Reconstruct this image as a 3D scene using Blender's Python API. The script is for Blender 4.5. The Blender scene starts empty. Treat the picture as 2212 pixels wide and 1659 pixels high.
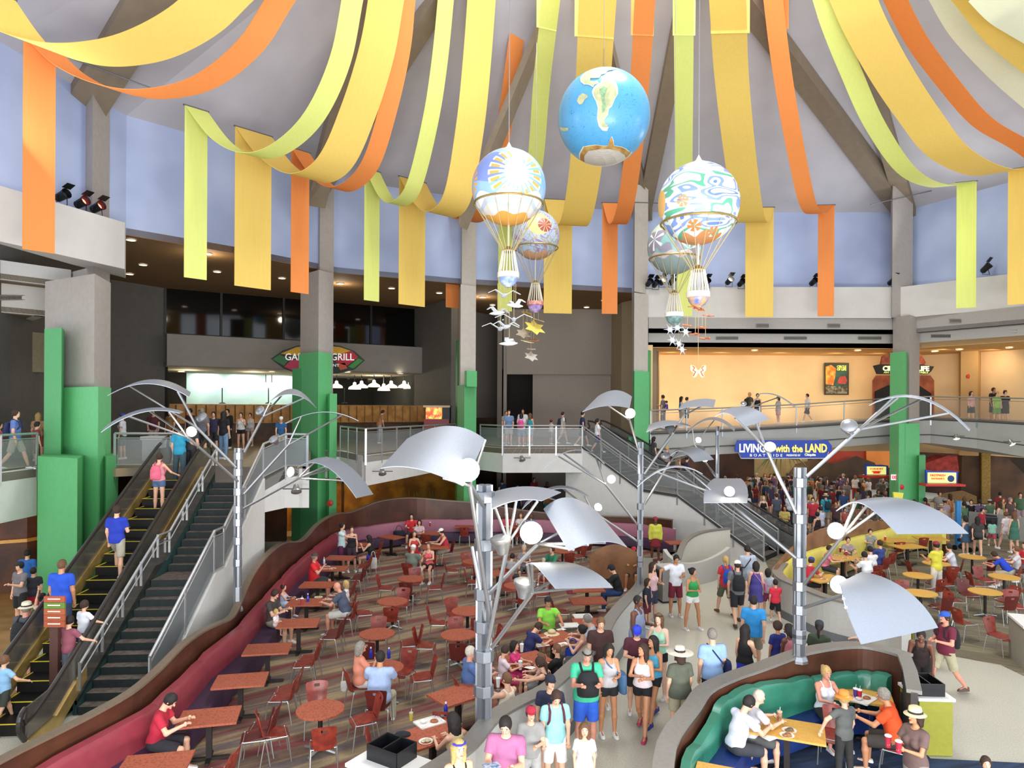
import bpy, math, random
import numpy as np
from mathutils import Vector, Matrix
PI = math.pi
sin, cos = math.sin, math.cos
R = math.radians
scene = bpy.context.scene
C = scene.collection
# ---------------------------------------------------------------- camera
FPX, CX, CY, EYE, ROLL = 1500.0, 1106.0, 880.0, 6.0, R(0.3)
cam_d = bpy.data.cameras.new('camera')
cam_d.sensor_fit = 'HORIZONTAL'; cam_d.sensor_width = 36.0
cam_d.lens = 36.0 * FPX / 2212.0
cam_d.shift_y = (CY - 829.5) / 2212.0
cam_d.clip_start = 0.05; cam_d.clip_end = 300
cam = bpy.data.objects.new('camera', cam_d); C.objects.link(cam)
cam.matrix_world = Matrix.Translation((0, 0, EYE)) @ Matrix.Rotation(-ROLL, 4, 'Y') @ Matrix.Rotation(R(90), 4, 'X')
scene.camera = cam
# ---------------------------------------------------------------- light and exposure
scene.view_settings.view_transform = 'Standard'
scene.view_settings.look = 'None'
scene.view_settings.exposure = 0.2
scene.view_settings.gamma = 1.0
scene.view_settings.use_curve_mapping = False
W = bpy.data.worlds.new('daylight'); scene.world = W; W.use_nodes = True
W.node_tree.nodes['Background'].inputs[0].default_value = (0.86, 0.93, 1.0, 1)
W.node_tree.nodes['Background'].inputs[1].default_value = 1.6
def area(name, loc, size, power, col=(1, 1, 1), aim=None, sizey=None):
    l = bpy.data.lights.new(name, 'AREA'); l.energy = power; l.color = col
    l.shape = 'RECTANGLE' if sizey else 'DISK'; l.size = size
    if sizey: l.size_y = sizey
    o = bpy.data.objects.new(name, l); C.objects.link(o); o.location = loc
    if aim is not None:
        o.rotation_euler = (Vector(aim) - Vector(loc)).to_track_quat('-Z', 'Y').to_euler()
    return o
def point(name, loc, power, col=(1, .9, .75), r=0.1):
    l = bpy.data.lights.new(name, 'POINT'); l.energy = power; l.color = col; l.shadow_soft_size = r
    o = bpy.data.objects.new(name, l); C.objects.link(o); o.location = loc
    return o
area('skylight', (5, 20, 26.6), 9.0, 3300, (1.0, .98, .95))
area('entrance_daylight', (3, -7, 9.5), 16, 1300, (.95, .97, 1.0), aim=(4, 22, 5), sizey=6)
area('added_ceiling_fill', (4, -2.5, 2.0), 18, 4200, (1.0, .98, .96), aim=(4, 18, 22), sizey=3)  # added lamp behind the camera to brighten the ceiling; no fixture there
for p_, e_ in (((-12.6, 17, 12.7), 160), ((20.5, 33, 12.9), 220), ((23.5, 20, 12.9), 220)): area('ledge_uplight', p_, 3, e_, (.97, .98, 1.0), aim=(5, 21, 24))
# ---------------------------------------------------------------- pixel helpers (2212 x 1659)
def uv(px, py):
    u, v = px - CX, py - CY
    return (u * cos(ROLL) + v * sin(ROLL)), (-u * sin(ROLL) + v * cos(ROLL))
def ray(px, py):
    u, v = uv(px, py); return Vector((u / FPX, 1.0, -v / FPX))
def Z(px, py, z=0.0):
    r = ray(px, py); t = (z - EYE) / r.z
    return Vector((r.x * t, t, z))
def D(px, py, d):
    r = ray(px, py); return Vector((r.x * d, d, EYE + r.z * d))
def XD(px, d):
    """plan point at depth d under pixel column px (taken at the horizon)"""
    return ((px - CX) / FPX * d, d)
def ZX(px, py, plan):
    """height at which the ray of a pixel crosses the vertical plane through plan points a, b; returns point"""
    (ax, ay), (bx, by) = plan; r = ray(px, py)
    nx, ny = (by - ay), -(bx - ax)
    t = (nx * ax + ny * ay) / (nx * r.x + ny)
    return Vector((r.x * t, t, EYE + r.z * t))
# ---------------------------------------------------------------- materials
def S(h):
    h = h.lstrip('#'); c = [int(h[i:i + 2], 16) / 255 for i in (0, 2, 4)]
    return tuple(x / 12.92 if x <= .04045 else ((x + .055) / 1.055) ** 2.4 for x in c)
MATS = {}
def M(col, rough=.6, metal=0., var=.12, scale=14., emit=0., bump=0., coat=0., alpha=1., trans=0., two=None, key=None, spec=.5):
    """procedural material: base colour broken up by object-space noise"""
    k = key or (col, rough, metal, var, scale, emit, bump, coat, alpha, trans, two)
    if k in MATS: return MATS[k]
    m = bpy.data.materials.new('m_' + (key or str(col)).strip('#')); m.use_nodes = True
    nt = m.node_tree; n = nt.nodes; L = nt.links.new; b = n['Principled BSDF']
    c = S(col) if isinstance(col, str) else col
    c2 = S(two) if two else tuple(x * (1 - var) for x in c)
    tc = n.new('ShaderNodeTexCoord'); nz = n.new('ShaderNodeTexNoise'); nz.inputs['Scale'].default_value = scale
    nz.inputs['Detail'].default_value = 3
    L(tc.outputs['Object'], nz.inputs['Vector'])
    rp = n.new('ShaderNodeValToRGB'); rp.color_ramp.elements[0].position = .38; rp.color_ramp.elements[1].position = .62
    rp.color_ramp.elements[0].color = (*c2, 1); rp.color_ramp.elements[1].color = (*c, 1)
    L(nz.outputs['Fac'], rp.inputs['Fac']); L(rp.outputs['Color'], b.inputs['Base Color'])
    b.inputs['Roughness'].default_value = rough; b.inputs['Metallic'].default_value = metal
    b.inputs['Specular IOR Level'].default_value = spec
    if coat: b.inputs['Coat Weight'].default_value = coat; b.inputs['Coat Roughness'].default_value = .15
    if emit:
        L(rp.outputs['Color'], b.inputs['Emission Color']); b.inputs['Emission Strength'].default_value = emit
    if bump:
        bp = n.new('ShaderNodeBump'); bp.inputs['Strength'].default_value = bump; bp.inputs['Distance'].default_value = .02
        L(nz.outputs['Fac'], bp.inputs['Height']); L(bp.outputs['Normal'], b.inputs['Normal'])
    if alpha < 1: b.inputs['Alpha'].default_value = alpha
    if trans: b.inputs['Transmission Weight'].default_value = trans
    MATS[k] = m; return m
def nodemat(key, fn, rough=.6):
    if key in MATS: return MATS[key]
    m = bpy.data.materials.new('m_' + key); m.use_nodes = True
    b = m.node_tree.nodes['Principled BSDF']; b.inputs['Roughness'].default_value = rough
    fn(m.node_tree, b); MATS[key] = m; return m
# ---------------------------------------------------------------- mesh builder
class MB:
    def __init__(s): s.v = []; s.f = []; s.m = []; s.mi = 0
    def add(s, vs, fs, mi=None):
        o = len(s.v); s.v += [tuple(p) for p in vs]; s.f += [tuple(i + o for i in f) for f in fs]
        s.m += [s.mi if mi is None else mi] * len(fs); return s
    def box(s, c, size, rz=0., mi=None, mat=None):
        x, y, z = [k / 2 for k in size]
        vs = [Vector((i * x, j * y, k * z)) for i in (-1, 1) for j in (-1, 1) for k in (-1, 1)]
        rm = mat or Matrix.Rotation(rz, 3, 'Z'); c = Vector(c)
        return s.add([rm @ v + c for v in vs], [(0, 1, 3, 2), (4, 6, 7, 5), (0, 4, 5, 1), (2, 3, 7, 6), (0, 2, 6, 4), (1, 5, 7, 3)], mi)
    def prism(s, pts, z0, z1, mi=None):
        """polygon (plan points, z0/z1 may be lists) extruded upward"""
        n = len(pts)
        if signed(pts) < 0:
            pts = pts[::-1]
            if not np.isscalar(z0): z0 = z0[::-1]
            if not np.isscalar(z1): z1 = z1[::-1]
        a = [z0] * n if np.isscalar(z0) else z0; b = [z1] * n if np.isscalar(z1) else z1
        vs = [(p[0], p[1], a[i]) for i, p in enumerate(pts)] + [(p[0], p[1], b[i]) for i, p in enumerate(pts)]
        return s.add(vs, [tuple(range(n))[::-1], tuple(range(n, 2 * n))] + [(i, (i + 1) % n, n + (i + 1) % n, n + i) for i in range(n)], mi)
    def ring_loft(s, rings, cap=True, close=True, mi=None):
        n = len(rings[0]); vs = [p for r in rings for p in r]; fs = []
        for k in range(len(rings) - 1):
            for i in range(n if close else n - 1):
                j = (i + 1) % n; fs.append((k * n + i, k * n + j, (k + 1) * n + j, (k + 1) * n + i))
        if cap: fs += [tuple(range(n))[::-1], tuple(range((len(rings) - 1) * n, len(rings) * n))]
        return s.add(vs, fs, mi)
    def tube(s, pts, r, n=8, cap=True, mi=None, flat=1.):
        pts = [Vector(p) for p in pts]; rings = []; up = None
        for i, p in enumerate(pts):
            t = (pts[min(i + 1, len(pts) - 1)] - pts[max(i - 1, 0)]).normalized()
            if up is None:
                up = Vector((0, 0, 1)) if abs(t.z) < .9 else Vector((0, 1, 0))
            a = t.cross(up).normalized(); b = a.cross(t).normalized(); up = b
            rr = r if np.isscalar(r) else r[i]
            rings.append([p + a * (rr * cos(2 * PI * k / n)) + b * (rr * flat * sin(2 * PI * k / n)) for k in range(n)])
        return s.ring_loft(rings, cap, True, mi)
    def lathe(s, prof, c=(0, 0, 0), n=20, mi=None, cap=True, mat=None):
        c = Vector(c); rings = []
        for r, z in prof:
            ring = [Vector((r * cos(2 * PI * k / n), r * sin(2 * PI * k / n), z)) for k in range(n)]
            rings.append([(mat @ p if mat else p) + c for p in ring])
        return s.ring_loft(rings, cap, True, mi)
    def sphere(s, c, r, n=16, m=10, mi=None, mat=None):
        rx, ry, rz = (r, r, r) if np.isscalar(r) else r; c = Vector(c); rings = []
        for j in range(m + 1):
            th = -PI / 2 + PI * j / m; rr = max(cos(th), 1e-3)
            ring = [Vector((rx * rr * cos(2 * PI * k / n), ry * rr * sin(2 * PI * k / n), rz * sin(th))) for k in range(n)]
            rings.append([(mat @ p if mat else p) + c for p in ring])
        return s.ring_loft(rings, True, True, mi)
    def wall(s, path, z0, z1, th, mi=None, side=0.):
        """wall following a plan path; z0,z1 scalars or per-point lists; side -1..1 shifts the thickness"""
        n = len(path); P = [Vector((p[0], p[1])) for p in path]
        a = [z0] * n if np.isscalar(z0) else z0; b = [z1] * n if np.isscalar(z1) else z1; rings = []
        for i in range(n):
            t = (P[min(i + 1, n - 1)] - P[max(i - 1, 0)]).normalized(); nn = Vector((-t.y, t.x))
            l = P[i] + nn * (th / 2 * (1 + side)); r = P[i] - nn * (th / 2 * (1 - side))
            rings.append([(l.x, l.y, a[i]), (r.x, r.y, a[i]), (r.x, r.y, b[i]), (l.x, l.y, b[i])])
        return s.ring_loft(rings, True, True, mi)
    def strip(s, A, B, th=.01, mi=None):
        """thick ribbon between two matching 3D point lists"""
        A = [Vector(p) for p in A]; B = [Vector(p) for p in B]; rings = []; n = len(A)
        for i in range(n):
            t = (A[min(i + 1, n - 1)] - A[max(i - 1, 0)]); nn = t.cross(B[i] - A[i])
            nn = nn.normalized() * (th / 2) if nn.length > 1e-9 else Vector((0, 0, th / 2))
            rings.append([A[i] + nn, B[i] + nn, B[i] - nn, A[i] - nn])
        return s.ring_loft(rings, True, True, mi)
    def raw(s, verts, faces, mi=None):
        return s.add(verts, faces, mi)
    def build(s, name, mats, parent=None, smooth=False, origin=None):
        if not isinstance(mats, (list, tuple)): mats = [mats]
        me = bpy.data.meshes.new(name); vs = s.v
        ob_loc = Vector((0, 0, 0))
        if parent is None:
            if origin is None:
                a = np.array(vs); origin = ((a[:, 0].min() + a[:, 0].max()) / 2, (a[:, 1].min() + a[:, 1].max()) / 2, a[:, 2].min())
            ob_loc = Vector(origin); vs = [(x - ob_loc.x, y - ob_loc.y, z - ob_loc.z) for x, y, z in vs]
        else:
            q = WM.get(parent.name)
            if q is not None:
                qi = q.inverted(); vs = [tuple(qi @ Vector(p)) for p in vs]
        me.from_pydata(vs, [], s.f); me.update()
        for m in mats: me.materials.append(m)
        if len(mats) > 1: me.polygons.foreach_set('material_index', s.m)
        if smooth: me.polygons.foreach_set('use_smooth', [True] * len(me.polygons))
        fix_normals(me)
        if smooth and smooth != 'full': me.set_sharp_from_angle(angle=R(40))
        o = bpy.data.objects.new(name, me); C.objects.link(o); o.location = ob_loc
        if parent is not None:
            o.parent = parent
            if parent.name in WM: WM[o.name] = WM[parent.name]
        else: WM[o.name] = Matrix.Translation(ob_loc)
        return o
import bmesh
def fix_normals(me):
    bm = bmesh.new(); bm.from_mesh(me); bmesh.ops.recalc_face_normals(bm, faces=bm.faces); bm.to_mesh(me); bm.free()
WM = {}
def signed(p): return sum(p[i][0] * p[(i + 1) % len(p)][1] - p[(i + 1) % len(p)][0] * p[i][1] for i in range(len(p)))
USED = {}
def tag(o, label, cat, group=None, kind=None):
    if label: o['label'] = label
    if cat: o['category'] = cat
    if group: o['group'] = group
    if kind: o['kind'] = kind
    return o
def thing(name, label, cat, loc=(0, 0, 0), rz=0., group=None):
    o = bpy.data.objects.new(name, None); C.objects.link(o); o.empty_display_size = .2
    o.location = loc; o.rotation_euler = (0, 0, rz); tag(o, label, cat, group)
    WM[o.name] = Matrix.Translation(Vector(loc)) @ Matrix.Rotation(rz, 4, 'Z')
    return o
class LP:
    """context: children built in local coordinates of the thing"""
def local(o): WM.pop(o.name, None); return o
def struct(name, mb, mats, smooth=False):
    o = mb.build(name, mats, smooth=smooth); o['kind'] = 'structure'; return o
def dup(root, loc=None, rz=None, label=None, group=None, mats=None):
    def cp(o, par):
        c = o.copy(); C.objects.link(c)
        if par: c.parent = par
        for ch in o.children: cp(ch, c)
        return c
    r = cp(root, None)
    if loc is not None: r.location = loc
    if rz is not None: r.rotation_euler = (0, 0, rz)
    if label: r['label'] = label
    if group: r['group'] = group
    return r
def crom(pts, n=8):
    """Catmull-Rom through points"""
    P = [Vector(p) for p in pts]; out = []
    for i in range(len(P) - 1):
        p0, p1, p2, p3 = P[max(i - 1, 0)], P[i], P[i + 1], P[min(i + 2, len(P) - 1)]
        for k in range(n):
            t = k / n
            out.append(.5 * ((2 * p1) + (p2 - p0) * t + (2 * p0 - 5 * p1 + 4 * p2 - p3) * t * t + (3 * p1 - p0 - 3 * p2 + p3) * t ** 3))
    out.append(P[-1]); return out
def lerp(a, b, t): return a + (b - a) * t
def text(mb_parent, name, body, mat, origin, xdir, updir, height, width=None, depth=.02, font_bold=0):
    """lettering as real extruded glyph mesh lying in plane (xdir, updir), centred at origin"""
    cu = bpy.data.curves.new('t', 'FONT'); cu.body = body; cu.extrude = depth / 2; cu.offset = font_bold
    cu.resolution_u = 2
    to = bpy.data.objects.new('t', cu); C.objects.link(to)
    dg = bpy.context.evaluated_depsgraph_get(); me = bpy.data.meshes.new_from_object(to.evaluated_get(dg))
    bpy.data.objects.remove(to); bpy.data.curves.remove(cu)
    n = len(me.vertices); co = np.empty(n * 3); me.vertices.foreach_get('co', co); co = co.reshape(-1, 3)
    mn, mx = co.min(0), co.max(0); c = (mn + mx) / 2; sz = mx - mn
    X = Vector(xdir).normalized(); U = Vector(updir).normalized(); N = X.cross(U)
    sy = height / sz[1]; sx = (width / sz[0]) if width else sy
    fs = [tuple(p.vertices) for p in me.polygons]; bpy.data.meshes.remove(me)
    mb = MB(); O = Vector(origin)
    mb.add([O + X * ((p[0] - c[0]) * sx) + U * ((p[1] - c[1]) * sy) + N * p[2] for p in co], fs)
    return mb.build(name, mat, mb_parent)
# ================================================================ heights
ZU, ZT, ZB, ZW = 4.1, 12.3, 10.7, 16.7      # upper floor, ledge top / brown ceiling, ledge bottom, blue wall top
CEN = Vector((5.0, 21.0)); ZAPEX = 28.5
# materials of the shell
grey_wall = M('8f8a84', .85, var=.06, scale=3)
dark_wall = M('6a6762', .9, var=.08, scale=3)
lobby_wall = M('938e88', .9, var=.06, scale=2)
white_wall = M('c9c8c4', .8, var=.04, scale=4)
ledge_white = M('cbc8c4', .8, var=.04, scale=2)
column_grey = M('aaa29c', .85, var=.06, scale=5)
column_light = M('bab2a8', .85, var=.06, scale=5)
green = M('63b878', .6, var=.05, scale=6)
green_shaded = M('52a566', .6, var=.06, scale=6)  # dark-side tone of the casing green, shade put into the colour
brown_ceil = M('8a6a44', .85, var=.08, scale=3)
black = M('0b0b0c', .5, var=.2)
def f_blue(nt, b):
    n = nt.nodes; L = nt.links.new
    g = n.new('ShaderNodeNewGeometry'); nz = n.new('ShaderNodeTexNoise'); nz.inputs['Scale'].default_value = .35; nz.inputs['Detail'].default_value = 2
    L(g.outputs['Position'], nz.inputs['Vector'])
    rp = n.new('ShaderNodeValToRGB'); e = rp.color_ramp.elements
    e[0].position = .35; e[0].color = (*S('a0aed2'), 1); e[1].position = .68; e[1].color = (*S('b6c5e6'), 1)
    L(nz.outputs['Fac'], rp.inputs['Fac']); L(rp.outputs['Color'], b.inputs['Base Color'])
blue_wall = nodemat('blue_wall', f_blue, .85)
roof_grey = M('c0bec6', .9, var=.08, scale=.6)
beam_mat = M('8a7c6a', .9, var=.08, scale=3)
# ---------------------------------------------------------------- ring of the blue wall (plan points at wall foot)
def dz(py_off, z): return (z - EYE) * FPX / py_off
def plan(px, py, z):
    p = Z(px, py, z); return (p.x, p.y)
ring = [(-14.6, 8.0), (-15.2, 14.0), plan(0, 90, ZW), plan(155, 182, ZW), plan(272, 507, ZT), plan(500, 545, ZT), plan(730, 589, ZT),
        plan(990, 612, ZT), plan(1365, 632, ZT), plan(1650, 459, ZW), plan(1945, 458, ZW), plan(2212, 385, ZW), (26.5, 24.0), (25.5, 12.0)]
w = MB(); w.wall(ring, ZT, ZW, .25, side=1)
struct('wall_blue', w, blue_wall)
# ceiling: faceted cone rising from the wall top to the skylight ring
def cone_pt(p, t, zb=ZW): return (lerp(p[0], CEN.x, t), lerp(p[1], CEN.y, t), lerp(zb, ZAPEX, t))
full = ring + [(18, 2), (5, -2), (-8, 1)]
w = MB(); n = len(full); vs = [cone_pt(p, -.02) for p in full] + [cone_pt(p, .78) for p in full] + [(x, y, z + .3) for x, y, z in [cone_pt(p, .78) for p in full]] + [(x, y, z + .3) for x, y, z in [cone_pt(p, -.02) for p in full]]
fs = []
for i in range(n):
    j = (i + 1) % n
    fs += [(i, j, n + j, n + i), (n + i, n + j, 2 * n + j, 2 * n + i), (2 * n + i, 2 * n + j, 3 * n + j, 3 * n + i), (3 * n + i, 3 * n + j, j, i)]
w.add(vs, fs); struct('ceiling', w, roof_grey)
FACES = []
for i in range(n):
    a, b = Vector(cone_pt(full[i], 0)), Vector(cone_pt(full[(i + 1) % n], 0)); c = Vector((CEN.x, CEN.y, ZAPEX)); FACES.append((a, b, c))
from mathutils.geometry import intersect_ray_tri
def roofhit(px, py):
    o = Vector((0, 0, EYE)); r = ray(px, py)
    for a, b, c in FACES:
        h = intersect_ray_tri(a, b, c, r, o, True)
        if h: return h
    return o + r * 30
# rafters: each column carries a V of raked concrete beams
def beam(p0, p1, wd, hd=.5):
    """p0, p1: pixels (column head, point far up the roof)"""
    a, b = roofhit(*p0), roofhit(*p1); t = (b - a).normalized(); a = a - t * .6; b = b + t * 4
    s = t.cross(Vector((0, 0, 1))).normalized() * wd / 2; dn = Vector((0, 0, -hd)); up = Vector((0, 0, .15))
    m = MB(); m.add([a - s + dn, a + s + dn, a + s + up, a - s + up, b - s + dn, b + s + dn, b + s + up, b - s + up],
                    [(0, 1, 2, 3), (4, 5, 6, 7), (0, 1, 5, 4), (1, 2, 6, 5), (2, 3, 7, 6), (3, 0, 4, 7)])
    struct('ceiling_beam', m, beam_mat)
for p0, p1, wd in [((190, 200), (305, 10), 1.3), ((690, 395), (775, 60), .8), ((697, 385), (935, 10), .85), ((1012, 440), (1190, 10), .75),
                   ((1390, 440), (1316, 135), .75), ((1392, 440), (1475, 20), .75), ((1948, 445), (1640, 30), .85), ((1958, 440), (1905, 250), .8)]:
    beam(p0, p1, wd)
# ---------------------------------------------------------------- ledges with white parapets
LL = [(-13.9, 8.0), (-14.0, 14.0), plan(0, 401, ZT), plan(270, 481, ZT)]
led = MB(); back = [plan(272, 507, ZT), plan(155, 182, ZW), (-15.6, 14), (-15.2, 8)]
led.prism(LL + back, ZB, ZT); struct('wall_ledge_left', led, ledge_white)
LR = [plan(1373, 620, ZT), plan(1945, 620, ZT), plan(2212, 588, ZT), (24.6, 24), (24.0, 12)]
led = MB(); led.prism(LR + [(25.7, 12), (26.8, 24), ring[11], ring[10], ring[9], ring[8]], ZB, ZT); struct('wall_ledge_right', led, ledge_white)
# brown ceiling of the lobby behind the blue wall (downlights sit in it)
farL = plan(240, 603, ZT); p357 = plan(357, 622, ZT); p905 = plan(905, 668, ZT); p985 = plan(985, 645, ZT); p1040 = plan(1040, 668, ZT); p1325 = plan(1325, 668, ZT); p1372 = plan(1372, 662, ZT)
w = MB(); w.prism([ring[4], ring[5], ring[6], ring[7], ring[8], (11.5, 44), (6, 47.5), (-2, 50), (-8, 48), (-20, 41), (-22, 33), (-17.5, 24)], ZT - .02, ZT + .25)
struct('ceiling', w, brown_ceil)
# ---------------------------------------------------------------- lobby back walls
w = MB(); w.wall([(-17.0, 22.0), farL, p357], 0, ZT, .3, side=1); struct('wall_lobby_left', w, dark_wall)
glass_dark = M('060607', .06, var=.1, spec=.6)
bx0, bx1 = Vector(p357), Vector(p905); bt = (bx1 - bx0).normalized(); bn = Vector((bt.y, -bt.x))
def bw(t, off=0.):
    q = bx0.lerp(bx1, t) + bn * off; return (q.x, q.y)
zw0 = ZX(640, 738, (p357, p905)).z; zf1 = ZX(640, 798, (bw(0, 1.2), bw(1, 1.2))).z
w = MB(); w.wall([bw(0), bw(1)], zw0, ZT, .25, side=1); gw = w.build('window_1', glass_dark); gw['kind'] = 'structure'
w = MB()
for t in (0, .19, .42, .5, .56, .78, 1): w.box((*bw(t, .05), (zw0 + ZT) / 2), (.12, .12, ZT - zw0), math.atan2(bt.y, bt.x))
w.wall([bw(0, .05), bw(1, .05)], zw0 - .1, zw0 + .1, .2)
w.build('window_frame', black, gw)
w = MB(); w.prism([bw(0, 1.2), bw(1, 1.2), bw(1, -.2), bw(0, -.2)], zf1, zw0 - .05); struct('wall_grill_fascia', w, lobby_wall)
# the grill's alcove: ceiling, lit back wall, dark openings, floor
w = MB(); w.prism([bw(0, 1.1), bw(1, 1.1), bw(1.02, -12), bw(-.05, -12)], zf1 - .02, zf1 + .2); struct('ceiling', w, M('8a8272', .9, var=.05))
lit = M('a9c4ba', .8, var=.12, scale=.5, two='93a9a6')  # cyan light tinted into the wall colour
w = MB(); w.wall([bw(.12, -7.4), bw(.74, -7.4)], ZU, zf1, .3); struct('wall_grill_back', w, lit)
w = MB(); w.wall([bw(-.08, -6.8), bw(.12, -6.8)], ZU, zf1, .3); w.wall([bw(.74, -9), bw(1.1, -9)], ZU, zf1, .3); w.wall([bw(0, 0), bw(-.02, -7.5)], ZU, zf1, .3); w.wall([bw(1, 0), bw(1.02, -12)], ZU, zf1, .3)
struct('wall_grill_dark', w, M('1a1a18', .8, var=.2))
# walls right of the grill
w = MB(); w.wall([p905, p985], 0, ZT, .3, side=-1); struct('wall_lobby_pier', w, dark_wall)
w = MB(); w.wall([(p985[0] - .2, p985[1]), (p985[0] + .3, p985[1] + 5.0), (p1040[0] + 1.2, p1040[1] + 3.5), (p1040[0] + 1.2, p1040[1] - .5)], 0, ZT, .3); struct('wall_lobby_recess', w, M('857d75', .9, var=.06))
w = MB(); w.wall([(-9, 51), (-4, 50.5), (12, 49.5)], 0, ZT, .3); struct('wall_lobby_back', w, M('5f5953', .9, var=.06))
w = MB(); a = plan(1095, 668, ZT); pa = (a, p1325); zp = ZX(1200, 809, pa).z; q = plan(1152, 668, ZT)
w.wall([a, p1325], zp, ZT, .35); w.wall([(q[0], q[1] + .3), (p1325[0], p1325[1] + .3)], 0, zp, .3); w.wall([(a[0] - .1, a[1]), (a[0] - .1, a[1] + 4)], 0, ZT, .2)
struct('wall_lobby_panel', w, M('aaa096', .88, var=.05))
w = MB(); w.wall([(a[0] - 1, a[1] + 3.5), (q[0] + 1, q[1] + 3)], 0, zp + .5, .2); struct('wall_lobby_passage', w, M('2b2926', .9))
w = MB(); w.wall([p1325, (p1325[0] + .2, p1325[1] - 3), (p1372[0] + .3, p1372[1] - 4)], 0, ZT, .3); struct('wall_lobby_return', w, M('ab9a7e', .88, var=.05))
# ---------------------------------------------------------------- ring columns
def quad(p):   # [(px,d) left, nose, right] -> four plan corners
    a, b, c = [Vector(XD(*q)) for q in p]; return [tuple(a), tuple(b), tuple(c), tuple(a + c - b)]
def column(parts, lab):
    t0 = Vector(quad(parts[0][0])[1]); t = thing('column', lab, 'column', (t0.x, t0.y, 0))
    for q, z0, z1, mt, nm in parts:
        m = MB(); m.prism(quad(q), z0, z1); m.build(nm, mt, t)
    return t
def zp(px, py, d): return D(px, py, d).z
column([(((155, 24.3), (197, 23.45), (234, 24.7)), ZT - .02, ZW + .6, column_grey, 'upper_shaft'), (((150, 24.6), (200, 23.5), (236, 24.8)), 7.5, ZB, column_grey, 'middle_shaft'),
        (((96, 22.4), (203, 21.0), (238, 22.6)), 0, zp(200, 591, 21), column_grey, 'shaft'),
        (((125, 21.6), (212, 20.2), (240, 21.6)), 0, zp(200, 835, 20.2), green, 'green_casing'),
        (((95, 21.2), (132, 20.8), (139, 21.6)), 0, zp(110, 709, 21), green_shaded, 'green_fin'),
        (((82, 20.0), (168, 19.2), (182, 20.6)), 0, zp(120, 988, 19.6), green_shaded, 'green_block'),
        (((222, 21.2), (230, 20.4), (256, 21.2)), 0, zp(240, 985, 20.8), green_shaded, 'green_block')],
       'massive grey column in green casing beside the left escalator')
column([(((675, 32.6), (689, 31.6), (719, 32.2)), zp(690, 580, 31), ZW + .9, column_grey, 'upper_shaft'),
        (((648, 31.6), (687, 30.4), (719, 31.2)), 0, zp(690, 583, 30.4), column_grey, 'shaft'),
        (((645, 30.6), (687, 29.3), (716, 30.4)), 0, zp(690, 760, 29.3), green, 'green_casing'),
        (((631, 31.0), (650, 30.4), (658, 31.6)), 0, zp(640, 795, 30.4), green_shaded, 'green_fin'),
        (((707, 30.0), (712, 29.2), (728, 29.7)), 0, zp(718, 850, 29.2), green, 'green_fin')],
       'grey column in green casing right of the restaurant stairs, before the oval sign')
column([(((993, 35.6), (996, 34.4), (1027, 35.0)), zp(1000, 612, 34), ZW + .8, column_light, 'upper_shaft'),
        (((991, 34.8), (994, 33.6), (1027, 34.2)), 0, zp(1000, 614, 33.6), column_light, 'shaft'),
        (((988, 34.0), (1003, 32.4), (1029, 33.4)), 0, zp(1000, 831, 32.4), green, 'green_casing'),
        (((1003, 33.0), (1008, 32.2), (1030, 32.8)), zp(1000, 835, 32.3), zp(1010, 800, 32.2), green, 'green_fin'),
        (((984, 36.5), (988, 35.7), (992, 36.5)), 0, zp(985, 735, 36), green_shaded, 'green_fin')],
       'slim grey column with stepped green casing behind the large grey canopy')
column([(((1366, 37.0), (1369, 35.6), (1398, 36.2)), zp(1380, 630, 35.6), ZW + .8, column_light, 'upper_shaft'),
        (((1365, 36.6), (1369, 35.2), (1399, 35.8)), 0, zp(1380, 632, 35.2), column_light, 'shaft'),
        (((1366, 35.8), (1370, 34.4), (1402, 35.2)), 0, zp(1380, 801, 34.4), green, 'green_casing'),
        (((1396, 36.6), (1398, 36.0), (1406, 36.4)), 0, zp(1400, 756, 36), green_shaded, 'green_fin'),
        (((1354, 34.9), (1358, 34.2), (1372, 34.8)), 0, zp(1358, 945, 34.2), green_shaded, 'green_block')],
       'grey column with green casing behind the head of the right escalator')
column([(((1922, 36.6), (1926, 35.4), (1970, 36.2)), ZB, ZW + .7, column_grey, 'upper_shaft'),
        (((1928, 35.8), (1964, 34.6), (1986, 35.8)), 0, ZB + .02, column_grey, 'shaft'),
        (((1922, 34.8), (1956, 33.8), (1960, 35.0)), zp(1940, 1000, 34.2), zp(1940, 760, 34.2), green, 'green_casing'),
        (((1922, 34.6), (1942, 33.6), (1987, 34.4)), 0, zp(1940, 915, 33.6), green, 'green_casing'),
        (((1983, 34.6), (1986, 33.8), (2000, 34.2)), 0, zp(1990, 985, 33.8), green_shaded, 'green_fin')],
       'grey column in green casing right of the blue ride sign')
# ---------------------------------------------------------------- balcony band under the right ledge
b1 = [XD(1400, 35.95), XD(1950, 35.95), XD(2230, 31.2), (25.2, 24)]
b2 = [XD(1400, 36.5), XD(1955, 36.5), XD(2235, 31.75), (25.8, 24)]
zb1 = zp(1650, 719, 35.95); zb2 = zp(1650, 751, 36.5)
w = MB(); w.wall(b1, zb1, ZB, .3, side=1); w.prism(b1 + [(b2[3][0], b2[3][1]), b2[2], b2[1], b2[0]], zb1, zb1 + .2); struct('wall_soffit_upper', w, M('a5a09c', .85, var=.05))
w = MB(); w.wall(b2, zb2, zb1 + .1, .3, side=1); struct('wall_soffit_lower', w, M('bdb8b2', .85, var=.05))
cr = [XD(1405, 41.5), XD(1950, 41.5), XD(2090, 39.0), XD(2260, 35.5), (30, 26)]
w = MB(); w.prism(b2 + cr[::-1], zb2 - .02, zb2 + .25); struct('ceiling', w, M('d8a868', .8, var=.04))
cream = M('e3c596', .85, var=.05, scale=1.2)
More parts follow.
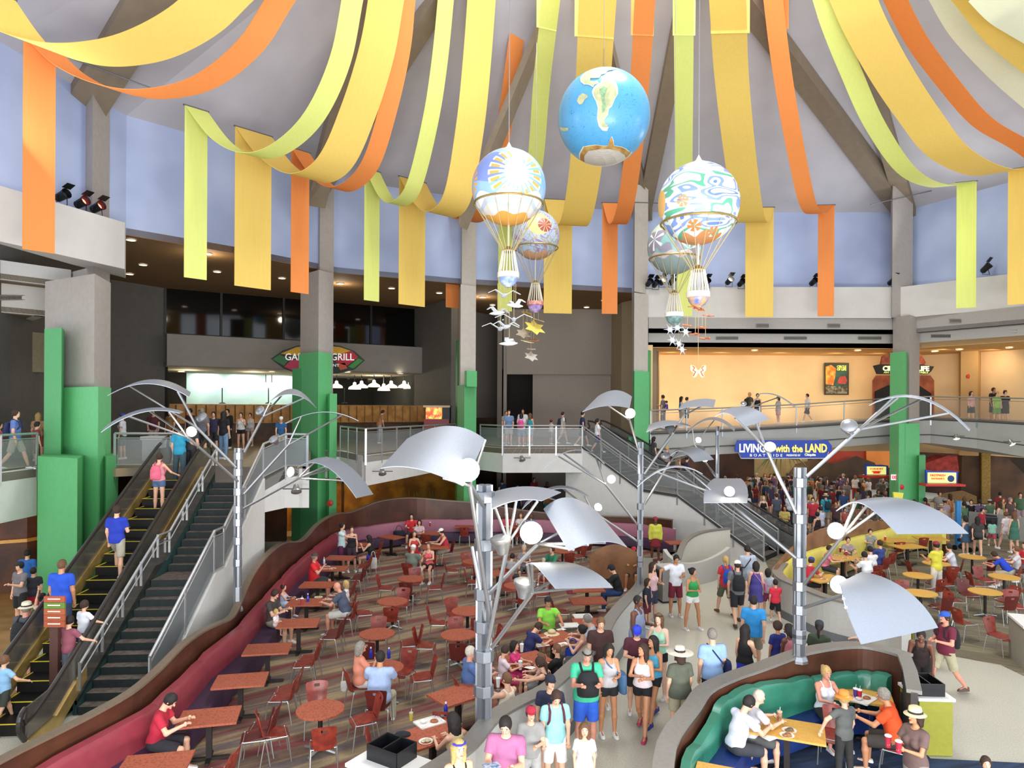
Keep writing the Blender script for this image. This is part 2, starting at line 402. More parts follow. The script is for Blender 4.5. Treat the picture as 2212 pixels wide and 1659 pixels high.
w = MB(); w.wall(cr, 3.5, zb2 + .1, .3, side=1); w.wall([XD(1403, 36.4), XD(1405, 41.5)], 3.5, zb2 + .1, .3); struct('wall_cream', w, cream)
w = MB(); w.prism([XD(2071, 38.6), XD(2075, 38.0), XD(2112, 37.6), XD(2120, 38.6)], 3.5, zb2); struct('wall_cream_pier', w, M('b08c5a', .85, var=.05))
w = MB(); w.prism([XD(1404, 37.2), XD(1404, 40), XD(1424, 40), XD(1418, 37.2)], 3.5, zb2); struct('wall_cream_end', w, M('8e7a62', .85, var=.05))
# ---------------------------------------------------------------- lower floor
def f_terrazzo(nt, b):
    n = nt.nodes; L = nt.links.new; g = n.new('ShaderNodeNewGeometry')
    a = n.new('ShaderNodeTexNoise'); a.inputs['Scale'].default_value = 40; a.inputs['Detail'].default_value = 4
    c = n.new('ShaderNodeTexNoise'); c.inputs['Scale'].default_value = .5
    L(g.outputs['Position'], a.inputs['Vector']); L(g.outputs['Position'], c.inputs['Vector'])
    r1 = n.new('ShaderNodeValToRGB'); r1.color_ramp.elements[0].position = .3; r1.color_ramp.elements[1].position = .6
    r1.color_ramp.elements[0].color = (*S('a9a698'), 1); r1.color_ramp.elements[1].color = (*S('c4c1b3'), 1)
    r2 = n.new('ShaderNodeValToRGB'); r2.color_ramp.elements[0].color = (.85, .87, .88, 1); r2.color_ramp.elements[1].color = (1, 1, .97, 1)
    mx = n.new('ShaderNodeMixRGB'); mx.blend_type = 'MULTIPLY'; mx.inputs[0].default_value = 1
    L(a.outputs['Fac'], r1.inputs[0]); L(c.outputs['Fac'], r2.inputs[0]); L(r1.outputs[0], mx.inputs[1]); L(r2.outputs[0], mx.inputs[2]); L(mx.outputs[0], b.inputs['Base Color'])
terrazzo = nodemat('terrazzo', f_terrazzo, .35)
w = MB(); w.prism([(-30, 4), (34, 4), (34, 58), (-30, 58)], -.2, 0); struct('floor', w, terrazzo)
def f_carpet(cols, ang, sc, wob):
    def f(nt, b):
        n = nt.nodes; L = nt.links.new; g = n.new('ShaderNodeNewGeometry')
        mp = n.new('ShaderNodeMapping'); mp.inputs['Rotation'].default_value = (0, 0, -ang); L(g.outputs['Position'], mp.inputs['Vector'])
        sx = n.new('ShaderNodeSeparateXYZ')
        mp2 = n.new('ShaderNodeMapping'); mp2.inputs['Scale'].default_value = (.28, 2.2, 1); L(mp.outputs[0], mp2.inputs['Vector'])
        nz = n.new('ShaderNodeTexNoise'); nz.inputs['Scale'].default_value = 1.6; nz.inputs['Detail'].default_value = 5; L(mp2.outputs[0], nz.inputs['Vector'])
        L(mp.outputs[0], sx.inputs[0])
        ad = n.new('ShaderNodeMath'); ad.operation = 'MULTIPLY_ADD'; ad.inputs[1].default_value = wob; L(nz.outputs['Fac'], ad.inputs[0]); L(sx.outputs['Y'], ad.inputs[2])
        ml = n.new('ShaderNodeMath'); ml.operation = 'MULTIPLY'; ml.inputs[1].default_value = sc; L(ad.outputs[0], ml.inputs[0])
        fr = n.new('ShaderNodeMath'); fr.operation = 'FRACT'; L(ml.outputs[0], fr.inputs[0])
        rp = n.new('ShaderNodeValToRGB'); L(fr.outputs[0], rp.inputs[0]); el = rp.color_ramp.elements
        while len(el) < len(cols): el.new(.5)
        for i, (p, c) in enumerate(cols): el[i].position = p; el[i].color = (*S(c), 1)
        fz = n.new('ShaderNodeTexNoise'); fz.inputs['Scale'].default_value = 25; L(g.outputs['Position'], fz.inputs['Vector'])
        mx = n.new('ShaderNodeMixRGB'); mx.blend_type = 'MULTIPLY'; mx.inputs[0].default_value = .35; L(rp.outputs[0], mx.inputs[1]); L(fz.outputs['Fac'], mx.inputs[2]); L(mx.outputs[0], b.inputs['Base Color'])
    return f
carpet = nodemat('striped_carpet', f_carpet([(0, '7c6a5c'), (.1, '80413f'), (.2, '874848'), (.3, '80705a'), (.45, 'b09a78'), (.55, '8c7b68'), (.68, '6e6163'), (.8, 'a08c68'), (.9, '85665a'), (1, '7c6a5c')], R(37), .8, 1.1), .95)
carpet2 = nodemat('tan_carpet', f_carpet([(0, '6f6550'), (.3, '8a8266'), (.45, '6a5f52'), (.6, '837d58'), (.75, '63564d'), (.9, '79705c'), (1, '6f6550')], R(-30), .7, 2.2), .95)
carpet3 = nodemat('blue_carpet', f_carpet([(0, '1d2c45'), (.3, '2a4166'), (.5, '1a2438'), (.8, '31476a'), (1, '1d2c45')], R(20), 1.4, 1.2), .95)
# banquette path (seat-back top edge on the left dining side) and half-wall path along the walkway
BQ_PX = [(-140, 1790), (67, 1659), (162, 1609), (303, 1535), (387, 1464), (438, 1410), (505, 1359), (559, 1299), (627, 1225), (679, 1181), (721, 1151), (774, 1137), (859, 1127), (920, 1121), (1040, 1121), (1160, 1122), (1280, 1126), (1390, 1132), (1460, 1142)]
BQ = [plan(x, y, 1.0) for x, y in BQ_PX]
HW_PX = [(780, 1730), (880, 1690), (960, 1643), (1014, 1603), (1062, 1548), (1118, 1514), (1181, 1484), (1231, 1441), (1290, 1385), (1318, 1335), (1350, 1297), (1381, 1265), (1394, 1232), (1400, 1205)]
HW = [plan(x, y, 1.15) for x, y in HW_PX]
cp = MB(); poly = [(-8.2, 4.2)] + BQ[1:] + [plan(1500, 1165, 0), plan(1470, 1178, 0), plan(1420, 1215, 0)] + HW[::-1] + [(-1.2, 8.0), (-1.2, 4.2)]
cp.prism(poly, -.05, .012); struct('floor_carpet', cp, carpet)
cp = MB(); poly = [plan(1690, 1300, 0), plan(1760, 1365, 0), plan(1850, 1410, 0), plan(1965, 1432, 0), plan(2016, 1405, 0), plan(2060, 1418, 0), plan(2163, 1437, 0), plan(2420, 1560, 0), (24, 30), plan(2050, 1075, 0), plan(1700, 1100, 0), plan(1640, 1180, 0)]
cp.prism(poly, -.05, .012); struct('floor_carpet', cp, carpet2)
RW_PX = [(1430, 1760), (1440, 1608), (1496, 1524), (1524, 1487), (1580, 1460), (1636, 1441), (1715, 1412), (1748, 1403), (1804, 1394), (1860, 1392), (1916, 1402), (1962, 1416)]
GZ = [.9, 1.02, 1.12, 1.18, 1.25, 1.3, 1.36, 1.4, 1.44, 1.46, 1.46, 1.46]
RW = [plan(x, y, GZ[i]) for i, (x, y) in enumerate(RW_PX)]
cp = MB(); cp.prism(RW + [plan(2010, 1640, 0), plan(2260, 1652, 0), (7.4, 5.0), (2.1, 5.0)], -.05, .014); struct('floor_carpet', cp, carpet3)
# ---------------------------------------------------------------- upper floor slab
ZS = 3.8      # height of the last stair nosing, a shallow ramp leads on to the lobby floor
eL = [(-22, 17.2), plan(0, 1022, ZU), plan(80, 1012, ZU), plan(250, 1012, ZU), plan(345, 1008, ZU), plan(440, 1006, ZU), plan(580, 1008, ZU), plan(617, 1012, ZU), plan(668, 1012, ZU)]
eM = [XD(672, 30.2), XD(735, 29.6), plan(790, 985, ZU), plan(985, 961, ZU), plan(1037, 964, ZU), plan(1086, 968, ZU), plan(1258, 968, ZU)]
eR = [XD(1275, 36.5), XD(1360, 37.5), (8.6, 47), (-22, 50)]
slab = MB(); slab.prism(eL + eM + eR, ZU - .25, ZU); struct('floor_upper', slab, M('6f6659', .5, var=.12, scale=2, two='837253'))
fas = MB()
fas.wall([eL[0], eL[1], eL[2]], 2.7, ZU + .02, .25, side=1); struct('wall_fascia_left', fas, white_wall)
fas = MB(); z790 = ZX(790, 1050, (eM[1], eM[2])).z
fas.wall([eM[0], eM[1], eM[2], eM[3], eM[4], eM[5], eM[6]], [2.9, z790, z790, 2.95, 2.95, 2.95, 2.95], ZU + .01, .22, side=1); struct('wall_fascia_middle', fas, white_wall)
rampq = [Z(340, 1033, ZS), Z(452, 1041, ZS), Z(566, 1041, ZS), Vector((*eL[7], ZU)), Vector((*eL[6], ZU)), Vector((*eL[5], ZU)), Vector((*eL[4], ZU))]
rp = MB(); rp.add(rampq + [q - Vector((0, 0, .3)) for q in rampq], [tuple(range(7)), tuple(range(7, 14))] + [(i, (i + 1) % 7, 7 + (i + 1) % 7, 7 + i) for i in range(7)]); struct('floor_ramp', rp, M('5f5a55', .5, var=.1))
fas = MB(); fas.wall([(rampq[2].x, rampq[2].y), eL[7], eL[8], XD(668, 29.0)], 2.9, [ZS, ZU, ZU, ZU], .2, side=1); struct('wall_fascia_stairs', fas, white_wall)
# lower level back walls seen under the slab
gold_mural = M('c28a2c', .7, var=.3, scale=1.2, two='8a5a1c')
w = MB(); w.wall([XD(600, 33), XD(735, 35.5), XD(1010, 40)], 0, 3.2, .2); struct('wall_mural', w, gold_mural)
w = MB(); [w.box((*XD(px, d - .15), 1.6), (.1, .08, 3.2)) for px, d in ((741, 35.6), (773, 36.2), (818, 36.9), (858, 37.6), (922, 38.7), (958, 39.3))]; struct('trim_1', w, M('3a1a10', .6))
aw = MB(); vs = []
aw.wall([XD(715, 34.6), XD(1000, 39)], 2.55, 2.95, .1)
for k in range(60):
    t = k / 59; px = lerp(722, 1000, t); aw.lathe([(.01, -.05), (.16, -.05), (.16, .05), (.01, .05)], (*XD(px, lerp(34.5, 38.9, t)), 2.55), 10, mat=Matrix.Rotation(PI / 2, 3, 'X'))
struct('trim_2', aw, black)
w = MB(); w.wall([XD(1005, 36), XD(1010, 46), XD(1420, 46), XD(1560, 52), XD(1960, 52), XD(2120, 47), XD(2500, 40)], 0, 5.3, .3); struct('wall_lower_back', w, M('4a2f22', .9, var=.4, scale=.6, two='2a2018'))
w = MB(); w.prism([plan(-300, 1290, 0), plan(100, 1268, 0), plan(85, 1400, 0), plan(-20, 1640, 0), plan(-300, 1900, 0)], -.05, .01); struct('floor_carpet', w, M('8f7145', .6, var=.3, scale=1.1, two='755833'))  # golden light on the floor put into this brown-gold colour
w = MB(); w.wall([XD(-300, 20.5), XD(60, 22.4), XD(140, 23.4)], 0, 3.9, .2); struct('wall_lower_left_wood', w, M('5a2f14', .5, var=.4, scale=1.5, two='3a1d0d'))
w = MB(); w.wall([XD(-300, 20.3), XD(60, 22.2), XD(100, 22.8)], 1.62, 1.72, .08); struct('trim_5', w, M('c9964a', .4, .3))
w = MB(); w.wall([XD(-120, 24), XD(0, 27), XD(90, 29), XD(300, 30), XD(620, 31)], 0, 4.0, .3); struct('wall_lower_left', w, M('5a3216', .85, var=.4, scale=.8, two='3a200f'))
# ================================================================ railings, stairs, escalators
steel = M('b4b6b8', .35, .7, var=.08, scale=20)
steel_dk = M('6d7072', .4, .6, var=.1)
brass = M('c7a96a', .3, .8, var=.15, scale=6)
panel_mat = M('989d9d', .35, .1, var=.05, alpha=.26, key='rail_glass')
mesh_panel = M('8f9698', .45, .3, var=.15, scale=60, alpha=.62, key='mesh_panel')
thin_pm = M('b0b0ac', .4, var=.02, alpha=.1, key='thin_panel')
handrail_blk = M('2a2422', .35, var=.1)
def offs(path, d):
    P = [Vector((p[0], p[1])) for p in path]; out = []
    for i in range(len(P)):
        t = (P[min(i + 1, len(P) - 1)] - P[max(i - 1, 0)]).normalized(); nn = Vector((-t.y, t.x)); q = P[i] + nn * d; out.append((q.x, q.y))
    return out
def resample(pts, step):
    pts = [Vector(p) for p in pts]; out = [pts[0]]; 
    for a, b in zip(pts[:-1], pts[1:]):
        n = max(1, round((b - a).length / step))
        out += [a.lerp(b, k / n) for k in range(1, n + 1)]
    return out
def railing(pts, label, h=1.05, step=1.3, drop=.35, pm=None, n_rail=1, group=None):
    pts = [Vector(p) for p in pts]; P = resample(pts, step)
    t = thing('railing', label, 'railing', tuple(P[0]), group=group); up = Vector((0, 0, 1))
    m = MB(); m.tube([p + up * h for p in pts], .035, 8)
    m.tube([p + up * (h - .14) for p in pts], .018, 6); m.tube([p + up * .1 for p in pts], .02, 6)
    m.build('top_rail', steel, t)
    for p in P:
        m = MB(); i = P.index(p); tt = (P[min(i + 1, len(P) - 1)] - P[max(i - 1, 0)]); m.box(p + up * (h / 2 - drop / 2), (.075, .03, h + drop), math.atan2(tt.y, tt.x)); m.build('post', steel, t)
    for a, b in zip(P[:-1], P[1:]):
        e = (b - a) * .04; m = MB(); m.strip([a + e + up * .12, b - e + up * .12], [a + e + up * (h - .17), b - e + up * (h - .17)], .012); m.build('panel', pm or panel_mat, t)
    return t
def e3(p, z=ZU, inn=0.): return (p[0], p[1] + inn, z)
railing([e3(eL[0]), e3(eL[1]), e3(eL[2])], 'steel and glass railing at the left edge before the man with a blue backpack')
railing([e3(plan(248, 1011, ZU)), e3(plan(378, 1011, ZU))], 'short glass railing behind the head of the left escalator')
rR1, rR0 = Z(560, 1041, ZU), Z(350, 1470, 0)
railing([e3(eM[1]), e3(eM[2]), e3(eM[3])], 'glass railing on the white ledge between the two green columns')
railing([e3(eM[4]), e3(eM[5])], 'short glass railing right of the slim green column')
# plane of the right stair's near side
TA, TB = Z(1258, 968, ZU), Z(1650, 1214, 0); PLN = ((TA.x, TA.y), (TB.x, TB.y))
T = [TA, ZX(1383, 1060, PLN), ZX(1463, 1073, PLN), TB]
pl_t = Vector((TB.x - TA.x, TB.y - TA.y, 0)).normalized(); pl_n = Vector((-pl_t.y, pl_t.x, 0))
if pl_n.y < 0: pl_n = -pl_n
railing([e3(eM[5]), TA, T[1], T[2], T[3] + Vector((0, 0, .05))], 'long glass railing running down the near side of the right stairs')
def plate(name, pts, nrm, th, mt, parent=None):
    pts = [Vector(p) for p in pts]; n = len(pts); o = Vector(nrm) * th; m = MB()
    m.add(pts + [p + o for p in pts], [tuple(range(n)), tuple(range(n, 2 * n))[::-1]] + [(i, (i + 1) % n, n + (i + 1) % n, n + i) for i in range(n)])
    return m.build(name, mt, parent)
g0 = ZX(1222, 1022, PLN); g00 = Vector((g0.x, g0.y, 0))
sw = plate('wall_stair_side', [Vector((g0.x, g0.y, 0)), TB + Vector((0, 0, -.02)), TB + Vector((0, 0, .12)), T[2] + Vector((0, 0, -.06)), T[1] + Vector((0, 0, -.06)), TA + Vector((0, 0, -.05)), Vector((g0.x, g0.y, ZU - .05))], pl_n, .2, white_wall); sw['kind'] = 'structure'
plate('trim_3', [TA, T[1], T[2], TB, TB + Vector((0, 0, .12)), T[2] + Vector((0, 0, .1)), T[1] + Vector((0, 0, .1)), TA + Vector((0, 0, .1))], pl_n * -1, .04, M('3b3a3a', .5))['kind'] = 'structure'
def stairs(label, segs, wvec, nst, mats, extra=None):
    """segs: list of 3D points (nosing line) ; steps between each pair, flat pair = landing"""
    t = thing('staircase', label, 'stairs', tuple(segs[0])); wv = Vector(wvec)
    m = MB()
    for (a, b), n in zip(zip(segs[:-1], segs[1:]), nst):
        a, b = Vector(a), Vector(b)
        if n == 0:
            wl = wv; m.add([a, b, b + wl, a + wl] + [p - Vector((0, 0, .2)) for p in (a, b, b + wl, a + wl)], [(0, 1, 2, 3), (4, 5, 6, 7), (0, 1, 5, 4), (1, 2, 6, 5), (2, 3, 7, 6), (3, 0, 4, 7)], 0)
            continue
        for k in range(n):
            p = a.lerp(b, k / n); q = a.lerp(b, (k + 1) / n); z1 = q.z; z0 = p.z
            A = [Vector((p.x, p.y, z1)), Vector((q.x, q.y, z1))]
            w4 = [A[0], A[1], A[1] + wv, A[0] + wv]; lo = [Vector((v.x, v.y, z0 - .12)) for v in w4]
            m.add(w4 + lo, [(0, 1, 2, 3)], 0); m.add(w4 + lo, [(4, 5, 6, 7), (0, 1, 5, 4), (1, 2, 6, 5), (2, 3, 7, 6), (3, 0, 4, 7)], 1)
    m.build('steps', mats, t)
    return t
tread = M('6a5f57', .7, var=.25, scale=8, two='4f4640'); riser = M('172322', .7, var=.4, scale=10)
# left stairs
L0, L1 = Z(168, 1545, 0), Z(466, 1041, ZS); R0, R1 = L0 + Vector((1.2, .12, 0)), Z(556, 1041, ZS)
Lm0, Lm1 = L0.lerp(L1, .47), L0.lerp(L1, .56); Lm0.z = Lm1.z = ZS * .5
wv = (R0 - L0) * .5 + (R1 - L1) * .5; wv.z = 0
stL = stairs('dark carpeted stairs with a landing beside the left escalator', [L0, Lm0, Lm1, L1], wv, [12, 0, 12], [tread, riser])
prof = [L0, Lm0, Lm1, L1]; up = Vector((0, 0, 1))
rp_ = [p + wv + Vector((.05, 0, .05)) for p in prof]
plate('wall_stair_left', [Vector((rp_[0].x, rp_[0].y, 0))] + [p + up * .05 for p in rp_] + [Vector((rp_[3].x, rp_[3].y, 0))], (1, 0, 0), .15, white_wall)['kind'] = 'structure'
railing([p + Vector((.1, 0, 0)) for p in rp_] + [e3(eL[7]), e3(plan(664, 1013, ZU))], 'steel mesh railing down the right side of the left stairs', pm=mesh_panel, step=1.5)
# teal stair stringer + polished cladding between stairs and escalator
cl = thing('stair_stringer', 'teal stringer and polished steel cladding between the left stairs and escalator', 'stringer', tuple(L0))
lp_ = [p + Vector((-.02, 0, 0)) for p in prof]
plate('stringer', [lp_[0]] + [p + up * .28 for p in lp_] + [lp_[3]] + [lp_[2] - up * .2, lp_[1] - up * .2], (-1, 0, 0), .08, M('2f4a48', .4, .2, var=.2), cl)
plate('cladding', [lp_[0] + up * .2] + [p + up * .85 for p in lp_] + [lp_[3] + up * .1], (-1, 0, 0), .04, M('8d8983', .18, .75, var=.2, scale=3), cl)
m = MB(); m.tube([p + up * 1.0 + Vector((.06, 0, 0)) for p in lp_], .03); m.tube([p + up * .78 + Vector((.06, 0, 0)) for p in lp_], .015)
for p in resample(lp_, 1.0): m.box(p + up * .75 + Vector((.05, 0, 0)), (.05, .03, .55))
m.build('handrail', steel, cl)
# left escalator
def escalator(label, a, b, width_v, nst, goldmat, cladmat):
    """a bottom centre, b top centre (comb line)"""
    t = thing('escalator', label, 'escalator', tuple(a)); a, b = Vector(a), Vector(b); wv = Vector(width_v); dirv = (b - a); dh = Vector((dirv.x, dirv.y, 0)).normalized()
    m = MB(); yl = MB()
    for k in range(nst):
        p, q = a.lerp(b, k / nst), a.lerp(b, (k + 1) / nst)
        A = [Vector((p.x, p.y, q.z)) - wv * .42, Vector((q.x, q.y, q.z)) - wv * .42, Vector((q.x, q.y, q.z)) + wv * .42, Vector((p.x, p.y, q.z)) + wv * .42]
        lo = [Vector((v.x, v.y, p.z - .15)) for v in A]
        m.add(A + lo, [(0, 1, 2, 3), (4, 5, 6, 7), (0, 1, 5, 4), (1, 2, 6, 5), (2, 3, 7, 6), (3, 0, 4, 7)])
        c = (A[0] + A[3]) / 2 + up * .004; yl.box(c, ((A[3] - A[0]).length, .025, .012), math.atan2(wv.y, wv.x)); c = (A[0] + A[1]) / 2 + wv * .03 + up * .004; yl.box(c, (.025, (A[1] - A[0]).length, .012), math.atan2(wv.y, wv.x))
    m.build('steps', M('17181a', .5, .3, var=.3, scale=40), t); yl.build('step_edge', M('d7c53a', .5), t)
    m = MB(); top = b + dh * .35; m.box(b + dh * .3 + up * .01, (.84 * wv.length, .6, .03), math.atan2(wv.y, wv.x)); m.build('comb_plate', brass, t)
    for s in (-1, 1):
        o = wv * (.5 * s); line = [a - dh * .9 + up * .03, a + up * .05, b + up * .05, b + dh * 1.0 + up * .03]
        m = MB(); m.strip([p + o for p in line], [p + o + up * .30 for p in line], .1); m.build('skirt', goldmat, t)
        m = MB(); m.strip([p + o + up * .30 for p in line], [p + o + up * .86 for p in line], .03); m.build('balustrade', cladmat, t)
        hl = [a - dh * .95 + up * .35, a - dh * 1.12 + up * .62, a - dh * .95 + up * .88, a + up * .92, b + up * .95, b + dh * .9 + up * .9, b + dh * 1.15 + up * .62, b + dh * .9 + up * .35]
        m = MB(); m.tube(crom([p + o for p in hl], 5), .045, 8); m.build('handrail', handrail_blk, t)
    return t
E0, E1 = Z(38, 1590, 0), Z(386, 1034, ZS)
escalator('left escalator full of riders beside the dark stairs', E0, E1, Vector((1.25, .1, 0)), 18, M('c9ab68', .3, .6, var=.2, scale=4), M('8a857c', .2, .6, var=.2, scale=4, alpha=.75, key='esc_glass'))
# right stairs and escalator
wvr = pl_n * 1.25
stR = stairs('carpeted stairs with a middle landing behind the glass railing on the right', [TB + pl_n * .22, T[2] + pl_n * .22, T[1] + pl_n * .22, TA + pl_n * .22], wvr, [11, 0, 12], [M('5c5550', .7, var=.2), M('2c3336', .6, var=.3)])
railing([TB + pl_n * 1.6 + up * .02, T[2] + pl_n * 1.6, T[1] + pl_n * 1.6, TA + pl_n * 1.6], 'glass railing between the right stairs and the right escalator', step=1.8)
eb, et_ = TB + pl_n * 2.5 + pl_t * .3, TA + pl_n * 2.5
escalator('right escalator behind the glass railed stairs', eb, et_, pl_n * 1.15, 18, M('8f8f8d', .3, .6, var=.1), M('868a8c', .25, .5, var=.1, alpha=.5, key='esc_glass2'))
# ---------------------------------------------------------------- ramped bridge on the right
def bz(px, py, d): return D(px, py, d)
BR = [(1405, 936, 35.6), (1560, 930, 36.0), (1720, 922, 36.4), (1925, 908, 36.6), (2010, 905, 36.4), (2110, 909, 34.5), (2230, 916, 32)]
BRb = [(1405, 990), (1560, 981), (1720, 973), (1925, 957), (2010, 957), (2110, 969), (2230, 990)]
bt3 = [D(*b) for b in BR]; bb3 = [D(BRb[i][0], BRb[i][1], BR[i][2]) for i in range(len(BR))]
w = MB(); off = [Vector((p.x * .1, p.y, 0)).normalized() * 5.5 for p in bt3]
w.ring_loft([[bb3[i], bb3[i] + off[i], bt3[i] + off[i], bt3[i]] for i in range(len(bt3))]); struct('floor_bridge', w, M('a3a29e', .8, var=.04, scale=2))
w = MB(); mid = [bb3[i].lerp(bt3[i], .35) + Vector((0, -.03, 0)) for i in range(len(bt3))]; w.tube(mid, .03, 4); w.tube([p + Vector((0, -.03, 0)) for p in bt3], .07, 4); struct('trim_4', w, M('5c5b59', .6))
railing([p + Vector((0, -.02, .02)) for p in bt3[:4]], 'railing on the sloping bridge behind the blue ride sign', step=2.1, h=1.15, pm=thin_pm)
railing([p + Vector((0, -.02, .02)) for p in bt3[3:]], 'railing on the bridge right of the green cased column', step=2.1, h=1.15, pm=thin_pm)
# ================================================================ dining walls and banquettes
def path_hit(path, px, py, z_hint=None):
    u, v = uv(px, py); k = u / FPX; best = None
    for a, b in zip(path[:-1], path[1:]):
        fa, fb = a[0] - k * a[1], b[0] - k * b[1]
        if fa * fb <= 0 and fa != fb:
            s = fa / (fa - fb); d = lerp(a[1], b[1], s); best = (lerp(a[0], b[0], s), d, EYE - v / FPX * d)
    return best
wood_dk = M('5a3524', .4, var=.5, scale=1.0, two='43251a', coat=.3, key='wave_wood')
wood_lt = M('8a5f3c', .45, var=.25, scale=1.5, two='6e4628')
WD_PX = [(-100, 1718), (0, 1650), (118, 1590), (202, 1547), (286, 1499), (344, 1451), (397, 1397), (438, 1367), (472, 1350), (505, 1333), (527, 1287), (546, 1246), (570, 1211), (595, 1186), (618, 1173), (648, 1171), (665, 1159), (686, 1135), (711, 1118), (732, 1110), (757, 1108), (785, 1097), (816, 1085), (859, 1078), (901, 1077), (960, 1082), (1035, 1088), (1120, 1102), (1210, 1112), (1298, 1116), (1397, 1119), (1450, 1124)]
BQo = offs(BQ, .12)
hits = [path_hit(BQo, *p) for p in WD_PX]; hits = [h for h in hits if h]
zsm = crom([(h[0], h[1], max(h[2], 1.02)) for h in hits], 3)
t = thing('wood_screen', 'wavy dark wood screen wall behind the long maroon banquette', 'screen wall', (zsm[0].x, zsm[0].y, 0))
m = MB(); m.wall([(p.x, p.y) for p in zsm], 0, [p.z for p in zsm], .1, side=1); m.build('wood_panel', wood_dk, t)
m = MB(); m.wall(offs([(p.x, p.y) for p in zsm], .05), [p.z for p in zsm], [p.z + .04 for p in zsm], .16); m.build('cap', M('7a6a5a', .4, .2, var=.1), t)
w = MB(); w.wall(offs([(p.x, p.y) for p in zsm], .12), 0, [max(p.z - .35, .9) for p in zsm], .18, side=1); struct('wall_dining_left', w, white_wall)
maroon = M('8a3440', .42, var=.12, scale=5, coat=.2, bump=.1); mauve = M('9a5f72', .5, var=.08)
purple = M('3c2440', .6, var=.15)
def banquette(label, path, seat_w, backm, seatm, zt=1.0, seg=2.0, side=-1, cat='banquette', back_th=.16):
    t = thing('banquette', label, cat, (path[0][0], path[0][1], 0)); P = [Vector((p[0], p[1], 0)) for p in path]
    if np.isscalar(zt): P = resample(P, .35); zt = [zt] * len(P)
    pl = [(p.x, p.y) for p in P]; n = len(pl); per = max(2, int(seg / .35)); i = 0
    while i < n - 1:
        j = min(n - 1, i + per)
        if n - 1 - j < 2: j = n - 1
        sub = pl[i:j + 1]; full_o = offs(pl, 0)
        def off_at(d, i0, j0): return offs(pl, d)[i0:j0 + 1]
        a = [Vector((*q, 0)) for q in off_at(side * .02, i, j)]
        # backrest as rounded loft
        rings = []
        o0, o1, o2, o3 = [off_at(side * k, i, j) for k in (0.0, back_th * .8, back_th * 1.1, seat_w)]
        for k in range(len(sub)):
            e = .03 if k in (0, len(sub) - 1) else 0.
            zz = zt[i + k]; rings.append([(*o0[k], .42), (*o2[k], .42), (*o2[k], zz - .1 - e), (*o1[k], zz - .02 - e), (*o0[k], zz - e)])
        m = MB(); m.ring_loft(rings); m.build('seat_back', backm, t, smooth=True)
        rings = [[(*o2[k], .1), (*o3[k], .1), (*o3[k], .42), (*offs(pl, side * (seat_w - .03))[i + k], .46), (*o2[k], .46)] for k in range(len(sub))]
        m = MB(); m.ring_loft(rings); m.build('seat_cushion', seatm, t, smooth=True)
        i = j
    return t
banquette('long maroon banquette with purple seat curving along the left wood screen', BQ[1:11], .6, maroon, purple, seg=2.2)
banquette('mauve banquette along the far wood wall of the left dining area', BQ[10:], .55, mauve, purple, seg=2.4)
gcap = M('8a8782', .4, .3, var=.08)
def halfwall(idx, path, z, cap=.3, base=True):
    zz = [z] * len(path) if np.isscalar(z) else z; P = crom([(*p, zz[i]) for i, p in enumerate(path)], 4); pl = [(p.x, p.y) for p in P]; zs = [p.z for p in P]
    w = MB(); w.wall(pl, 0, [q - .04 for q in zs], .2); struct('wall_half_' + idx, w, M('c2c1bc', .7, var=.05))
    w = MB(); w.wall(pl, [q - .05 for q in zs], zs, cap); struct('trim_' + idx, w, gcap)
    if base: w = MB(); w.wall(pl, 0, .22, .24); struct('baseboard_' + idx, w, M('6d7074', .6))
halfwall('walkway', HW, 1.15)
# booth corner (lower right)
gz = GZ
RWp = crom([(*p, gz[i]) for i, p in enumerate(RW)], 4)
w = MB(); w.wall([(p.x, p.y) for p in RWp], 0, [p.z - .03 for p in RWp], .22); struct('wall_booth', w, M('7b7672', .6, var=.1))
w = MB(); w.wall([(p.x, p.y) for p in RWp], [p.z - .04 for p in RWp], [p.z + .01 for p in RWp], .3); struct('trim_booth', w, gcap)
RWi = offs([(p.x, p.y) for p in RWp], -.12)
w = MB(); w.wall(RWi, 0, [p.z - .05 for p in RWp], .05); w.build('wall_booth_panel', wood_dk)['kind'] = 'structure'
RWe = [RWi[-1], plan(1966, 1452, 1.45), plan(1975, 1500, 1.42)]
w = MB(); w.wall(RWe, 0, 1.45, .1); w.wall(RWe, 1.43, 1.49, .22, mi=1); o = w.build('wall_booth_end', [M('3a3634', .6), gcap]); o['kind'] = 'structure'
teal_g = M('2f7a64', .35, var=.12, scale=4, coat=.25, bump=.1); navy = M('15306e', .45, var=.2, scale=4)
GB_PX = [(1400, 1800), (1470, 1668), (1524, 1560), (1560, 1500), (1608, 1473), (1692, 1460), (1762, 1457), (1804, 1446), (1860, 1444), (1944, 1447)]
GBp = offs(RWi, -.1); GB = [Vector((*p, 0)) for p in GBp[2:-2]]; P2 = resample(GB, .35); gzt = []
for q in P2:
    px = CX + FPX * q.x / q.y; k = min(range(len(GB_PX) - 1), key=lambda i: abs(GB_PX[i][0] - px) if GB_PX[i][0] <= px else 1e9)
    (xa, ya), (xb, yb) = GB_PX[k], GB_PX[k + 1]; py = lerp(ya, yb, max(0, min(1, (px - xa) / (xb - xa)))); gzt.append(max(.75, min(1.25, EYE - (py - CY) / FPX * q.y)))
gzt = [sum(gzt[max(0, i - 3):i + 4]) / len(gzt[max(0, i - 3):i + 4]) for i in range(len(gzt))]
banquette('green leather booth seat with navy cushions behind the lower right wood wall', [(p.x, p.y) for p in P2], .58, teal_g, navy, zt=gzt, seg=1.7)
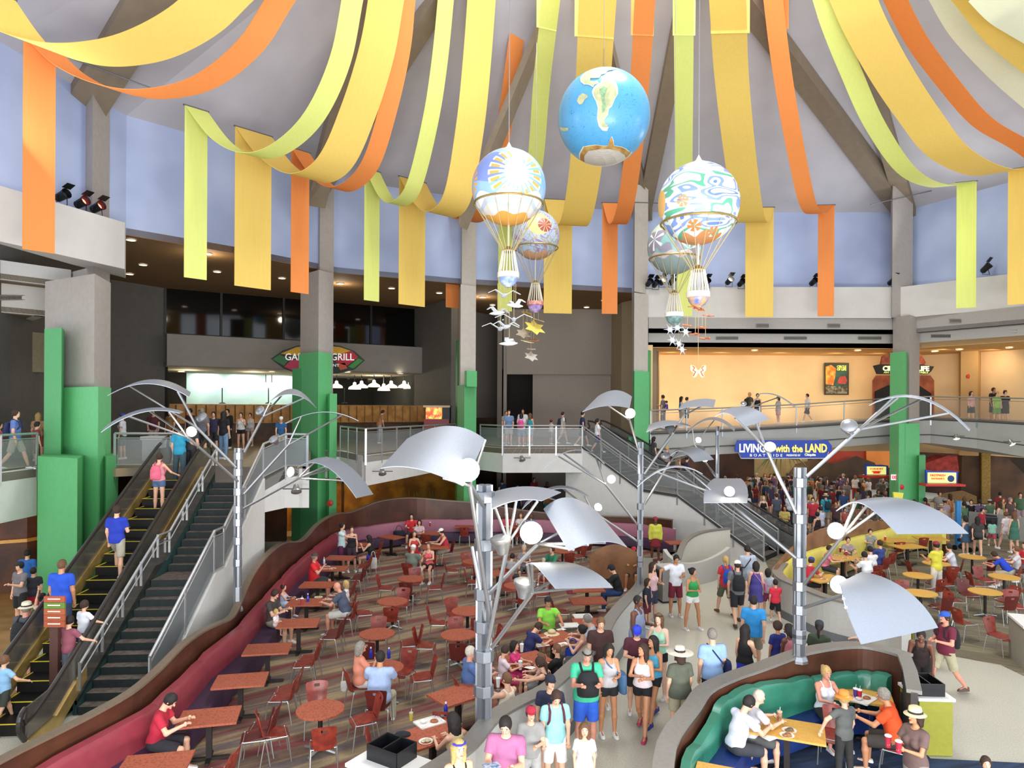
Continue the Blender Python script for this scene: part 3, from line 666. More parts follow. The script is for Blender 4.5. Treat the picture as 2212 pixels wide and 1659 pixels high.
# yellow banquette area, right dining
RD = [(1692, 1215), (1679, 1231), (1690, 1247), (1715, 1259), (1741, 1270), (1785, 1287), (1840, 1300), (1890, 1311), (1930, 1325), (1958, 1345)]
RDp = [plan(x, y, 1.1) for x, y in RD]; halfwall('right', RDp, 1.1)
RU = [(1679, 1231), (1700, 1200), (1741, 1163), (1780, 1143), (1830, 1132), (1890, 1126), (1950, 1126), (2000, 1130), (2045, 1140)]
RUz = [1.1, 1.2, 1.5, 1.65, 1.6, 1.45, 1.2, 1.1, 1.1]; RUp = [plan(x, y, RUz[i]) for i, (x, y) in enumerate(RU)]
P = crom([(*p, RUz[i]) for i, p in enumerate(RUp)], 3)
t = thing('wood_screen', 'curved light wood screen behind the yellow banquette', 'screen wall', (P[0].x, P[0].y, 0))
m = MB(); m.wall([(p.x, p.y) for p in P], 0, [p.z for p in P], .12, side=1); m.build('wood_panel', wood_lt, t)
yel = M('d9cb5c', .5, var=.08, scale=4)
banquette('yellow banquette along the curved light wood screen on the right', offs([(p.x, p.y) for p in P], -.02), .55, yel, M('b9a860', .5, var=.1), zt=1.05, seg=2.0)
# wood booth end in the left dining area, with the man in black
t = thing('booth_divider', 'rounded wood divider behind the man in black jacket', 'divider', tuple(Z(1330, 1290, 0)))
a_, b_ = Z(1276, 1262, .3), Z(1392, 1262, .3); pts = []
A0, B0 = Z(1274, 1275, 0), Z(1396, 1275, 0)
for k in range(13):
    s = k / 12; p = A0.lerp(B0, s); pts.append(Vector((p.x, p.y, .75 + .75 * sin(PI * min(1, s * .85 + .12)) ** .7)))
plate('wood_panel', [A0] + pts + [B0], (0, 1, 0), .08, wood_lt, t)
# lens-shaped white wall piece near the right stairs
w = MB(); lp = crom([(*plan(1465, 1192, 1.15), .9), (*plan(1480, 1170, 1.25), 1.25), (*plan(1515, 1153, 1.3), 1.35), (*plan(1574, 1147, 1.2), 1.3)], 4)
w.wall([(p.x, p.y) for p in lp], 0, [p.z for p in lp], .14); struct('wall_lens', w, M('cfcbbd', .7, var=.04))
w = MB(); w.wall([(p.x, p.y) for p in lp], [p.z - .03 for p in lp], [p.z + .03 for p in lp], .2); struct('trim_lens', w, gcap)
lq = crom([(*plan(1436, 1186, 1.1), 0), (*plan(1465, 1195, 1.1), 0), (*plan(1520, 1203, .9), 0), (*plan(1574, 1193, .8), 0)], 4)
w = MB(); n = len(lq); w.wall([(p.x, p.y) for p in lq], 0, [1.1 - .35 * sin(PI * k / (n - 1) * .9) for k in range(n)], .14); struct('wall_low', w, M('b9b7b0', .7, var=.04))
# ================================================================ fabric streamers
def fab(col, k):
    def f(nt, b):
        n = nt.nodes; L = nt.links.new; tc = n.new('ShaderNodeTexCoord'); mp = n.new('ShaderNodeMapping'); mp.inputs['Scale'].default_value = (6, 6, .4)
        nz = n.new('ShaderNodeTexNoise'); nz.inputs['Scale'].default_value = 2.0; L(tc.outputs['Object'], mp.inputs['Vector']); L(mp.outputs[0], nz.inputs['Vector'])
        rp = n.new('ShaderNodeValToRGB'); c = S(col); rp.color_ramp.elements[0].position = .3; rp.color_ramp.elements[1].position = .7
        rp.color_ramp.elements[0].color = (*[x * .96 for x in c], 1); rp.color_ramp.elements[1].color = (*c, 1)
        L(nz.outputs['Fac'], rp.inputs[0]); L(rp.outputs[0], b.inputs['Base Color'])
        tr = n.new('ShaderNodeBsdfTranslucent'); L(rp.outputs[0], tr.inputs['Color']); mx = n.new('ShaderNodeMixShader'); mx.inputs[0].default_value = .3
        L(b.outputs[0], mx.inputs[1]); L(tr.outputs[0], mx.inputs[2]); L(mx.outputs[0], n['Material Output'].inputs['Surface'])
    return nodemat('fabric_' + k, f, .8)
FB = {'lime': fab('e4ea88', 'lime'), 'gold': fab('f2d470', 'gold'), 'orange': fab('f29a50', 'orange'), 'white': fab('f2f4dc', 'white')}  # white is skylight glare put into the fabric colour
FWD = {'lime': .74, 'gold': 1.36, 'orange': .76, 'white': 1.2}
HUB = Vector((4.5, 20.5)); ZR, ZE = 15.9, 10.44
def hdir(p):
    d = Vector((HUB.x - p.x, HUB.y - p.y, 0)).normalized(); return d
# kind, rod pixel (top centre), bottom y, swag pixels [(px,py) or (s metres, py, 's')], tab bottom y or None, words
BN = [
 ('gold', (-40, -30), None, [(40, 75), (130, 112), (220, 118), (320, 98), (420, 45), (500, -30)], None, 'at the top left corner'),
 ('orange', (86, 88), 543, [(150, 150), (235, 190), (330, 203), (440, 178), (540, 100), (612, -10)], None, 'furthest left, before the left ledge'),
 ('lime', (424, 234), 602, [(480, 305), (545, 336), (610, 318), (680, 250), (735, 130), (765, -20)], None, 'left of the widest left gold banner'),
 ('gold', (548, 284), 622, [(600, 350), (665, 385), (725, 350), (775, 240), (815, 110), (838, -20)], None, 'between the lime and orange banners on the left'),
 ('orange', (649, 325), 633, [(700, 395), (748, 406), (800, 355), (840, 230), (868, 100), (880, -20)], None, 'just left of the second grey column'),
 ('lime', (804, 368), 650, [(835, 428), (862, 440), (895, 400), (930, 260), (950, 130), (965, -20)], None, 'hanging above the oval restaurant sign'),
 ('gold', (891, 388), 660, [(925, 448), (958, 462), (990, 420), (1015, 280), (1030, 140), (1042, -20)], 8, 'left of the third grey column'),
 ('orange', (978, 462), 665, [(1000, 476), (1035, 470), (1065, 400), (1085, 300), (1107, 150), (1128, -20)], 35, 'partly hidden by the third grey column'),
 ('lime', (1092, 450), 672, [(1108, 484, .8, 'd'), (1132, 470, 2.2, 'd'), (1156, 350, 4.4, 'd'), (1170, 180, 6.4, 'd'), (1188, 20, 8.3, 'd')], 48, 'behind the sun balloon'),
 ('gold', (1206, 431), 677, [(1222, 478, .7, 'd'), (1243, 478, 2.0, 'd'), (1264, 370, 4.2, 'd'), (1280, 190, 6.3, 'd'), (1290, 20, 8.3, 'd')], 66, 'behind the large globe'),
 ('orange', (1318, 438), 678, [(1333, 484, .8, 'd'), (1350, 450, 2.2, 'd'), (1368, 330, 4.4, 'd'), (1384, 150, 6.8, 'd'), (1392, 20, 8.3, 'd')], 69, 'right of the large globe'),
 ('lime', (1480, 442), 683, [(1480, 486, .8, 'd'), (1478, 460, 2.2, 'd'), (1477, 340, 4.4, 'd'), (1477, 160, 6.8, 'd'), (1477, 20, 8.4, 'd')], 68, 'behind the green and white balloon'),
 ('gold', (1641, 448), 685, [(1630, 480, .7, 'd'), (1617, 458, 2.0, 'd'), (1598, 330, 4.2, 'd'), (1580, 160, 6.4, 'd'), (1573, 20, 8.2, 'd')], 65, 'right of the green and white balloon'),
 ('orange', (1785, 443), 683, [(1765, 462), (1745, 440), (1722, 340), (1700, 220), (1682, 100), (1668, -20)], 50, 'over the right ledge, fourth from the right'),
 ('lime', (2088, 393), 665, [(2030, 402), (1960, 370), (1890, 270), (1840, 160), (1800, 60), (1775, -20)], 22, 'over the angle of the right ledge'),
 ('gold', (2222, 360), 656, [(2140, 372), (2050, 330), (1985, 250), (1925, 160), (1870, 60), (1835, -20)], None, 'at the right edge of the hall'),
]
ANG = [55, 50, 46, 46, 46, 44, 42, 34, 22, 8, 4, 0, -3, -6, -22, -35]
def swag(ang, kind, rodpx, bot, pts, tab, words, d0=None):
    rod = Z(rodpx[0], rodpx[1], ZR) if d0 is None else D(rodpx[0], rodpx[1], d0)
    hd = hdir(rod); tn = Vector((cos(R(ang)), sin(R(ang)), 0)); wd = FWD[kind]; P3 = [rod]
    q = rod + hd * 10
    for p in pts:
        if len(p) == 4: P3.append(D(p[0], p[1], rod.y - p[2]))
        else:
            P3.append(ZX(p[0], p[1], ((rod.x, rod.y), (q.x, q.y))))
    last = P3[-1]; P3.append(last + (last - P3[-2]).normalized() * 3)
    line = crom(P3, 7)
    t = thing('fabric_streamer', f'{kind} fabric streamer {words}', 'streamer', tuple(rod), group='fabric streamers under the roof')
    m = MB(); m.strip([p - tn * wd / 2 for p in line], [p + tn * wd / 2 for p in line], .015); m.build('swag', FB[kind], t, smooth=True)
    if bot is not None:
        u, v = uv(rodpx[0], bot); zb = EYE - v / FPX * rod.y
        zs = [rod.z, rod.z - .5, (rod.z + zb) / 2, zb]; m = MB()
        m.strip([Vector((rod.x, rod.y, z)) - tn * wd / 2 for z in zs], [Vector((rod.x, rod.y, z)) + tn * wd / 2 for z in zs], .015); m.build('drop', FB[kind], t)
    m = MB(); m.tube([rod - tn * (wd / 2 + .05), rod + tn * (wd / 2 + .05)], .03, 6); m.build('rod', steel_dk, t)
    if tab is not None:
        # inner rod with the loose end of the next length hanging over it
        c = P3[-2]; pv = P3[-3]; u, v = uv(CX, tab); k = (c - pv).normalized()
        best = min((pv + k * s * .2 for s in range(-10, 60)), key=lambda a: abs((EYE - v / FPX * a.y) - (a.z - .25)))
        b = best; zt2 = b.z + 2.6; cc = b - hd * .25; e = wd / 2 + .05
        m = MB(); m.strip([Vector((cc.x, cc.y, b.z - .3)) - tn * e, Vector((cc.x, cc.y, zt2)) - tn * e], [Vector((cc.x, cc.y, b.z - .3)) + tn * e, Vector((cc.x, cc.y, zt2)) + tn * e], .02)
        m.build('overlap_flap', FB[kind], t)
    return t
for a_, b in zip(ANG, BN): swag(a_, *b)
for kind, pts, words, dd in [('orange', [(2300, 385), (2212, 318), (2120, 262), (2040, 170), (1975, 80), (1925, -20)], 'curving past the right edge under the gold one', 28),
                         ('white', [(2330, 290), (2212, 190), (2150, 130), (2085, 55), (2040, -25)], 'with painted sun glare near the top right corner', 27),
                         ('gold', [(2330, 200), (2212, 105), (2165, 62), (2110, -10), (2080, -50)], 'brightly lit in the top right corner', 24),
                         ('white', [(2330, 120), (2212, 50), (2170, 20), (2130, -25)], 'with painted sun glare at the extreme top right', 22)]:
    # these end beyond the frame: depth falls toward the hub
    n = len(pts); P3 = [D(p[0], p[1], dd - 5.0 * i / n) for i, p in enumerate(pts)]; line = crom(P3, 7); hd = hdir(P3[0]); tn = Vector((-hd.y, hd.x, 0)); wd = FWD[kind]
    t = thing('fabric_streamer', f'{kind} fabric streamer {words}', 'streamer', tuple(P3[0]), group='fabric streamers under the roof')
    m = MB(); m.strip([p - tn * wd / 2 for p in line], [p + tn * wd / 2 for p in line], .015); m.build('swag', FB[kind], t, smooth=True)
# thin guy rods at the column heads
for a, b, w_ in [((112, 110), (325, 190), 'by the left column head'), ((1365, 437), (1425, 439), 'at the column head behind the globe'), ((1880, 442), (2012, 412), 'at the right column head'), ((745, 372), (780, 352), 'right of the second column head'), ((1340, 452), (1362, 440), 'left of the fourth column head')]:
    p, q = D(*a, 22 if a[0] < 500 else 35), D(*b, 23 if a[0] < 500 else 35); m = MB(); m.tube([p, q], .025, 6); o = m.build('guy_rod', steel_dk); tag(o, 'thin metal guy rod under the roof ' + w_, 'rod', 'guy rods')
# ================================================================ balloons
gold_rim = M('b59a5a', .35, .7, var=.15); cord = M('b8a878', .7, var=.1); ivory = M('e6e0cc', .5, var=.05)
def sph_nodes(key, base, layers, rough=.35):
    """painted sphere: base colour + list of (kind, args, colour) masks in object space"""
    def f(nt, b):
        n = nt.nodes; L = nt.links.new; tc = n.new('ShaderNodeTexCoord'); sep = n.new('ShaderNodeSeparateXYZ'); L(tc.outputs['Object'], sep.inputs[0])
        col = n.new('ShaderNodeRGB'); col.outputs[0].default_value = (*S(base), 1); cur = col.outputs[0]
        def math_(op, a, c=None, v=None):
            q = n.new('ShaderNodeMath'); q.operation = op; q.use_clamp = False
            (L(a, q.inputs[0]) if not isinstance(a, (int, float)) else setattr(q.inputs[0], 'default_value', a))
            if c is not None: (L(c, q.inputs[1]) if not isinstance(c, (int, float)) else setattr(q.inputs[1], 'default_value', c))
            return q.outputs[0]
        def noise(sc, dist=0., detail=2, sxyz=(1, 1, 1)):
            mp = n.new('ShaderNodeMapping'); mp.inputs['Scale'].default_value = sxyz; L(tc.outputs['Object'], mp.inputs['Vector'])
            q = n.new('ShaderNodeTexNoise'); q.inputs['Scale'].default_value = sc; q.inputs['Detail'].default_value = detail; q.inputs['Distortion'].default_value = dist; L(mp.outputs[0], q.inputs['Vector']); return q.outputs['Fac']
        for kind, a, colr in layers:
            if kind == 'below':      # z < level + wave
                lv, amp, fr = a; ang = math_('ARCTAN2', sep.outputs['Y'], sep.outputs['X']); wv = math_('MULTIPLY', math_('SINE', math_('MULTIPLY', ang, fr)), amp)
                msk = math_('LESS_THAN', math_('SUBTRACT', sep.outputs['Z'], wv), lv)
            elif kind == 'noise':    # distorted noise bands
                sc, lo, hi, dist, sx = a; v = noise(sc, dist, 1, sx); msk = math_('MULTIPLY', math_('GREATER_THAN', v, lo), math_('LESS_THAN', v, hi))
            elif kind == 'disc':     # around a direction: angular radius
                d, r0, r1, spokes, duty = a; vm = n.new('ShaderNodeVectorMath'); vm.operation = 'DOT_PRODUCT'; nv = n.new('ShaderNodeVectorMath'); nv.operation = 'NORMALIZE'; L(tc.outputs['Object'], nv.inputs[0]); L(nv.outputs[0], vm.inputs[0]); dv = Vector(d).normalized(); vm.inputs[1].default_value = dv
                ac = math_('ARCCOSINE', vm.outputs['Value']); msk = math_('MULTIPLY', math_('LESS_THAN', ac, r1), math_('GREATER_THAN', ac, r0))
                if spokes:
                    e1 = dv.cross(Vector((0, 0, 1))).normalized(); e2 = dv.cross(e1)
                    def dot(v):
                        q = n.new('ShaderNodeVectorMath'); q.operation = 'DOT_PRODUCT'; L(nv.outputs[0], q.inputs[0]); q.inputs[1].default_value = v; return q.outputs['Value']
                    an = math_('ARCTAN2', dot(e1), dot(e2)); fr = math_('FRACT', math_('MULTIPLY', math_('ADD', an, PI), spokes / (2 * PI))); msk = math_('MULTIPLY', msk, math_('LESS_THAN', fr, duty))
            mx = n.new('ShaderNodeMixRGB'); mc = math_('ADD', msk, 0.); L(mc, mx.inputs[0]); L(cur, mx.inputs[1]); mx.inputs[2].default_value = (*S(colr), 1); cur = mx.outputs[0]
        L(cur, b.inputs['Base Color'])
    return nodemat(key, f, rough)
def balloon(lab, px, py, d, rpx, skin, basket_px, basket_band, basket_mat, ring_py, hub_py, hang=True):
    c = D(px, py, d); r = rpx / FPX * d; t = thing('hanging_balloon', lab, 'balloon', tuple(c), group=None); k = d / FPX
    def zof(y): return EYE - uv(px, y)[1] * k
    m = MB(); prof = []; 
    for j in range(25):
        th = -PI / 2 + PI * j / 24; prof.append((max(.01, r * cos(th)), r * 1.02 * sin(th)))
    m.lathe(prof, c, 40); env = m.build('envelope', skin, t, smooth='full')
    # keep the paint centred: shift mesh origin to the sphere centre
    m = MB(); m.lathe([(r * .22, r * .96), (r * .2, r * 1.02), (r * .08, r * 1.08), (r * .02, r * 1.2), (.004, r * 1.24)], c, 24); m.build('crown_cap', ivory, t, smooth=True)
    zr = zof(ring_py) ; rr = r * .93
    m = MB(); pts = [Vector((c.x + rr * cos(a), c.y + rr * sin(a), zr)) for a in [2 * PI * i / 36 for i in range(37)]]; m.tube(pts, .028 * r, 6); m.build('rim_ring', gold_rim, t, smooth=True)
    zh = zof(hub_py); rh = r * .16; zb = zof(basket_px[0]); rb = basket_px[1] / 2 * k
    for i in range(16):
        a = 2 * PI * i / 16; m = MB(); m.tube([(c.x + rr * cos(a), c.y + rr * sin(a), zr), (c.x + rh * cos(a), c.y + rh * sin(a), zh)], .009 * r, 4); m.build('cord', cord, t)
    m = MB(); m.tube([(c.x, c.y, c.z - r * .98), (c.x, c.y, zh)], .025 * r, 8); m.build('burner_pole', ivory, t)
    m = MB(); m.lathe([(rh * .3, zh - c.z + .12 * r), (rh * 1.05, zh - c.z), (rh * 1.05, zh - c.z - .03 * r), (rh * .3, zh - c.z - .03 * r)], c, 20); m.build('burner_hood', gold_rim, t)
    m = MB()
    for i in range(18):
        a = 2 * PI * i / 18; m.tube([(c.x + rh * cos(a), c.y + rh * sin(a), zh), (c.x + rb * .92 * cos(a), c.y + rb * .92 * sin(a), zb)], .013 * r, 4)
    m.build('basket_cage', ivory, t)
    m = MB(); h = rb * .42; m.lathe([(rb * .8, zb - c.z + .02), (rb, zb - c.z + .01), (rb, zb - c.z - h), (rb * .85, zb - c.z - h - .01), (rb * .6, zb - c.z - h)], c, 24); m.build('basket_rim', basket_band, t, smooth=True)
    m = MB(); m.lathe([(rb * .86, zb - c.z - h), (rb * .82, zb - c.z - h * 1.7), (rb * .6, zb - c.z - h * 2.5), (rb * .3, zb - c.z - h * 2.9), (rb * .28, zb - c.z - h * 3.1), (.02, zb - c.z - h * 3.1)], c, 24); m.build('basket', basket_mat, t, smooth=True)
    m = MB(); m.tube([(c.x, c.y, c.z + r * 1.2), (c.x, c.y, c.z + r * 1.2 + 9)], .012, 5); m.build('suspension_cable', steel, t)
    return t, c
def tocam(c, ax=0., el=0.):
    """direction on a sphere at c, seen offset (ax, el) in units of radius from its middle"""
    f = Vector((-c.x, -c.y, EYE - c.z)).normalized(); rt = Vector((0, 0, 1)).cross(f) * -1; rt = Vector((f.y * -1, f.x, 0)).normalized() * 1; rt = Vector((-f.y, f.x, 0)).normalized(); upv = rt.cross(f) * -1; upv = Vector((0, 0, 1)) - f * f.z; upv.normalize()
    z = math.sqrt(max(0, 1 - ax * ax - el * el)); return f * z + rt * ax + upv * el
c1 = D(1099, 405, 17.2)
sun = sph_nodes('balloon_sun', 'a9c0e6', [('below', (.35, .14, 5), '7fb6e4'), ('disc', (tocam(c1, -.6, .5), 0, .55, 0, 0), '7b8fcf'), ('below', (-.05, .07, 4), '8fb4dd'),
    ('disc', (tocam(c1, .22, .38), .18, .80, 20, .62), 'f2f0ea'), ('disc', (tocam(c1, .22, .38), .48, .74, 20, .42), 'e9a64a'), ('disc', (tocam(c1, .22, .38), 0, .33, 0, 0), 'fffdf2'),
    ('disc', (tocam(c1, -.98, .1), .15, .4, 14, .5), 'e9a64a'), ('below', (-.32, .06, 7), 'eceef4'), ('below', (-.5, .08, 5), 'b9c4d6'), ('below', (-.6, .05, 5), 'dcd6d2'), ('below', (-.76, .03, 6), 'e2a44e')])
balloon('sky blue hanging balloon painted with a white sun and orange rays', 1099, 405, 17.2, 80, sun, (590, 47), ivory, M('c9d3ea', .4, var=.5, scale=6, two='7f95cf'), 440, 542)
c2 = D(1509, 440, 16.0)
spring = sph_nodes('balloon_spring', 'dfe9ee', [('noise', (.9, .50, .55, .5, (1, 1, 3.4)), '7f97d0'), ('noise', (.9, .38, .43, .5, (1, 1, 3.4)), '5fab8c'), ('noise', (.9, .59, .63, .5, (1, 1, 3.4)), '6580c0'),
    ('disc', (tocam(c2, -.95, .05), 0, .34, 0, 0), 'e3b36a'), ('disc', (tocam(c2, -.37, .1), 0, .15, 6, .7), 'e89a62'), ('disc', (tocam(c2, -.1, -.5), 0, .17, 6, .7), 'e0814a'), ('disc', (tocam(c2, .33, -.66), 0, .15, 6, .7), 'e0814a'), ('below', (-.8, .05, 7), 'c98a5a')])
balloon('white hanging balloon painted with blue and green ribbons and orange butterflies', 1509, 440, 16.0, 86, spring, (632, 50), ivory, M('d9a45c', .4, var=.5, scale=7, two='5878c4'), 482, 583)
c3 = D(1157, 508, 27.0)
autumn = sph_nodes('balloon_autumn', 'a9c0d6', [('noise', (1.3, .48, .53, 3.0, (1, 1, 1)), 'b59a6a'), ('noise', (1.1, .56, .62, 3.0, (1, 1, 1)), '9a7fa8'), ('disc', (tocam(c3, .15, .5), 0, .5, 0, 0), 'dcc98a'), ('disc', (tocam(c3, .38, .42), 0, .3, 9, .8), 'a5524e'), ('below', (-.75, .05, 5), 'c99a7a')])
balloon('autumn balloon with leaf and swirl painting behind the sun balloon', 1157, 508, 27.0, 52, autumn, (652, 36), M('d9a59a', .5, var=.4, scale=8, two='b5654e'), M('cbb4dc', .5, var=.4, scale=5, two='8f74b4'), 536, 612)
c4 = D(1452, 532, 24.8)
winter = sph_nodes('balloon_winter', '8f8a9a', [('disc', ((0, 0, 1), 0, 1.1, 0, 0), 'bcd0b8'), ('noise', (1.0, .5, .6, 1.0, (1, 1, 1)), '86b4ae'), ('disc', (tocam(c4, -.72, .3), 0, .42, 6, .25), 'f4f6f6'), ('disc', (tocam(c4, .5, -.1), 0, .35, 6, .25), 'f4f6f6'), ('below', (-.35, .05, 9), 'c9b8ba'), ('below', (-.5, .05, 9), '8a9a98')])
balloon('grey green winter balloon with white snowflakes behind the ribbon balloon', 1457, 533, 24.8, 58, winter, (676, 40), M('f0f2f2', .5, var=.05), M('8fb0ac', .5, var=.4, scale=8, two='6a8a88'), 559, 634)
# ---------------------------------------------------------------- the globe
GC = D(1304, 254, 21.2); GR = 99 / FPX * 21.2
t = thing('hanging_globe', 'large blue earth globe hanging in the middle of the hall', 'globe', tuple(GC))
ocean = sph_nodes('ocean', '58a4d4', [('noise', (3.0, .49, .505, 2.5, (1, 1, 1)), '357fb8'), ('noise', (4.0, .44, .455, 2.5, (1, 1, 1)), '59a9da')], .3)
m = MB(); m.lathe([(max(.01, GR * cos(-PI / 2 + PI * j / 30)), GR * sin(-PI / 2 + PI * j / 30)) for j in range(31)], GC, 48); m.build('ocean', ocean, t, smooth='full')
def patch(name, px_poly, mat, lift, cen=(1304, 254), rad=99):
    """raised painted patch: polygon given on the face of the sphere, projected onto it"""
    pts = []
    for x, y in px_poly:
        ax, el = (x - cen[0]) / rad, -(y - cen[1]) / rad; q = math.hypot(ax, el)
        if q > .97: ax, el = ax * .97 / q, el * .97 / q
        pts.append(tocam(GC, ax, el))
    from mathutils.geometry import tessellate_polygon
    # refine: fan grid by triangulation, then subdivide onto the sphere
    tri = tessellate_polygon([[Vector((p[0], p[1], 0)) for p in px_poly]])
    bm = bmesh.new(); vs = [bm.verts.new(p) for p in pts]
    for a, b, c in tri:
        try: bm.faces.new((vs[a], vs[b], vs[c]))
        except ValueError: pass
    bmesh.ops.subdivide_edges(bm, edges=bm.edges, cuts=3, use_grid_fill=True)
    V = [GC + v.co.normalized() * (GR + lift) for v in bm.verts]; bm.verts.index_update(); F_ = [tuple(v.index for v in f.verts) for f in bm.faces]; bm.free()
    mm = MB(); mm.add(V, F_); return mm.build(name, mat, t)
def cr(p): return [(1180 + x / 6.636, 130 + y / 6.636) for x, y in p]
SA = cr([(690, 440), (730, 410), (770, 395), (800, 350), (860, 330), (930, 345), (985, 400), (1010, 470), (1010, 540), (970, 600), (930, 690), (890, 720), (880, 790), (830, 850), (835, 910), (860, 945), (890, 940), (870, 990), (810, 985), (760, 930), (735, 830), (745, 700), (720, 620), (680, 550), (665, 500)])
NA = cr([(560, 205), (700, 175), (850, 158), (980, 180), (975, 225), (880, 240), (840, 280), (790, 290), (760, 330), (700, 330), (640, 325), (630, 360), (690, 380), (740, 370), (760, 395), (700, 410), (680, 440), (620, 405), (560, 400), (510, 360), (505, 300)])
AN = cr([(470, 1390), (480, 1280), (540, 1180), (640, 1165), (720, 1160), (800, 1175), (880, 1180), (905, 1110), (935, 1060), (960, 1120), (965, 1180), (1060, 1200), (1130, 1230), (1190, 1280), (1230, 1285), (1180, 1350), (1080, 1430), (950, 1500), (830, 1520), (700, 1500), (570, 1450)])
ANi = cr([(560, 1420), (560, 1300), (620, 1230), (760, 1215), (900, 1215), (1030, 1250), (1110, 1310), (1140, 1370), (1040, 1440), (900, 1500), (800, 1510), (680, 1480)])
def shrink(p, k): cx = sum(a for a, _ in p) / len(p); cy = sum(b for _, b in p) / len(p); return [(cx + (x - cx) * k, cy + (y - cy) * k) for x, y in p]
edge = M('e6ead8', .5, var=.05); land = M('a9b184', .5, var=.4, scale=5, two='c9c29a'); landg = M('8fb48a', .5, var=.3)
patch('coast_line', SA, edge, .012); patch('land', shrink(SA, .88), land, .02)
patch('land', cr([(765, 480), (820, 440), (870, 470), (850, 520), (830, 600), (850, 660), (830, 760), (800, 760), (810, 660), (790, 560)]), landg, .03)
patch('coast_line', NA, edge, .012); patch('land', shrink(NA, .9), land, .02)
patch('coast_line', AN, edge, .012); patch('land', shrink(AN, .95), M('c9a860', .5, var=.4, scale=4, two='a8763c'), .02); patch('ice_cap', ANi, M('cfc8bc', .4, var=.05), .035)
for isl in ([(465, 600), (490, 540), (540, 510), (600, 530), (615, 560), (570, 590), (545, 640), (500, 650)], [(215, 920), (270, 925), (340, 930), (345, 960), (290, 975), (225, 950)]): patch('island', cr(isl), land, .02)
m = MB(); m.tube([GC + Vector((0, 0, GR * .98)), GC + Vector((0, 0, GR + .7))], [.035, .02], 8); m.build('hanger', M('b89a6a', .4, .5), t)
m = MB(); m.tube([GC + Vector((0, 0, GR + .68)), GC + Vector((0, 0, GR + 8))], .01, 5); m.build('suspension_cable', steel, t)
# ---------------------------------------------------------------- mobiles under the balloons
def mobile_piece(nm, lab, cat, px, py, d, size, pts, mat, yaw, top_py, grp, tilt=.5):
    c = D(px, py, d); t = thing(nm, lab, cat, tuple(c), group=grp)
    X = Vector((cos(yaw), sin(yaw), 0)); Y = Vector((-sin(yaw) * cos(tilt), cos(yaw) * cos(tilt), sin(tilt)))
    P = [c + X * (x * size) + Y * (y * size) for x, y in pts]; n = X.cross(Y) * .02
    m = MB(); k = len(P); m.add(P + [p + n for p in P], [tuple(range(k)), tuple(range(k, 2 * k))[::-1]] + [(i, (i + 1) % k, k + (i + 1) % k, k + i) for i in range(k)]); m.build('body', mat, t)
    ztop = D(px, top_py, d).z; m = MB(); m.tube([c, (c.x, c.y, ztop)], .006, 4); m.build('thread', cord, t); return t
bird_w = M('d6dade', .5, var=.04)
def gull(px, py, d, yaw, span, top_py, lab):
    c = D(px, py, d); t = thing('paper_gull', lab, 'bird ornament', tuple(c), group='white gulls under the sun balloon'); X = Vector((cos(yaw), sin(yaw), 0)); Y = Vector((-sin(yaw), cos(yaw), 0)); u = Vector((0, 0, 1))
    m = MB(); m.tube([c - Y * .22, c - Y * .1, c + Y * .06, c + Y * .2, c + Y * .27], [.012, .05, .055, .03, .005], 8); m.build('body', bird_w, t, smooth=True)
    for s in (-1, 1):
        a, b, e = c + X * s * .03, c + X * s * span * .28 + u * .13, c + X * s * span * .52 + u * .04; w2 = Y * .07
        m = MB(); m.strip([a + w2, b + w2 * .8, e], [a - w2, b - w2 * .6, e - w2 * .6], .012); m.build('wing', bird_w, t)
    m = MB(); m.tube([c, (c.x, c.y, D(px, top_py, d).z)], .006, 4); m.build('thread', cord, t)
for px, py, yaw, sp, lab in [(1089, 638, .3, .8, 'highest white gull right under the basket'), (1075, 676, .9, .8, 'white gull furthest left in the mobile'), (1114, 660, 2.2, .7, 'white gull right of the lime banner end'), (1110, 690, 0, .9, 'white gull with wide level wings'),
                          (1081, 710, .2, .9, 'lower left white gull with spread wings'), (1093, 706, .5, .7, 'white gull tucked behind the lower left one'), (1100, 742, 1.2, .6, 'lowest white gull of the mobile')]:
    gull(px, py, 17.2, yaw, sp, 612, lab)
leaf = [(0, -1), (.35, -.6), (.9, -.7), (.6, -.1), (1, .3), (.4, .4), (.15, 1), (-.2, .5), (-.8, .6), (-.6, .05), (-1, -.3), (-.4, -.5)]
for i, (px, py, s, yaw, cl_, lab) in enumerate([(1154, 707, .42, .4, 'dcc75a', 'largest yellow leaf of the mobile'), (1163, 692, .25, 1.2, 'c9a45a', 'small tan leaf above the large yellow one'), (1130, 720, .3, .1, '9c8f7a', 'flat grey brown leaf at the left'), (1138, 678, .22, 2, 'b08a3c', 'dull ochre leaf under the basket'),
     (1138, 738, .25, .8, 'e6d9a8', 'pale cream leaf near the bottom'), (1153, 735, .22, 0, 'a8683c', 'rust leaf near the bottom'), (1147, 754, .18, .2, 'b8a48a', 'thin leaf second from the bottom'), (1147, 770, .28, .3, 'b3aba0', 'lowest pale leaf')]):
    mobile_piece('hanging_leaf', lab + ' under the autumn balloon', 'leaf ornament', px, py, 27.0, s, leaf, M(cl_, .6, var=.1), yaw, 668, 'leaves under the autumn balloon', .9 if s > .26 else .3)
flake = []
for k in range(12): flake += [(cos(k * PI / 6) * (1 if k % 2 == 0 else .45), sin(k * PI / 6) * (1 if k % 2 == 0 else .45)), (cos(k * PI / 6 + .26) * .32, sin(k * PI / 6 + .26) * .32)]
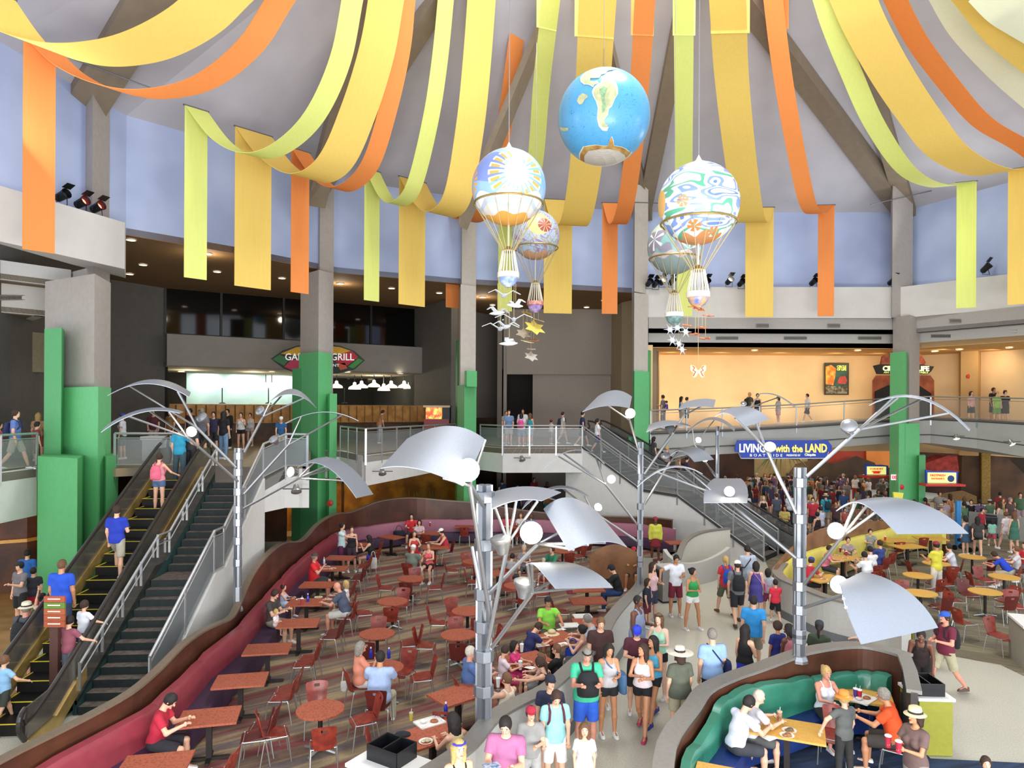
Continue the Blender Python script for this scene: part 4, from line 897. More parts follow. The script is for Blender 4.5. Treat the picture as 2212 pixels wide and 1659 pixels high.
for i, (px, py, lab) in enumerate([(1463, 708, 'uppermost white snowflake'), (1447, 712, 'faint left snowflake'), (1481, 717, 'snowflake at the right of the mobile'), (1452, 735, 'snowflake at the lower left'), (1466, 743, 'large bright snowflake'), (1473, 755, 'lowest round snowflake')]):
    mobile_piece('hanging_snowflake', lab + ' under the winter balloon', 'snowflake ornament', px, py, 24.8, .24, flake, bird_w, .1 * i, 690, 'snowflakes under the winter balloon', 1.4)
fly = [(0, -.1), (.25, -.6), (.5, -.75), (.75, -.5), (.6, -.2), (.95, .2), (.95, .8), (.5, .75), (.1, .2), (-.1, .2), (-.5, .75), (-.95, .8), (-.95, .2), (-.6, -.2), (-.75, -.5), (-.5, -.75), (-.25, -.6)]
for i, (px, py, lab, til) in enumerate([(1500, 664, 'rust red butterfly close under the basket', .2), (1512, 670, 'rust butterfly below the basket centre', .5), (1532, 683, 'flat red butterfly at the upper right', .1), (1485, 704, 'red butterfly level with the snowflakes', .15), (1517, 709, 'orange butterfly right of the threads', .1), (1502, 723, 'pale orange butterfly lower left', .1), (1524, 732, 'lowest small red butterfly', .1)]):
    mobile_piece('hanging_butterfly', lab + ' under the ribbon balloon', 'butterfly ornament', px, py, 16.0, .13, fly, M('b5502e', .6, var=.3, two='d98a5c'), .4 * i, 655, 'butterflies under the ribbon balloon', til)
bf = mobile_piece('hanging_butterfly', 'large pale orange butterfly hanging lowest before the cream wall', 'butterfly ornament', 1508, 803, 16.0, .19, fly, M('f2cfa8', .6, var=.05), 0, 655, 'butterflies under the ribbon balloon', 1.5)
c = D(1508, 803, 15.97); 
for s in (-1, 1):
    m = MB(); m.tube([c + Vector((s * x, -.01, z)) for x, z in ((.13, .13), (.08, .09), (.12, .03), (.06, .0), (.09, -.06), (.12, -.1))], .012, 5); m.build('wing_marking', M('b5562a', .6), bf)
# ================================================================ lamp trees with metal sails
metal = M('8f939a', .35, .75, var=.05, scale=30)
chrome = M('b2b4b6', .3, .85, var=.05)
def f_sail(nt, b):
    n = nt.nodes; L = nt.links.new; tc = n.new('ShaderNodeTexCoord'); v = n.new('ShaderNodeTexVoronoi'); v.inputs['Scale'].default_value = 60; L(tc.outputs['Object'], v.inputs['Vector'])
    rp = n.new('ShaderNodeValToRGB'); rp.color_ramp.elements[0].color = (*S('747a84'), 1); rp.color_ramp.elements[1].color = (*S('959ca8'), 1); rp.color_ramp.elements[0].position = .1; rp.color_ramp.elements[1].position = .3
    L(v.outputs['Distance'], rp.inputs[0]); L(rp.outputs[0], b.inputs['Base Color']); b.inputs['Metallic'].default_value = .35
sail_mat = nodemat('sail', f_sail, .45)
def lamp_emit(s): return M('fff0cf', .5, var=.0, emit=s)
def post(px, base, topy, d_hint, lab, collars, w_=.19):
    z0, plan_ = base; p = plan_; d = p[1]; k = d / FPX; ztop = EYE - uv(px, topy)[1] * k
    t = thing('lamp_tree', lab, 'lamp post', (p[0], p[1], z0))
    m = MB(); r = w_ / 2
    for i in range(6):
        a = i * PI / 3; m.box((p[0] + r * .72 * cos(a), p[1] + r * .72 * sin(a), (z0 + ztop) / 2), (r * .62, r * .62, ztop - z0), a)
    m.lathe([(r * .5, z0), (r * .5, ztop)], (p[0], p[1], 0), 6); m.build('pole', metal, t)
    for cy in collars:
        z = EYE - uv(px, cy)[1] * k; m = MB(); m.lathe([(r * 1.22, z - .09), (r * 1.27, z - .08), (r * 1.27, z + .08), (r * 1.22, z + .09)], (p[0], p[1], 0), 8); m.build('collar', metal, t)
    m = MB(); m.lathe([(r * 1.6, z0), (r * 1.6, z0 + .05), (r * 1.25, z0 + .12), (r * 1.0, z0 + .14)], (p[0], p[1], 0), 8); m.build('base', metal, t)
    return t
def sail(t, c4, bulge, th=.012, thick_end=False):
    """c4: [(px,py,d)]*4 -> a0,a1 = first end edge, b0,b1 = far end edge; bulge lifts the middle"""
    a0, a1, b1, b0 = [D(*c) for c in c4]; n = 14; A = []; B = []
    nn = (b0 - a0).cross(a1 - a0)
    up_ = Vector((0, 0, 1)) if bulge >= 0 else Vector((0, 0, -1))
    for i in range(n + 1):
        s = i / n; h = 4 * s * (1 - s) * abs(bulge); w_ = 1 + .18 * (4 * s * (1 - s)); m_ = (a0.lerp(b0, s) + a1.lerp(b1, s)) / 2; hf = (a1.lerp(b1, s) - a0.lerp(b0, s)) / 2 * w_
        A.append(m_ - hf + up_ * h); B.append(m_ + hf + up_ * h)
    mid = [(p + q) / 2 for p, q in zip(A, B)]
    m = MB(); m.strip(A, B, th); o = m.build('sail', sail_mat, t, smooth=True); return mid, A, B
def strut(t, a, b, r=.022):
    m = MB(); m.tube([a, b], r, 8); m.build('strut', chrome, t, smooth=True)
def arm(t, a, b, r=.032):
    m = MB(); m.tube([a, b], r, 8); m.build('arm', chrome, t, smooth=True)
def can(t, px, py, d, aim, lit=0., s=.13, energy=0):
    """spotlight can: a ribbed metal cone with a rim"""
    c = D(px, py, d); ax = (Vector(aim)).normalized(); mt = ax.to_track_quat('Z', 'Y').to_matrix()
    m = MB(); m.lathe([(s * .25, -s * 1.35), (s * .45, -s * 1.25), (s * .62, -s * .7), (s * .85, -s * .2), (s * 1.0, 0), (s * 1.0, s * .3), (s * .9, s * .32), (s * .88, s * .1)], c, 18, mat=mt, cap=False)
    h = m.build('lamp_can', chrome, t, smooth=True)
    m = MB(); m.lathe([(s * .9, s * .2), (s * .93, s * .3), (s * .7, s * .46), (s * .35, s * .56), (.005, s * .6)], c, 18, mat=mt); m.build('lens', lamp_emit(lit) if lit else M('9ea1a5', .3, .7, var=.05), h, smooth=True)
    if energy: point('lamp_glow', tuple(c + ax * s * 2.2), energy * .3, (1, .88, .68), .08)
    return c
# post bases
b1 = path_hit(BQo, 515, 1330); P1 = (b1[0] - .32, b1[1]) ; P1 = XD(515, 16.6)
P2 = XD(1048, 10.9); P3 = XD(1384, 19.2); P4 = XD(1550, 28.6); P5 = path_hit(RWi, 1727, 1450); P5 = XD(1729, P5[1] - .02)
t1 = post(516, (1.1, P1), 968, 0, 'lamp tree with metal sails beside the left stairs', (985, 1020, 1062, 1100, 1128, 1168, 1215, 1275, 1290), .17)
t2 = post(1049, (0, P2), 1047, 0, 'nearest lamp tree, a thick metal post rising from the left dining area', (1073, 1176, 1282, 1352, 1415, 1490), .25)
t3 = post(1384, (0, P3), 955, 0, 'slim lamp tree left of the right escalator at the trash cabinet', (975, 1030, 1094, 1138, 1172, 1208, 1218), .14)
t4 = post(1551, (0, P4), 921, 0, 'furthest slim lamp tree before the blue ride sign', (935, 1028, 1110, 1112), .14)
t5 = post(1729, (1.25, P5), 1010, 0, 'lamp tree standing on the wall of the green booth', (1042, 1120, 1213, 1265, 1316, 1368, 1378), .21)
def TT(t, joint, at, end_px, sailc, bulge, fr, lampa=None, arm2=None):
    """arm from the post at pixel `at` to joint pixel end_px; struts fan to fractions of the sail"""
    j = D(*end_px); a = D(*at); arm(t, a, j)
    if sailc:
        mid, A, B = sail(t, sailc, bulge)
        for s, side in fr:
            k = int(round(s * 14)); q = {0: mid, -1: A, 1: B}[side][k]; strut(t, j, q - Vector((0, 0, .01)))
    if lampa: can(t, *lampa)
# tree 1 (stairs), depth about 16.6
TT(t1, 0, (510, 1010, 16.5), (425, 923, 16.2), [(232, 855, 15.6), (252, 846, 16.6), (412, 848, 17.2), (408, 858, 16.2)], .30, [(.2, 0), (.85, -1), (.8, 1)], (437, 903, 16.2, (-.2, -.6, .5), 0, .13))
TT(t1, 0, (514, 1040, 16.5), (406, 945, 15.4), [(218, 934, 14.4), (232, 918, 15.6), (397, 890, 16.0), (388, 893, 15.2)], .22, [(.35, -1), (.5, 1), (.85, -1), (.25, 0)], (415, 932, 15.3, (0, -.9, -.1), 25, .12, 60))
TT(t1, 0, (527, 978, 16.6), (568, 900, 17.6), [(583, 868, 17.6), (600, 852, 18.4), (680, 878, 19.4), (684, 882, 18.2)], .28, [(.02, -1), (.2, 1), (.75, -1)], (563, 888, 17.6, (-.3, -.6, .4), 0, .13))
TT(t1, 0, (527, 1067, 16.6), (622, 962, 17.0), [(618, 915, 16.4), (616, 914, 18.0), (770, 908, 18.0), (774, 909, 16.4)], .24, [(.22, 0), (.8, 0)], (592, 950, 17.0, (-.2, -.5, .5), 0, .12))
TT(t1, 0, (527, 1098, 16.5), (645, 1033, 15.6), [(642, 1010, 15.0), (668, 996, 16.2), (806, 1068, 15.6), (770, 1076, 14.6)], .36, [(.2, 0), (.5, -1), (.55, 1), (.8, -1)], (630, 1020, 15.6, (-.5, -.8, .2), 25, .12, 60))
# tree 2 (nearest), depth about 10.9
TT(t2, 0, (1064, 1375, 10.8), (1015, 1050, 10.0), [(822, 1012, 9.2), (880, 948, 10.6), (1048, 950, 10.9), (1000, 1050, 9.4)], .16, [(.98, 1), (.75, 1), (.8, -1)], (1010, 1015, 10.0, (.25, -.9, .1), 30, .17, 90))
arm(t2, D(1048, 1100, 10.9), D(1012, 1040, 10.1))
TT(t2, 0, (1052, 1400, 10.7), (1098, 1172, 10.4), [(1062, 1100, 10.0), (1064, 1064, 11.2), (1212, 1064, 11.4), (1170, 1082, 10.4)], .08, [(.08, -1), (.25, -1), (.5, -1), (.92, -1)], (1082, 1168, 10.3, (-.15, -.12, 1), 0, .16))
TT(t2, 0, (1057, 1282, 10.8), (1162, 1175, 10.4), [(1228, 1190, 9.7), (1174, 1100, 10.8), (1290, 1106, 11.6), (1354, 1182, 10.4)], .16, [(.3, -1), (.6, -1), (.1, -1), (.5, 0)], (1148, 1150, 10.3, (-.1, -1, .05), 40, .17, 100))
TT(t2, 0, (1063, 1398, 10.7), (1150, 1280, 10.0), [(1136, 1220, 9.6), (1180, 1216, 10.8), (1324, 1270, 10.8), (1200, 1272, 9.6)], .14, [(.05, -1), (.4, 1), (.9, 1), (.3, -1)], (1133, 1262, 10.0, (.1, -.1, 1), 0, .16))
arm(t2, D(1020, 1180, 10.8), D(1049, 1340, 10.8), .03)
# tree 3 (slim, left of the escalator), depth about 19.2
TT(t3, 0, (1380, 975, 19.2), (1360, 908, 18.9), [(1258, 890, 17.8), (1292, 856, 19.0), (1365, 857, 19.6), (1360, 882, 18.2)], .14, [(.6, -1), (.9, 0)], (1361, 893, 18.8, (0, -1, .05), 30, .14, 60))
TT(t3, 0, (1392, 1024, 19.2), (1478, 897, 19.4), [(1466, 884, 18.6), (1474, 872, 19.8), (1546, 864, 20.4), (1542, 880, 19.0)], .06, [(.1, 0), (.8, 0)], None)
TT(t3, 0, (1392, 1024, 19.2), (1455, 935, 19.1), [(1396, 934, 18.4), (1402, 918, 19.6), (1488, 918, 20.0), (1494, 922, 18.8)], .12, [(.15, 0), (.7, 0)], (1447, 926, 19.0, (-.2, -.5, .6), 0, .13))
TT(t3, 0, (1392, 1090, 19.2), (1447, 998, 19.0), [(1448, 985, 18.6), (1458, 974, 19.6), (1542, 993, 20.2), (1500, 998, 18.8)], .22, [(.2, 0), (.45, -1), (.75, 0)], (1438, 986, 19.0, (-.2, -.5, .6), 0, .13))
TT(t3, 0, (1378, 1135, 19.2), (1308, 1046, 18.8), [(1176, 1012, 17.6), (1180, 1008, 18.8), (1302, 1000, 20.0), (1306, 1002, 18.6)], .42, [(.18, 0), (.3, 1), (.85, 0)], (1320, 1035, 18.8, (.1, -1, .05), 25, .12, 50))
TT(t3, 0, (1378, 1170, 19.2), (1280, 1105, 18.6), [(1128, 1100, 17.2), (1136, 1086, 18.2), (1272, 1072, 19.2), (1268, 1074, 18.0)], .36, [(.6, 0), (.9, 0), (.2, 0)], (1291, 1097, 18.6, (.2, -.8, .5), 2, .12))
# tree 4 (furthest), depth about 28.6
TT(t4, 0, (1545, 1025, 28.6), (1512, 985, 28.2), [(1456, 990, 27.4), (1470, 976, 28.6), (1524, 968, 29.2), (1514, 990, 27.6)], .16, [(.3, 0), (.8, 0)], (1522, 990, 28.1, (0, -1, .05), 25, .15, 60))
TT(t4, 0, (1548, 1035, 28.6), (1500, 960, 28.6), [(1486, 935, 28.0), (1490, 928, 29.2), (1588, 926, 29.6), (1586, 932, 28.2)], .5, [(.1, 0), (.6, 0)], (1508, 951, 28.3, (0, -1, .3), 6, .13))
TT(t4, 0, (1605, 890, 28.8), (1620, 880, 28.8), [(1640, 852, 28.4), (1642, 850, 29.4), (1718, 878, 29.6), (1716, 880, 28.4)], .2, [(.02, 0), (.6, 0)], (1606, 873, 28.7, (-.2, -.6, .5), 0, .13))
# tree 5 (green booth), depth about 12.4
TT(t5, 0, (1742, 1030, 12.2), (1856, 928, 12.4), [(1877, 876, 11.8), (1890, 868, 12.9), (2096, 928, 13.2), (2094, 931, 12.2)], .34, [(.2, 0), (.3, -1), (.5, 1), (.78, -1)], (1834, 922, 12.3, (-.3, -.6, .5), 0, .14))
TT(t5, 0, (1738, 1262, 12.2), (1818, 1160, 11.6), [(1806, 1104, 11.0), (1836, 1086, 12.2), (2092, 1153, 12.2), (1938, 1154, 10.9)], .30, [(.12, 0), (.35, -1), (.55, -1), (.7, -1)], (1804, 1146, 11.5, (-.1, -1, .05), 35, .14, 90))
TT(t5, 0, (1738, 1312, 12.2), (1822, 1285, 11.0), [(1812, 1260, 10.4), (1860, 1236, 11.6), (2026, 1356, 11.4), (1860, 1392, 10.0)], .18, [(.1, 0), (.4, -1), (.6, -1)], (1811, 1262, 10.9, (-.1, -1, .1), 35, .14, 90))
TT(t5, 0, (1720, 1110, 12.4), (1655, 970, 12.8), [(1545, 900, 12.0), (1560, 888, 13.2), (1662, 906, 13.8), (1610, 922, 12.4)], .15, [(.3, 0), (.7, -1), (.95, 0)], (1663, 967, 12.7, (-.2, -.7, .5), 4, .11))
TT(t5, 0, (1720, 1206, 12.3), (1570, 1082, 13.2), [(1520, 1086, 12.6), (1614, 1086, 12.6), (1600, 1034, 14.6), (1543, 1034, 14.6)], .06, [(.3, 0), (.7, 0)], (1575, 1062, 12.9, (-.1, -1, .3), 20, .10, 30))
TT(t5, 0, (1570, 1082, 13.2), (1546, 1068, 13.3), [(1376, 1052, 12.8), (1382, 1044, 13.8), (1514, 1022, 14.4), (1518, 1024, 13.2)], .24, [(.25, 0), (.75, 0)], None)
# ================================================================ tables and chairs
def f_speck(base, dark):
    def f(nt, b):
        n = nt.nodes; L = nt.links.new; tc = n.new('ShaderNodeTexCoord'); nz = n.new('ShaderNodeTexNoise'); nz.inputs['Scale'].default_value = 26; nz.inputs['Detail'].default_value = 3; L(tc.outputs['Object'], nz.inputs['Vector'])
        rp = n.new('ShaderNodeValToRGB'); rp.color_ramp.elements[0].position = .34; rp.color_ramp.elements[0].color = (*S(dark), 1); rp.color_ramp.elements[1].position = .52; rp.color_ramp.elements[1].color = (*S(base), 1)
        L(nz.outputs['Fac'], rp.inputs[0]); L(rp.outputs[0], b.inputs['Base Color'])
    return f
top_red = nodemat('tabletop_red', f_speck('a3543b', '844028'), .6); top_yel = nodemat('tabletop_yellow', f_speck('cf9f48', 'c39440'), .55)
edge_dk = M('3a1a14', .5); ped = M('35302e', .45, .5, var=.1); alu = M('b9bbb9', .3, .8, var=.05)
ply = M('8f3322', .5, var=.22, scale=9, coat=.12, two='72241a'); plyd = M('641f1a', .5, var=.2, coat=.12)
def table_round(r, topm, nm='round_table'):
    t = thing(nm, 'x', 'table'); m = MB(); m.lathe([(r - .02, .70), (r, .71), (r, .735), (r - .005, .74)], (0, 0, 0), 36); m.build('tabletop', topm, t, smooth=True)
    m = MB(); m.lathe([(.04, .04), (.04, .70)], (0, 0, 0), 12); m.lathe([(.14, .68), (.14, .705)], (0, 0, 0), 12); m.build('pedestal', ped, t)
    for k in range(4):
        m = MB(); a = k * PI / 2 + .4; m.tube([(.03 * cos(a), .03 * sin(a), .07), (.32 * cos(a), .32 * sin(a), .03)], [.035, .022], 6); m.build('foot', alu, t)
    return t
def table_rect(a, b, topm, nm='rectangular_table'):
    t = thing(nm, 'x', 'table'); m = MB(); m.box((0, 0, .722), (a, b, .036)); m.build('tabletop', topm, t)
    m = MB(); m.box((0, 0, .37), (.09, .09, .66)); m.build('pedestal', ped, t)
    for k in range(2):
        m = MB(); m.box((0, 0, .035), (a * .7 if k == 0 else .07, .07 if k == 0 else b * .7, .04)); m.build('foot', alu if False else ped, t)
    return t
def chair_proto(seatm, backm):
    """faces +Y (backrest at -Y)"""
    t = thing('dining_chair', 'x', 'chair'); m = MB(); rings = []
    for k in range(9):
        s = k / 8; y = -.2 + .42 * s; z = .455 + .02 * cos(s * PI) - (.03 * max(0, s - .8) / .2); w_ = .19 + .02 * sin(s * PI)
        rings.append([(x * w_, y, z + .015 * x * x) for x in (-1, -.5, 0, .5, 1)] + [(x * w_, y, z + .015 * x * x - .014) for x in (1, .5, 0, -.5, -1)])
    m.ring_loft(rings); m.build('seat', seatm, t, smooth=True)
    # backrest with a hand hole: two stiles + bridges built as grid with the hole left out
    m = MB(); nx, nz = 9, 9; V = {}; 
    def bp(i, j, o):
        u = i / (nx - 1) * 2 - 1; s = j / (nz - 1); w_ = .155 + .055 * s - (.02 if s > .98 else 0); y = -.2 - .10 * s - .03 * (1 - u * u); z = .43 + .42 * s - (.02 * u * u if s > .9 else 0)
        return (u * w_, y + o * .013, z)
    hole = {(i, 6) for i in (3, 4)}
    vs = [bp(i, j, o) for o in (0, 1) for j in range(nz) for i in range(nx)]; fs = []; N = nx * nz
    cells = {(i, j) for i in range(nx - 1) for j in range(nz - 1)} - hole
    for (i, j) in cells:
        a = j * nx + i; fs += [(a, a + 1, a + nx + 1, a + nx), (N + a, N + a + nx, N + a + nx + 1, N + a + 1)]
        for (di, dj, e) in ((0, -1, (a, a + 1)), (1, 0, (a + 1, a + nx + 1)), (0, 1, (a + nx + 1, a + nx)), (-1, 0, (a + nx, a))):
            if (i + di, j + dj) not in cells: fs.append((e[0], e[1], N + e[1], N + e[0]))
    m.add(vs, fs); m.build('backrest', backm, t, smooth=True)
    for sx in (-1, 1):
        m = MB(); m.tube(crom([(sx * .2, .17, .44), (sx * .205, .19, .40), (sx * .22, .24, 0)], 3), .011, 6); m.build('leg', alu, t)
        m = MB(); m.tube(crom([(sx * .2, -.16, .44), (sx * .205, -.19, .40), (sx * .22, -.26, 0)], 3), .011, 6); m.build('leg', alu, t)
    m = MB(); m.tube([(-.2, .17, .432), (.2, .17, .432), (.2, -.17, .432), (-.2, -.17, .432), (-.2, .17, .432)], .011, 6); m.build('seat_frame', alu, t)
    return t
CH = chair_proto(ply, ply); CHD = chair_proto(plyd, plyd); TR = table_round(.41, top_red); TY = table_round(.43, top_yel); TQ = table_rect(.95, .68, top_red, 'square_table'); TQY = table_rect(1.15, .75, top_yel, 'rectangular_table')
PROTO_USED = {}
def use(proto, loc, rz, label, group=None):
    loc = (loc[0], loc[1], loc[2] if len(loc) > 2 else .014)
    if proto.name not in PROTO_USED:
        PROTO_USED[proto.name] = 1; proto.location = loc; proto.rotation_euler = (0, 0, rz); proto['label'] = label
        if group: proto['group'] = group
        PROTO_LATE.append(proto); return proto
    return dup(proto, loc, rz, label, group)
PROTO_LATE = []
def tablepos(px, py): return Z(px, py, .74)
SIDE = ['far', 'upper left', 'left', 'lower left', 'near', 'lower right', 'right', 'upper right']
def chair_at(c, ang, dist, short, dark=False, twist=0., word=None, noun='round table'):
    """chair around centre c; ang 0 = far side (+Y), CCW; faces the centre"""
    a = R(ang); x = c.x - sin(a) * dist; y = c.y + cos(a) * dist
    rz = a + PI + R(twist)
    w_ = word or SIDE[int(round(ang / 45)) % 8]
    return use(CHD if dark else CH, (x, y), rz, f'red chair, {w_} side, {short}', 'red plywood dining chairs')
RT = [ # px, py, proto, desc, chairs [(angle, dist, dark)]
 (692, 1533, 'r', 'round red table left of the bussing station', [(20, .72, 0), (75 + 215, .74, 0), (110, .74, 0), (200, .66, 0)]),
 (828, 1442, 'r', 'round red table with two blue bottles', [(115, .74, 0), (185, .72, 1), (-30, .6, 0), (-72, .78, 0)]),
 (815, 1369, 'r', 'round red table behind the couple at the bottles', [(10, .68, 0), (-75, .75, 0), (175, .62, 1)]),
 (848, 1299, 'r', 'round red table in the middle row on the left', [(-10, .7, 0), (100, .74, 0), (185, .64, 0)]),
 (888, 1250, 'r', 'round red table in front of the man in grey', [(0, .66, 0), (180, .62, 1), (-85, .72, 0), (95, .74, 0)]),
 (990, 1371, 'r', 'round red table just left of the near lamp post', [(85, .76, 0), (10, .7, 0), (185, .62, 1), (-70, .74, 0)]),
 (1010, 1320, 'r', 'round red table hidden partly by the near lamp post', [(30, .7, 0), (95, .74, 0), (200, .64, 0)]),
 (1118, 1265, 'r', 'round red table right of the near lamp post', [(190, .66, 0), (20, .7, 0), (-80, .74, 0), (100, .74, 0)]),
 (1025, 1213, 'r', 'small round table behind the near lamp post', [(100, .74, 0), (190, .64, 0), (20, .7, 0)]),
 (1215, 1190, 'r', 'round red table behind the man in green sweater', [(190, .66, 0), (-60, .7, 0)]),
 (1983, 1243, 'y', 'round yellow table nearest the server in yellow', [(80, .76, 0), (190, .66, 0), (-70, .74, 1)]),
 (1989, 1281, 'y', 'round yellow table above the white bussing station', [(90, .78, 0), (0, .74, 0), (200, .6, 1)]),
 (2169, 1246, 'y', 'round yellow table at the right edge', [(10, .72, 0), (190, .64, 0), (80, .76, 0)]),
 (2128, 1278, 'y', 'round yellow table second from the right edge', [(85, .8, 0), (0, .72, 1), (-80, .74, 0), (190, .64, 1)]),
 (2023, 1217, 'y', 'round yellow table behind the server in yellow', [(180, .66, 0), (95, .74, 0), (-85, .74, 1)]),
 (2100, 1203, 'y', 'round yellow table left of the man in blue', [(185, .66, 1), (90, .74, 0)]),
]
for px, py, k, desc, ch in RT:
    c = tablepos(px, py); use(TR if k == 'r' else TY, (c.x, c.y), (px * 7 % 13) * .1, desc, 'round dining tables')
    for a, d_, dk in ch: chair_at(c, a, d_, desc.split(' with ')[0] if False else desc, dk, twist=(px * (int(a) + 3)) % 17 - 8)
# square tables along the maroon banquette; px,py = middle of the top; rz = slant
QT = [ # px, py, rz deg, desc
 (335, 1652, 12, 'nearest square table along the maroon banquette'),
 (452, 1549, 14, 'square table of the man in red reading'),
 (520, 1470, 12, 'third square table from the bottom along the banquette'),
 (578, 1402, 10, 'fourth square table from the bottom along the banquette'),
 (645, 1346, 8, 'square table beside the man with a baby'),
 (662, 1301, 4, 'square table with a blue bottle'),
 (686, 1263, 2, 'empty square table beyond the blue bottle'),
 (718, 1228, 0, 'square table of the man in red cap'),
 (735, 1205, -4, 'square table beyond the man in red cap'),
 (768, 1176, -12, 'square table of the standing woman'),
 (845, 1160, -36, 'square table at the corner of the banquette'),
]
for i, (px, py, rz, desc) in enumerate(QT):
    c = tablepos(px, py); use(TQ, (c.x, c.y), R(rz), desc, 'square tables along the banquette')
    if px in (768, 845): angs = [(-90 + rz * 1.0, .72)]
    else: angs = [(-78 + rz, .80), (-110 + rz, .80)]
    for n_, (a, d_) in enumerate(angs): 
        cc = chair_at(Vector((c.x, c.y + (.16 if n_ == 0 else -.16), 0)), -90 + rz * .5, d_, desc, i % 3 == 1, twist=(i * 7 + n_ * 11) % 19 - 9, word=['farther right', 'nearer right'][n_])
# far row and centre right tables
for px, py, rz, desc, ch in [(925, 1152, 0, 'red table of the man in red by the far banquette', [(180, .62), (150, .7)]), (1006, 1137, 0, 'far red table left of the near lamp post', [(180, .62)]), (1110, 1138, 0, 'far red table of the bright blue child', [(190, .64), (165, .7)]),
                         (940, 1182, 10, 'red table with food amid the family in red', [(90, .72), (-90, .75)]), (1270, 1298, 6, 'square red table before the man in black jacket', [(90, .72)]), (1268, 1272, 6, 'red table of the man in black jacket', []),
                         (1280, 1345, 4, 'red table with white trays', [(90, .8)]), (1195, 1378, 30, 'red table with straw hat and papers', [(100, .8), (190, .62)]), (1135, 1425, 30, 'red table where children draw', [(110, .8), (200, .64)]), (990, 1500, 40, 'red table at the foot of the near lamp post', [(130, .7)]),
                         (935, 1585, 38, 'red table with dirty trays beside the bussing station', [(60, .75), (110, .72)]), (1075, 1238, 4, 'red table of the woman in grey', [(90, .75)]), (1465, 1172, 8, 'red table behind the server in yellow', []), (1250, 1165, 0, 'red table at the far right of the dining area', [(170, .62), (200, .6)])]:
    c = tablepos(px, py); use(TQ, (c.x, c.y), R(rz), desc, None)
    for k, (a, d_) in enumerate(ch): chair_at(c, a + rz, d_, desc, k == 1, word=['near', 'other'][k] if a > 120 else ['left', 'right'][k], noun='table')
for px, py, rz, desc in [(1820, 1206, 20, 'yellow table of the woman in pink'), (1782, 1250, 20, 'yellow table with heaps of plates'), (1935, 1167, 0, 'long empty yellow table by the yellow banquette'), (1960, 1180, 12, 'yellow table left of the long empty one'), (2010, 1163, -10, 'furthest yellow table by the banquette'),
                     (1700, 1575, 38, 'yellow table in the green booth with two plates'), (1852, 1500, 38, 'yellow table in the green booth crowded with drinks'), (1590, 1690, 38, 'yellow table at the bottom edge of the green booth')]:
    c = tablepos(px, py); use(TQY, (c.x, c.y), R(rz - 60) if px in (1700, 1852, 1590) else R(rz), desc, None)
for px, py, rz, desc in [(1800, 1590, 150, 'red chair inside the green booth between the tables'), (1880, 1205, 0, 'red chair behind the men in white'), (1915, 1215, 20, 'red chair left of the first yellow round table'), (1935, 1160 + 30, 10, 'red chair at the long yellow table'), (1987, 1180, 0, 'red chair near the furthest yellow table'), (2040, 1262, 100, 'red chair behind the yellow round tables'), (2160, 1375, 200, 'red chair by the grey wall at the right edge'), (2190, 1310, 160, 'red chair beside the right edge round table'), (2030, 1310, 100, 'red chair right of the white bussing station'), (2085, 1345, -80, 'red chair in front of the round yellow tables')]:
    p = Z(px, py, .45); use(CH, (p.x, p.y), R(rz), desc, 'loose red chairs')
# ================================================================ bussing stations and cabinets
whitep = M('e4e3e0', .4, var=.03); blackp = M('15161a', .35, var=.2); olive = M('8f8f2e', .5, var=.08); olive_b = M('b9b43a', .5, var=.06)
def station(label, c, rz, size, bodym, sidem, binoff, binsize, h=1.0):
    t = thing('bussing_station', label, 'waste station', (c.x, c.y, 0), rz); rm = Matrix.Rotation(rz, 3, 'Z')
    def w_(x, y, z): return Vector((c.x, c.y, 0)) + rm @ Vector((x, y, z))
    a, b = size; m = MB(); m.box(w_(0, 0, h / 2 - .02), (a - .06, b - .06, h - .06), mat=rm); m.build('cabinet', bodym, t)
    m = MB(); m.box(w_(0, 0, h - .02), (a, b, .05), mat=rm); m.build('countertop', whitep, t)
    for s in (-1, 1):
        m = MB(); m.box(w_(s * (a / 2 - .025), 0, h / 2 - .05), (.012, b - .12, h - .2), mat=rm); m.build('side_panel', sidem, t)
    x0, y0 = binoff; bx, by = binsize; hb = .22; 
    for (cx_, cy_, sx, sy) in ((0, by / 2, bx, .02), (0, -by / 2, bx, .02), (bx / 2, 0, .02, by), (-bx / 2, 0, .02, by), (0, 0, .02, by)):
        m = MB(); m.box(w_(x0 + cx_, y0 + cy_, h + hb / 2), (sx, sy, hb), mat=rm); m.build('bin_wall', blackp, t)
    m = MB(); m.box(w_(x0, y0, h + .01), (bx, by, .02), mat=rm); m.build('bin_floor', blackp, t)
    return t
station('white bussing station with a black divided bin at the bottom edge', Z(850, 1650, 1.0), R(-32), (1.15, .72), maroon, plyd, (-.12, .1), (.55, .42))
station('white topped station with black bin beside the green booth', Z(2000, 1492, 1.0), R(-3), (.62, .72), olive, M('3a3a3a', .5), (-.05, 0), (.46, .52))
station('distant white bussing station with yellow sides left of the capped man', Z(1992, 1345, 1.0), R(-10), (.55, .5), M('6a6a60', .5), olive_b, (-.06, .08), (.42, .3))
c = Z(1440, 1225, 1.05); t = thing('trash_cabinet', 'tall grey trash cabinet the man in white leans on', 'trash cabinet', (c.x, c.y, 0)); m = MB(); m.box((c.x, c.y, .56), (.5, .55, 1.0), R(12)); m.build('cabinet', M('9a9792', .4, .3, var=.08), t)
m = MB(); m.box((c.x, c.y, 1.08), (.54, .6, .05), R(12)); m.build('top', M('b9b7b2', .4), t); m = MB(); m.box((c.x, c.y, .035), (.46, .5, .07), R(12)); m.build('plinth', black, t)
m = MB(); m.box((c.x - .26, c.y - .02, .85), (.02, .36, .22), R(12)); m.build('slot', black, t)
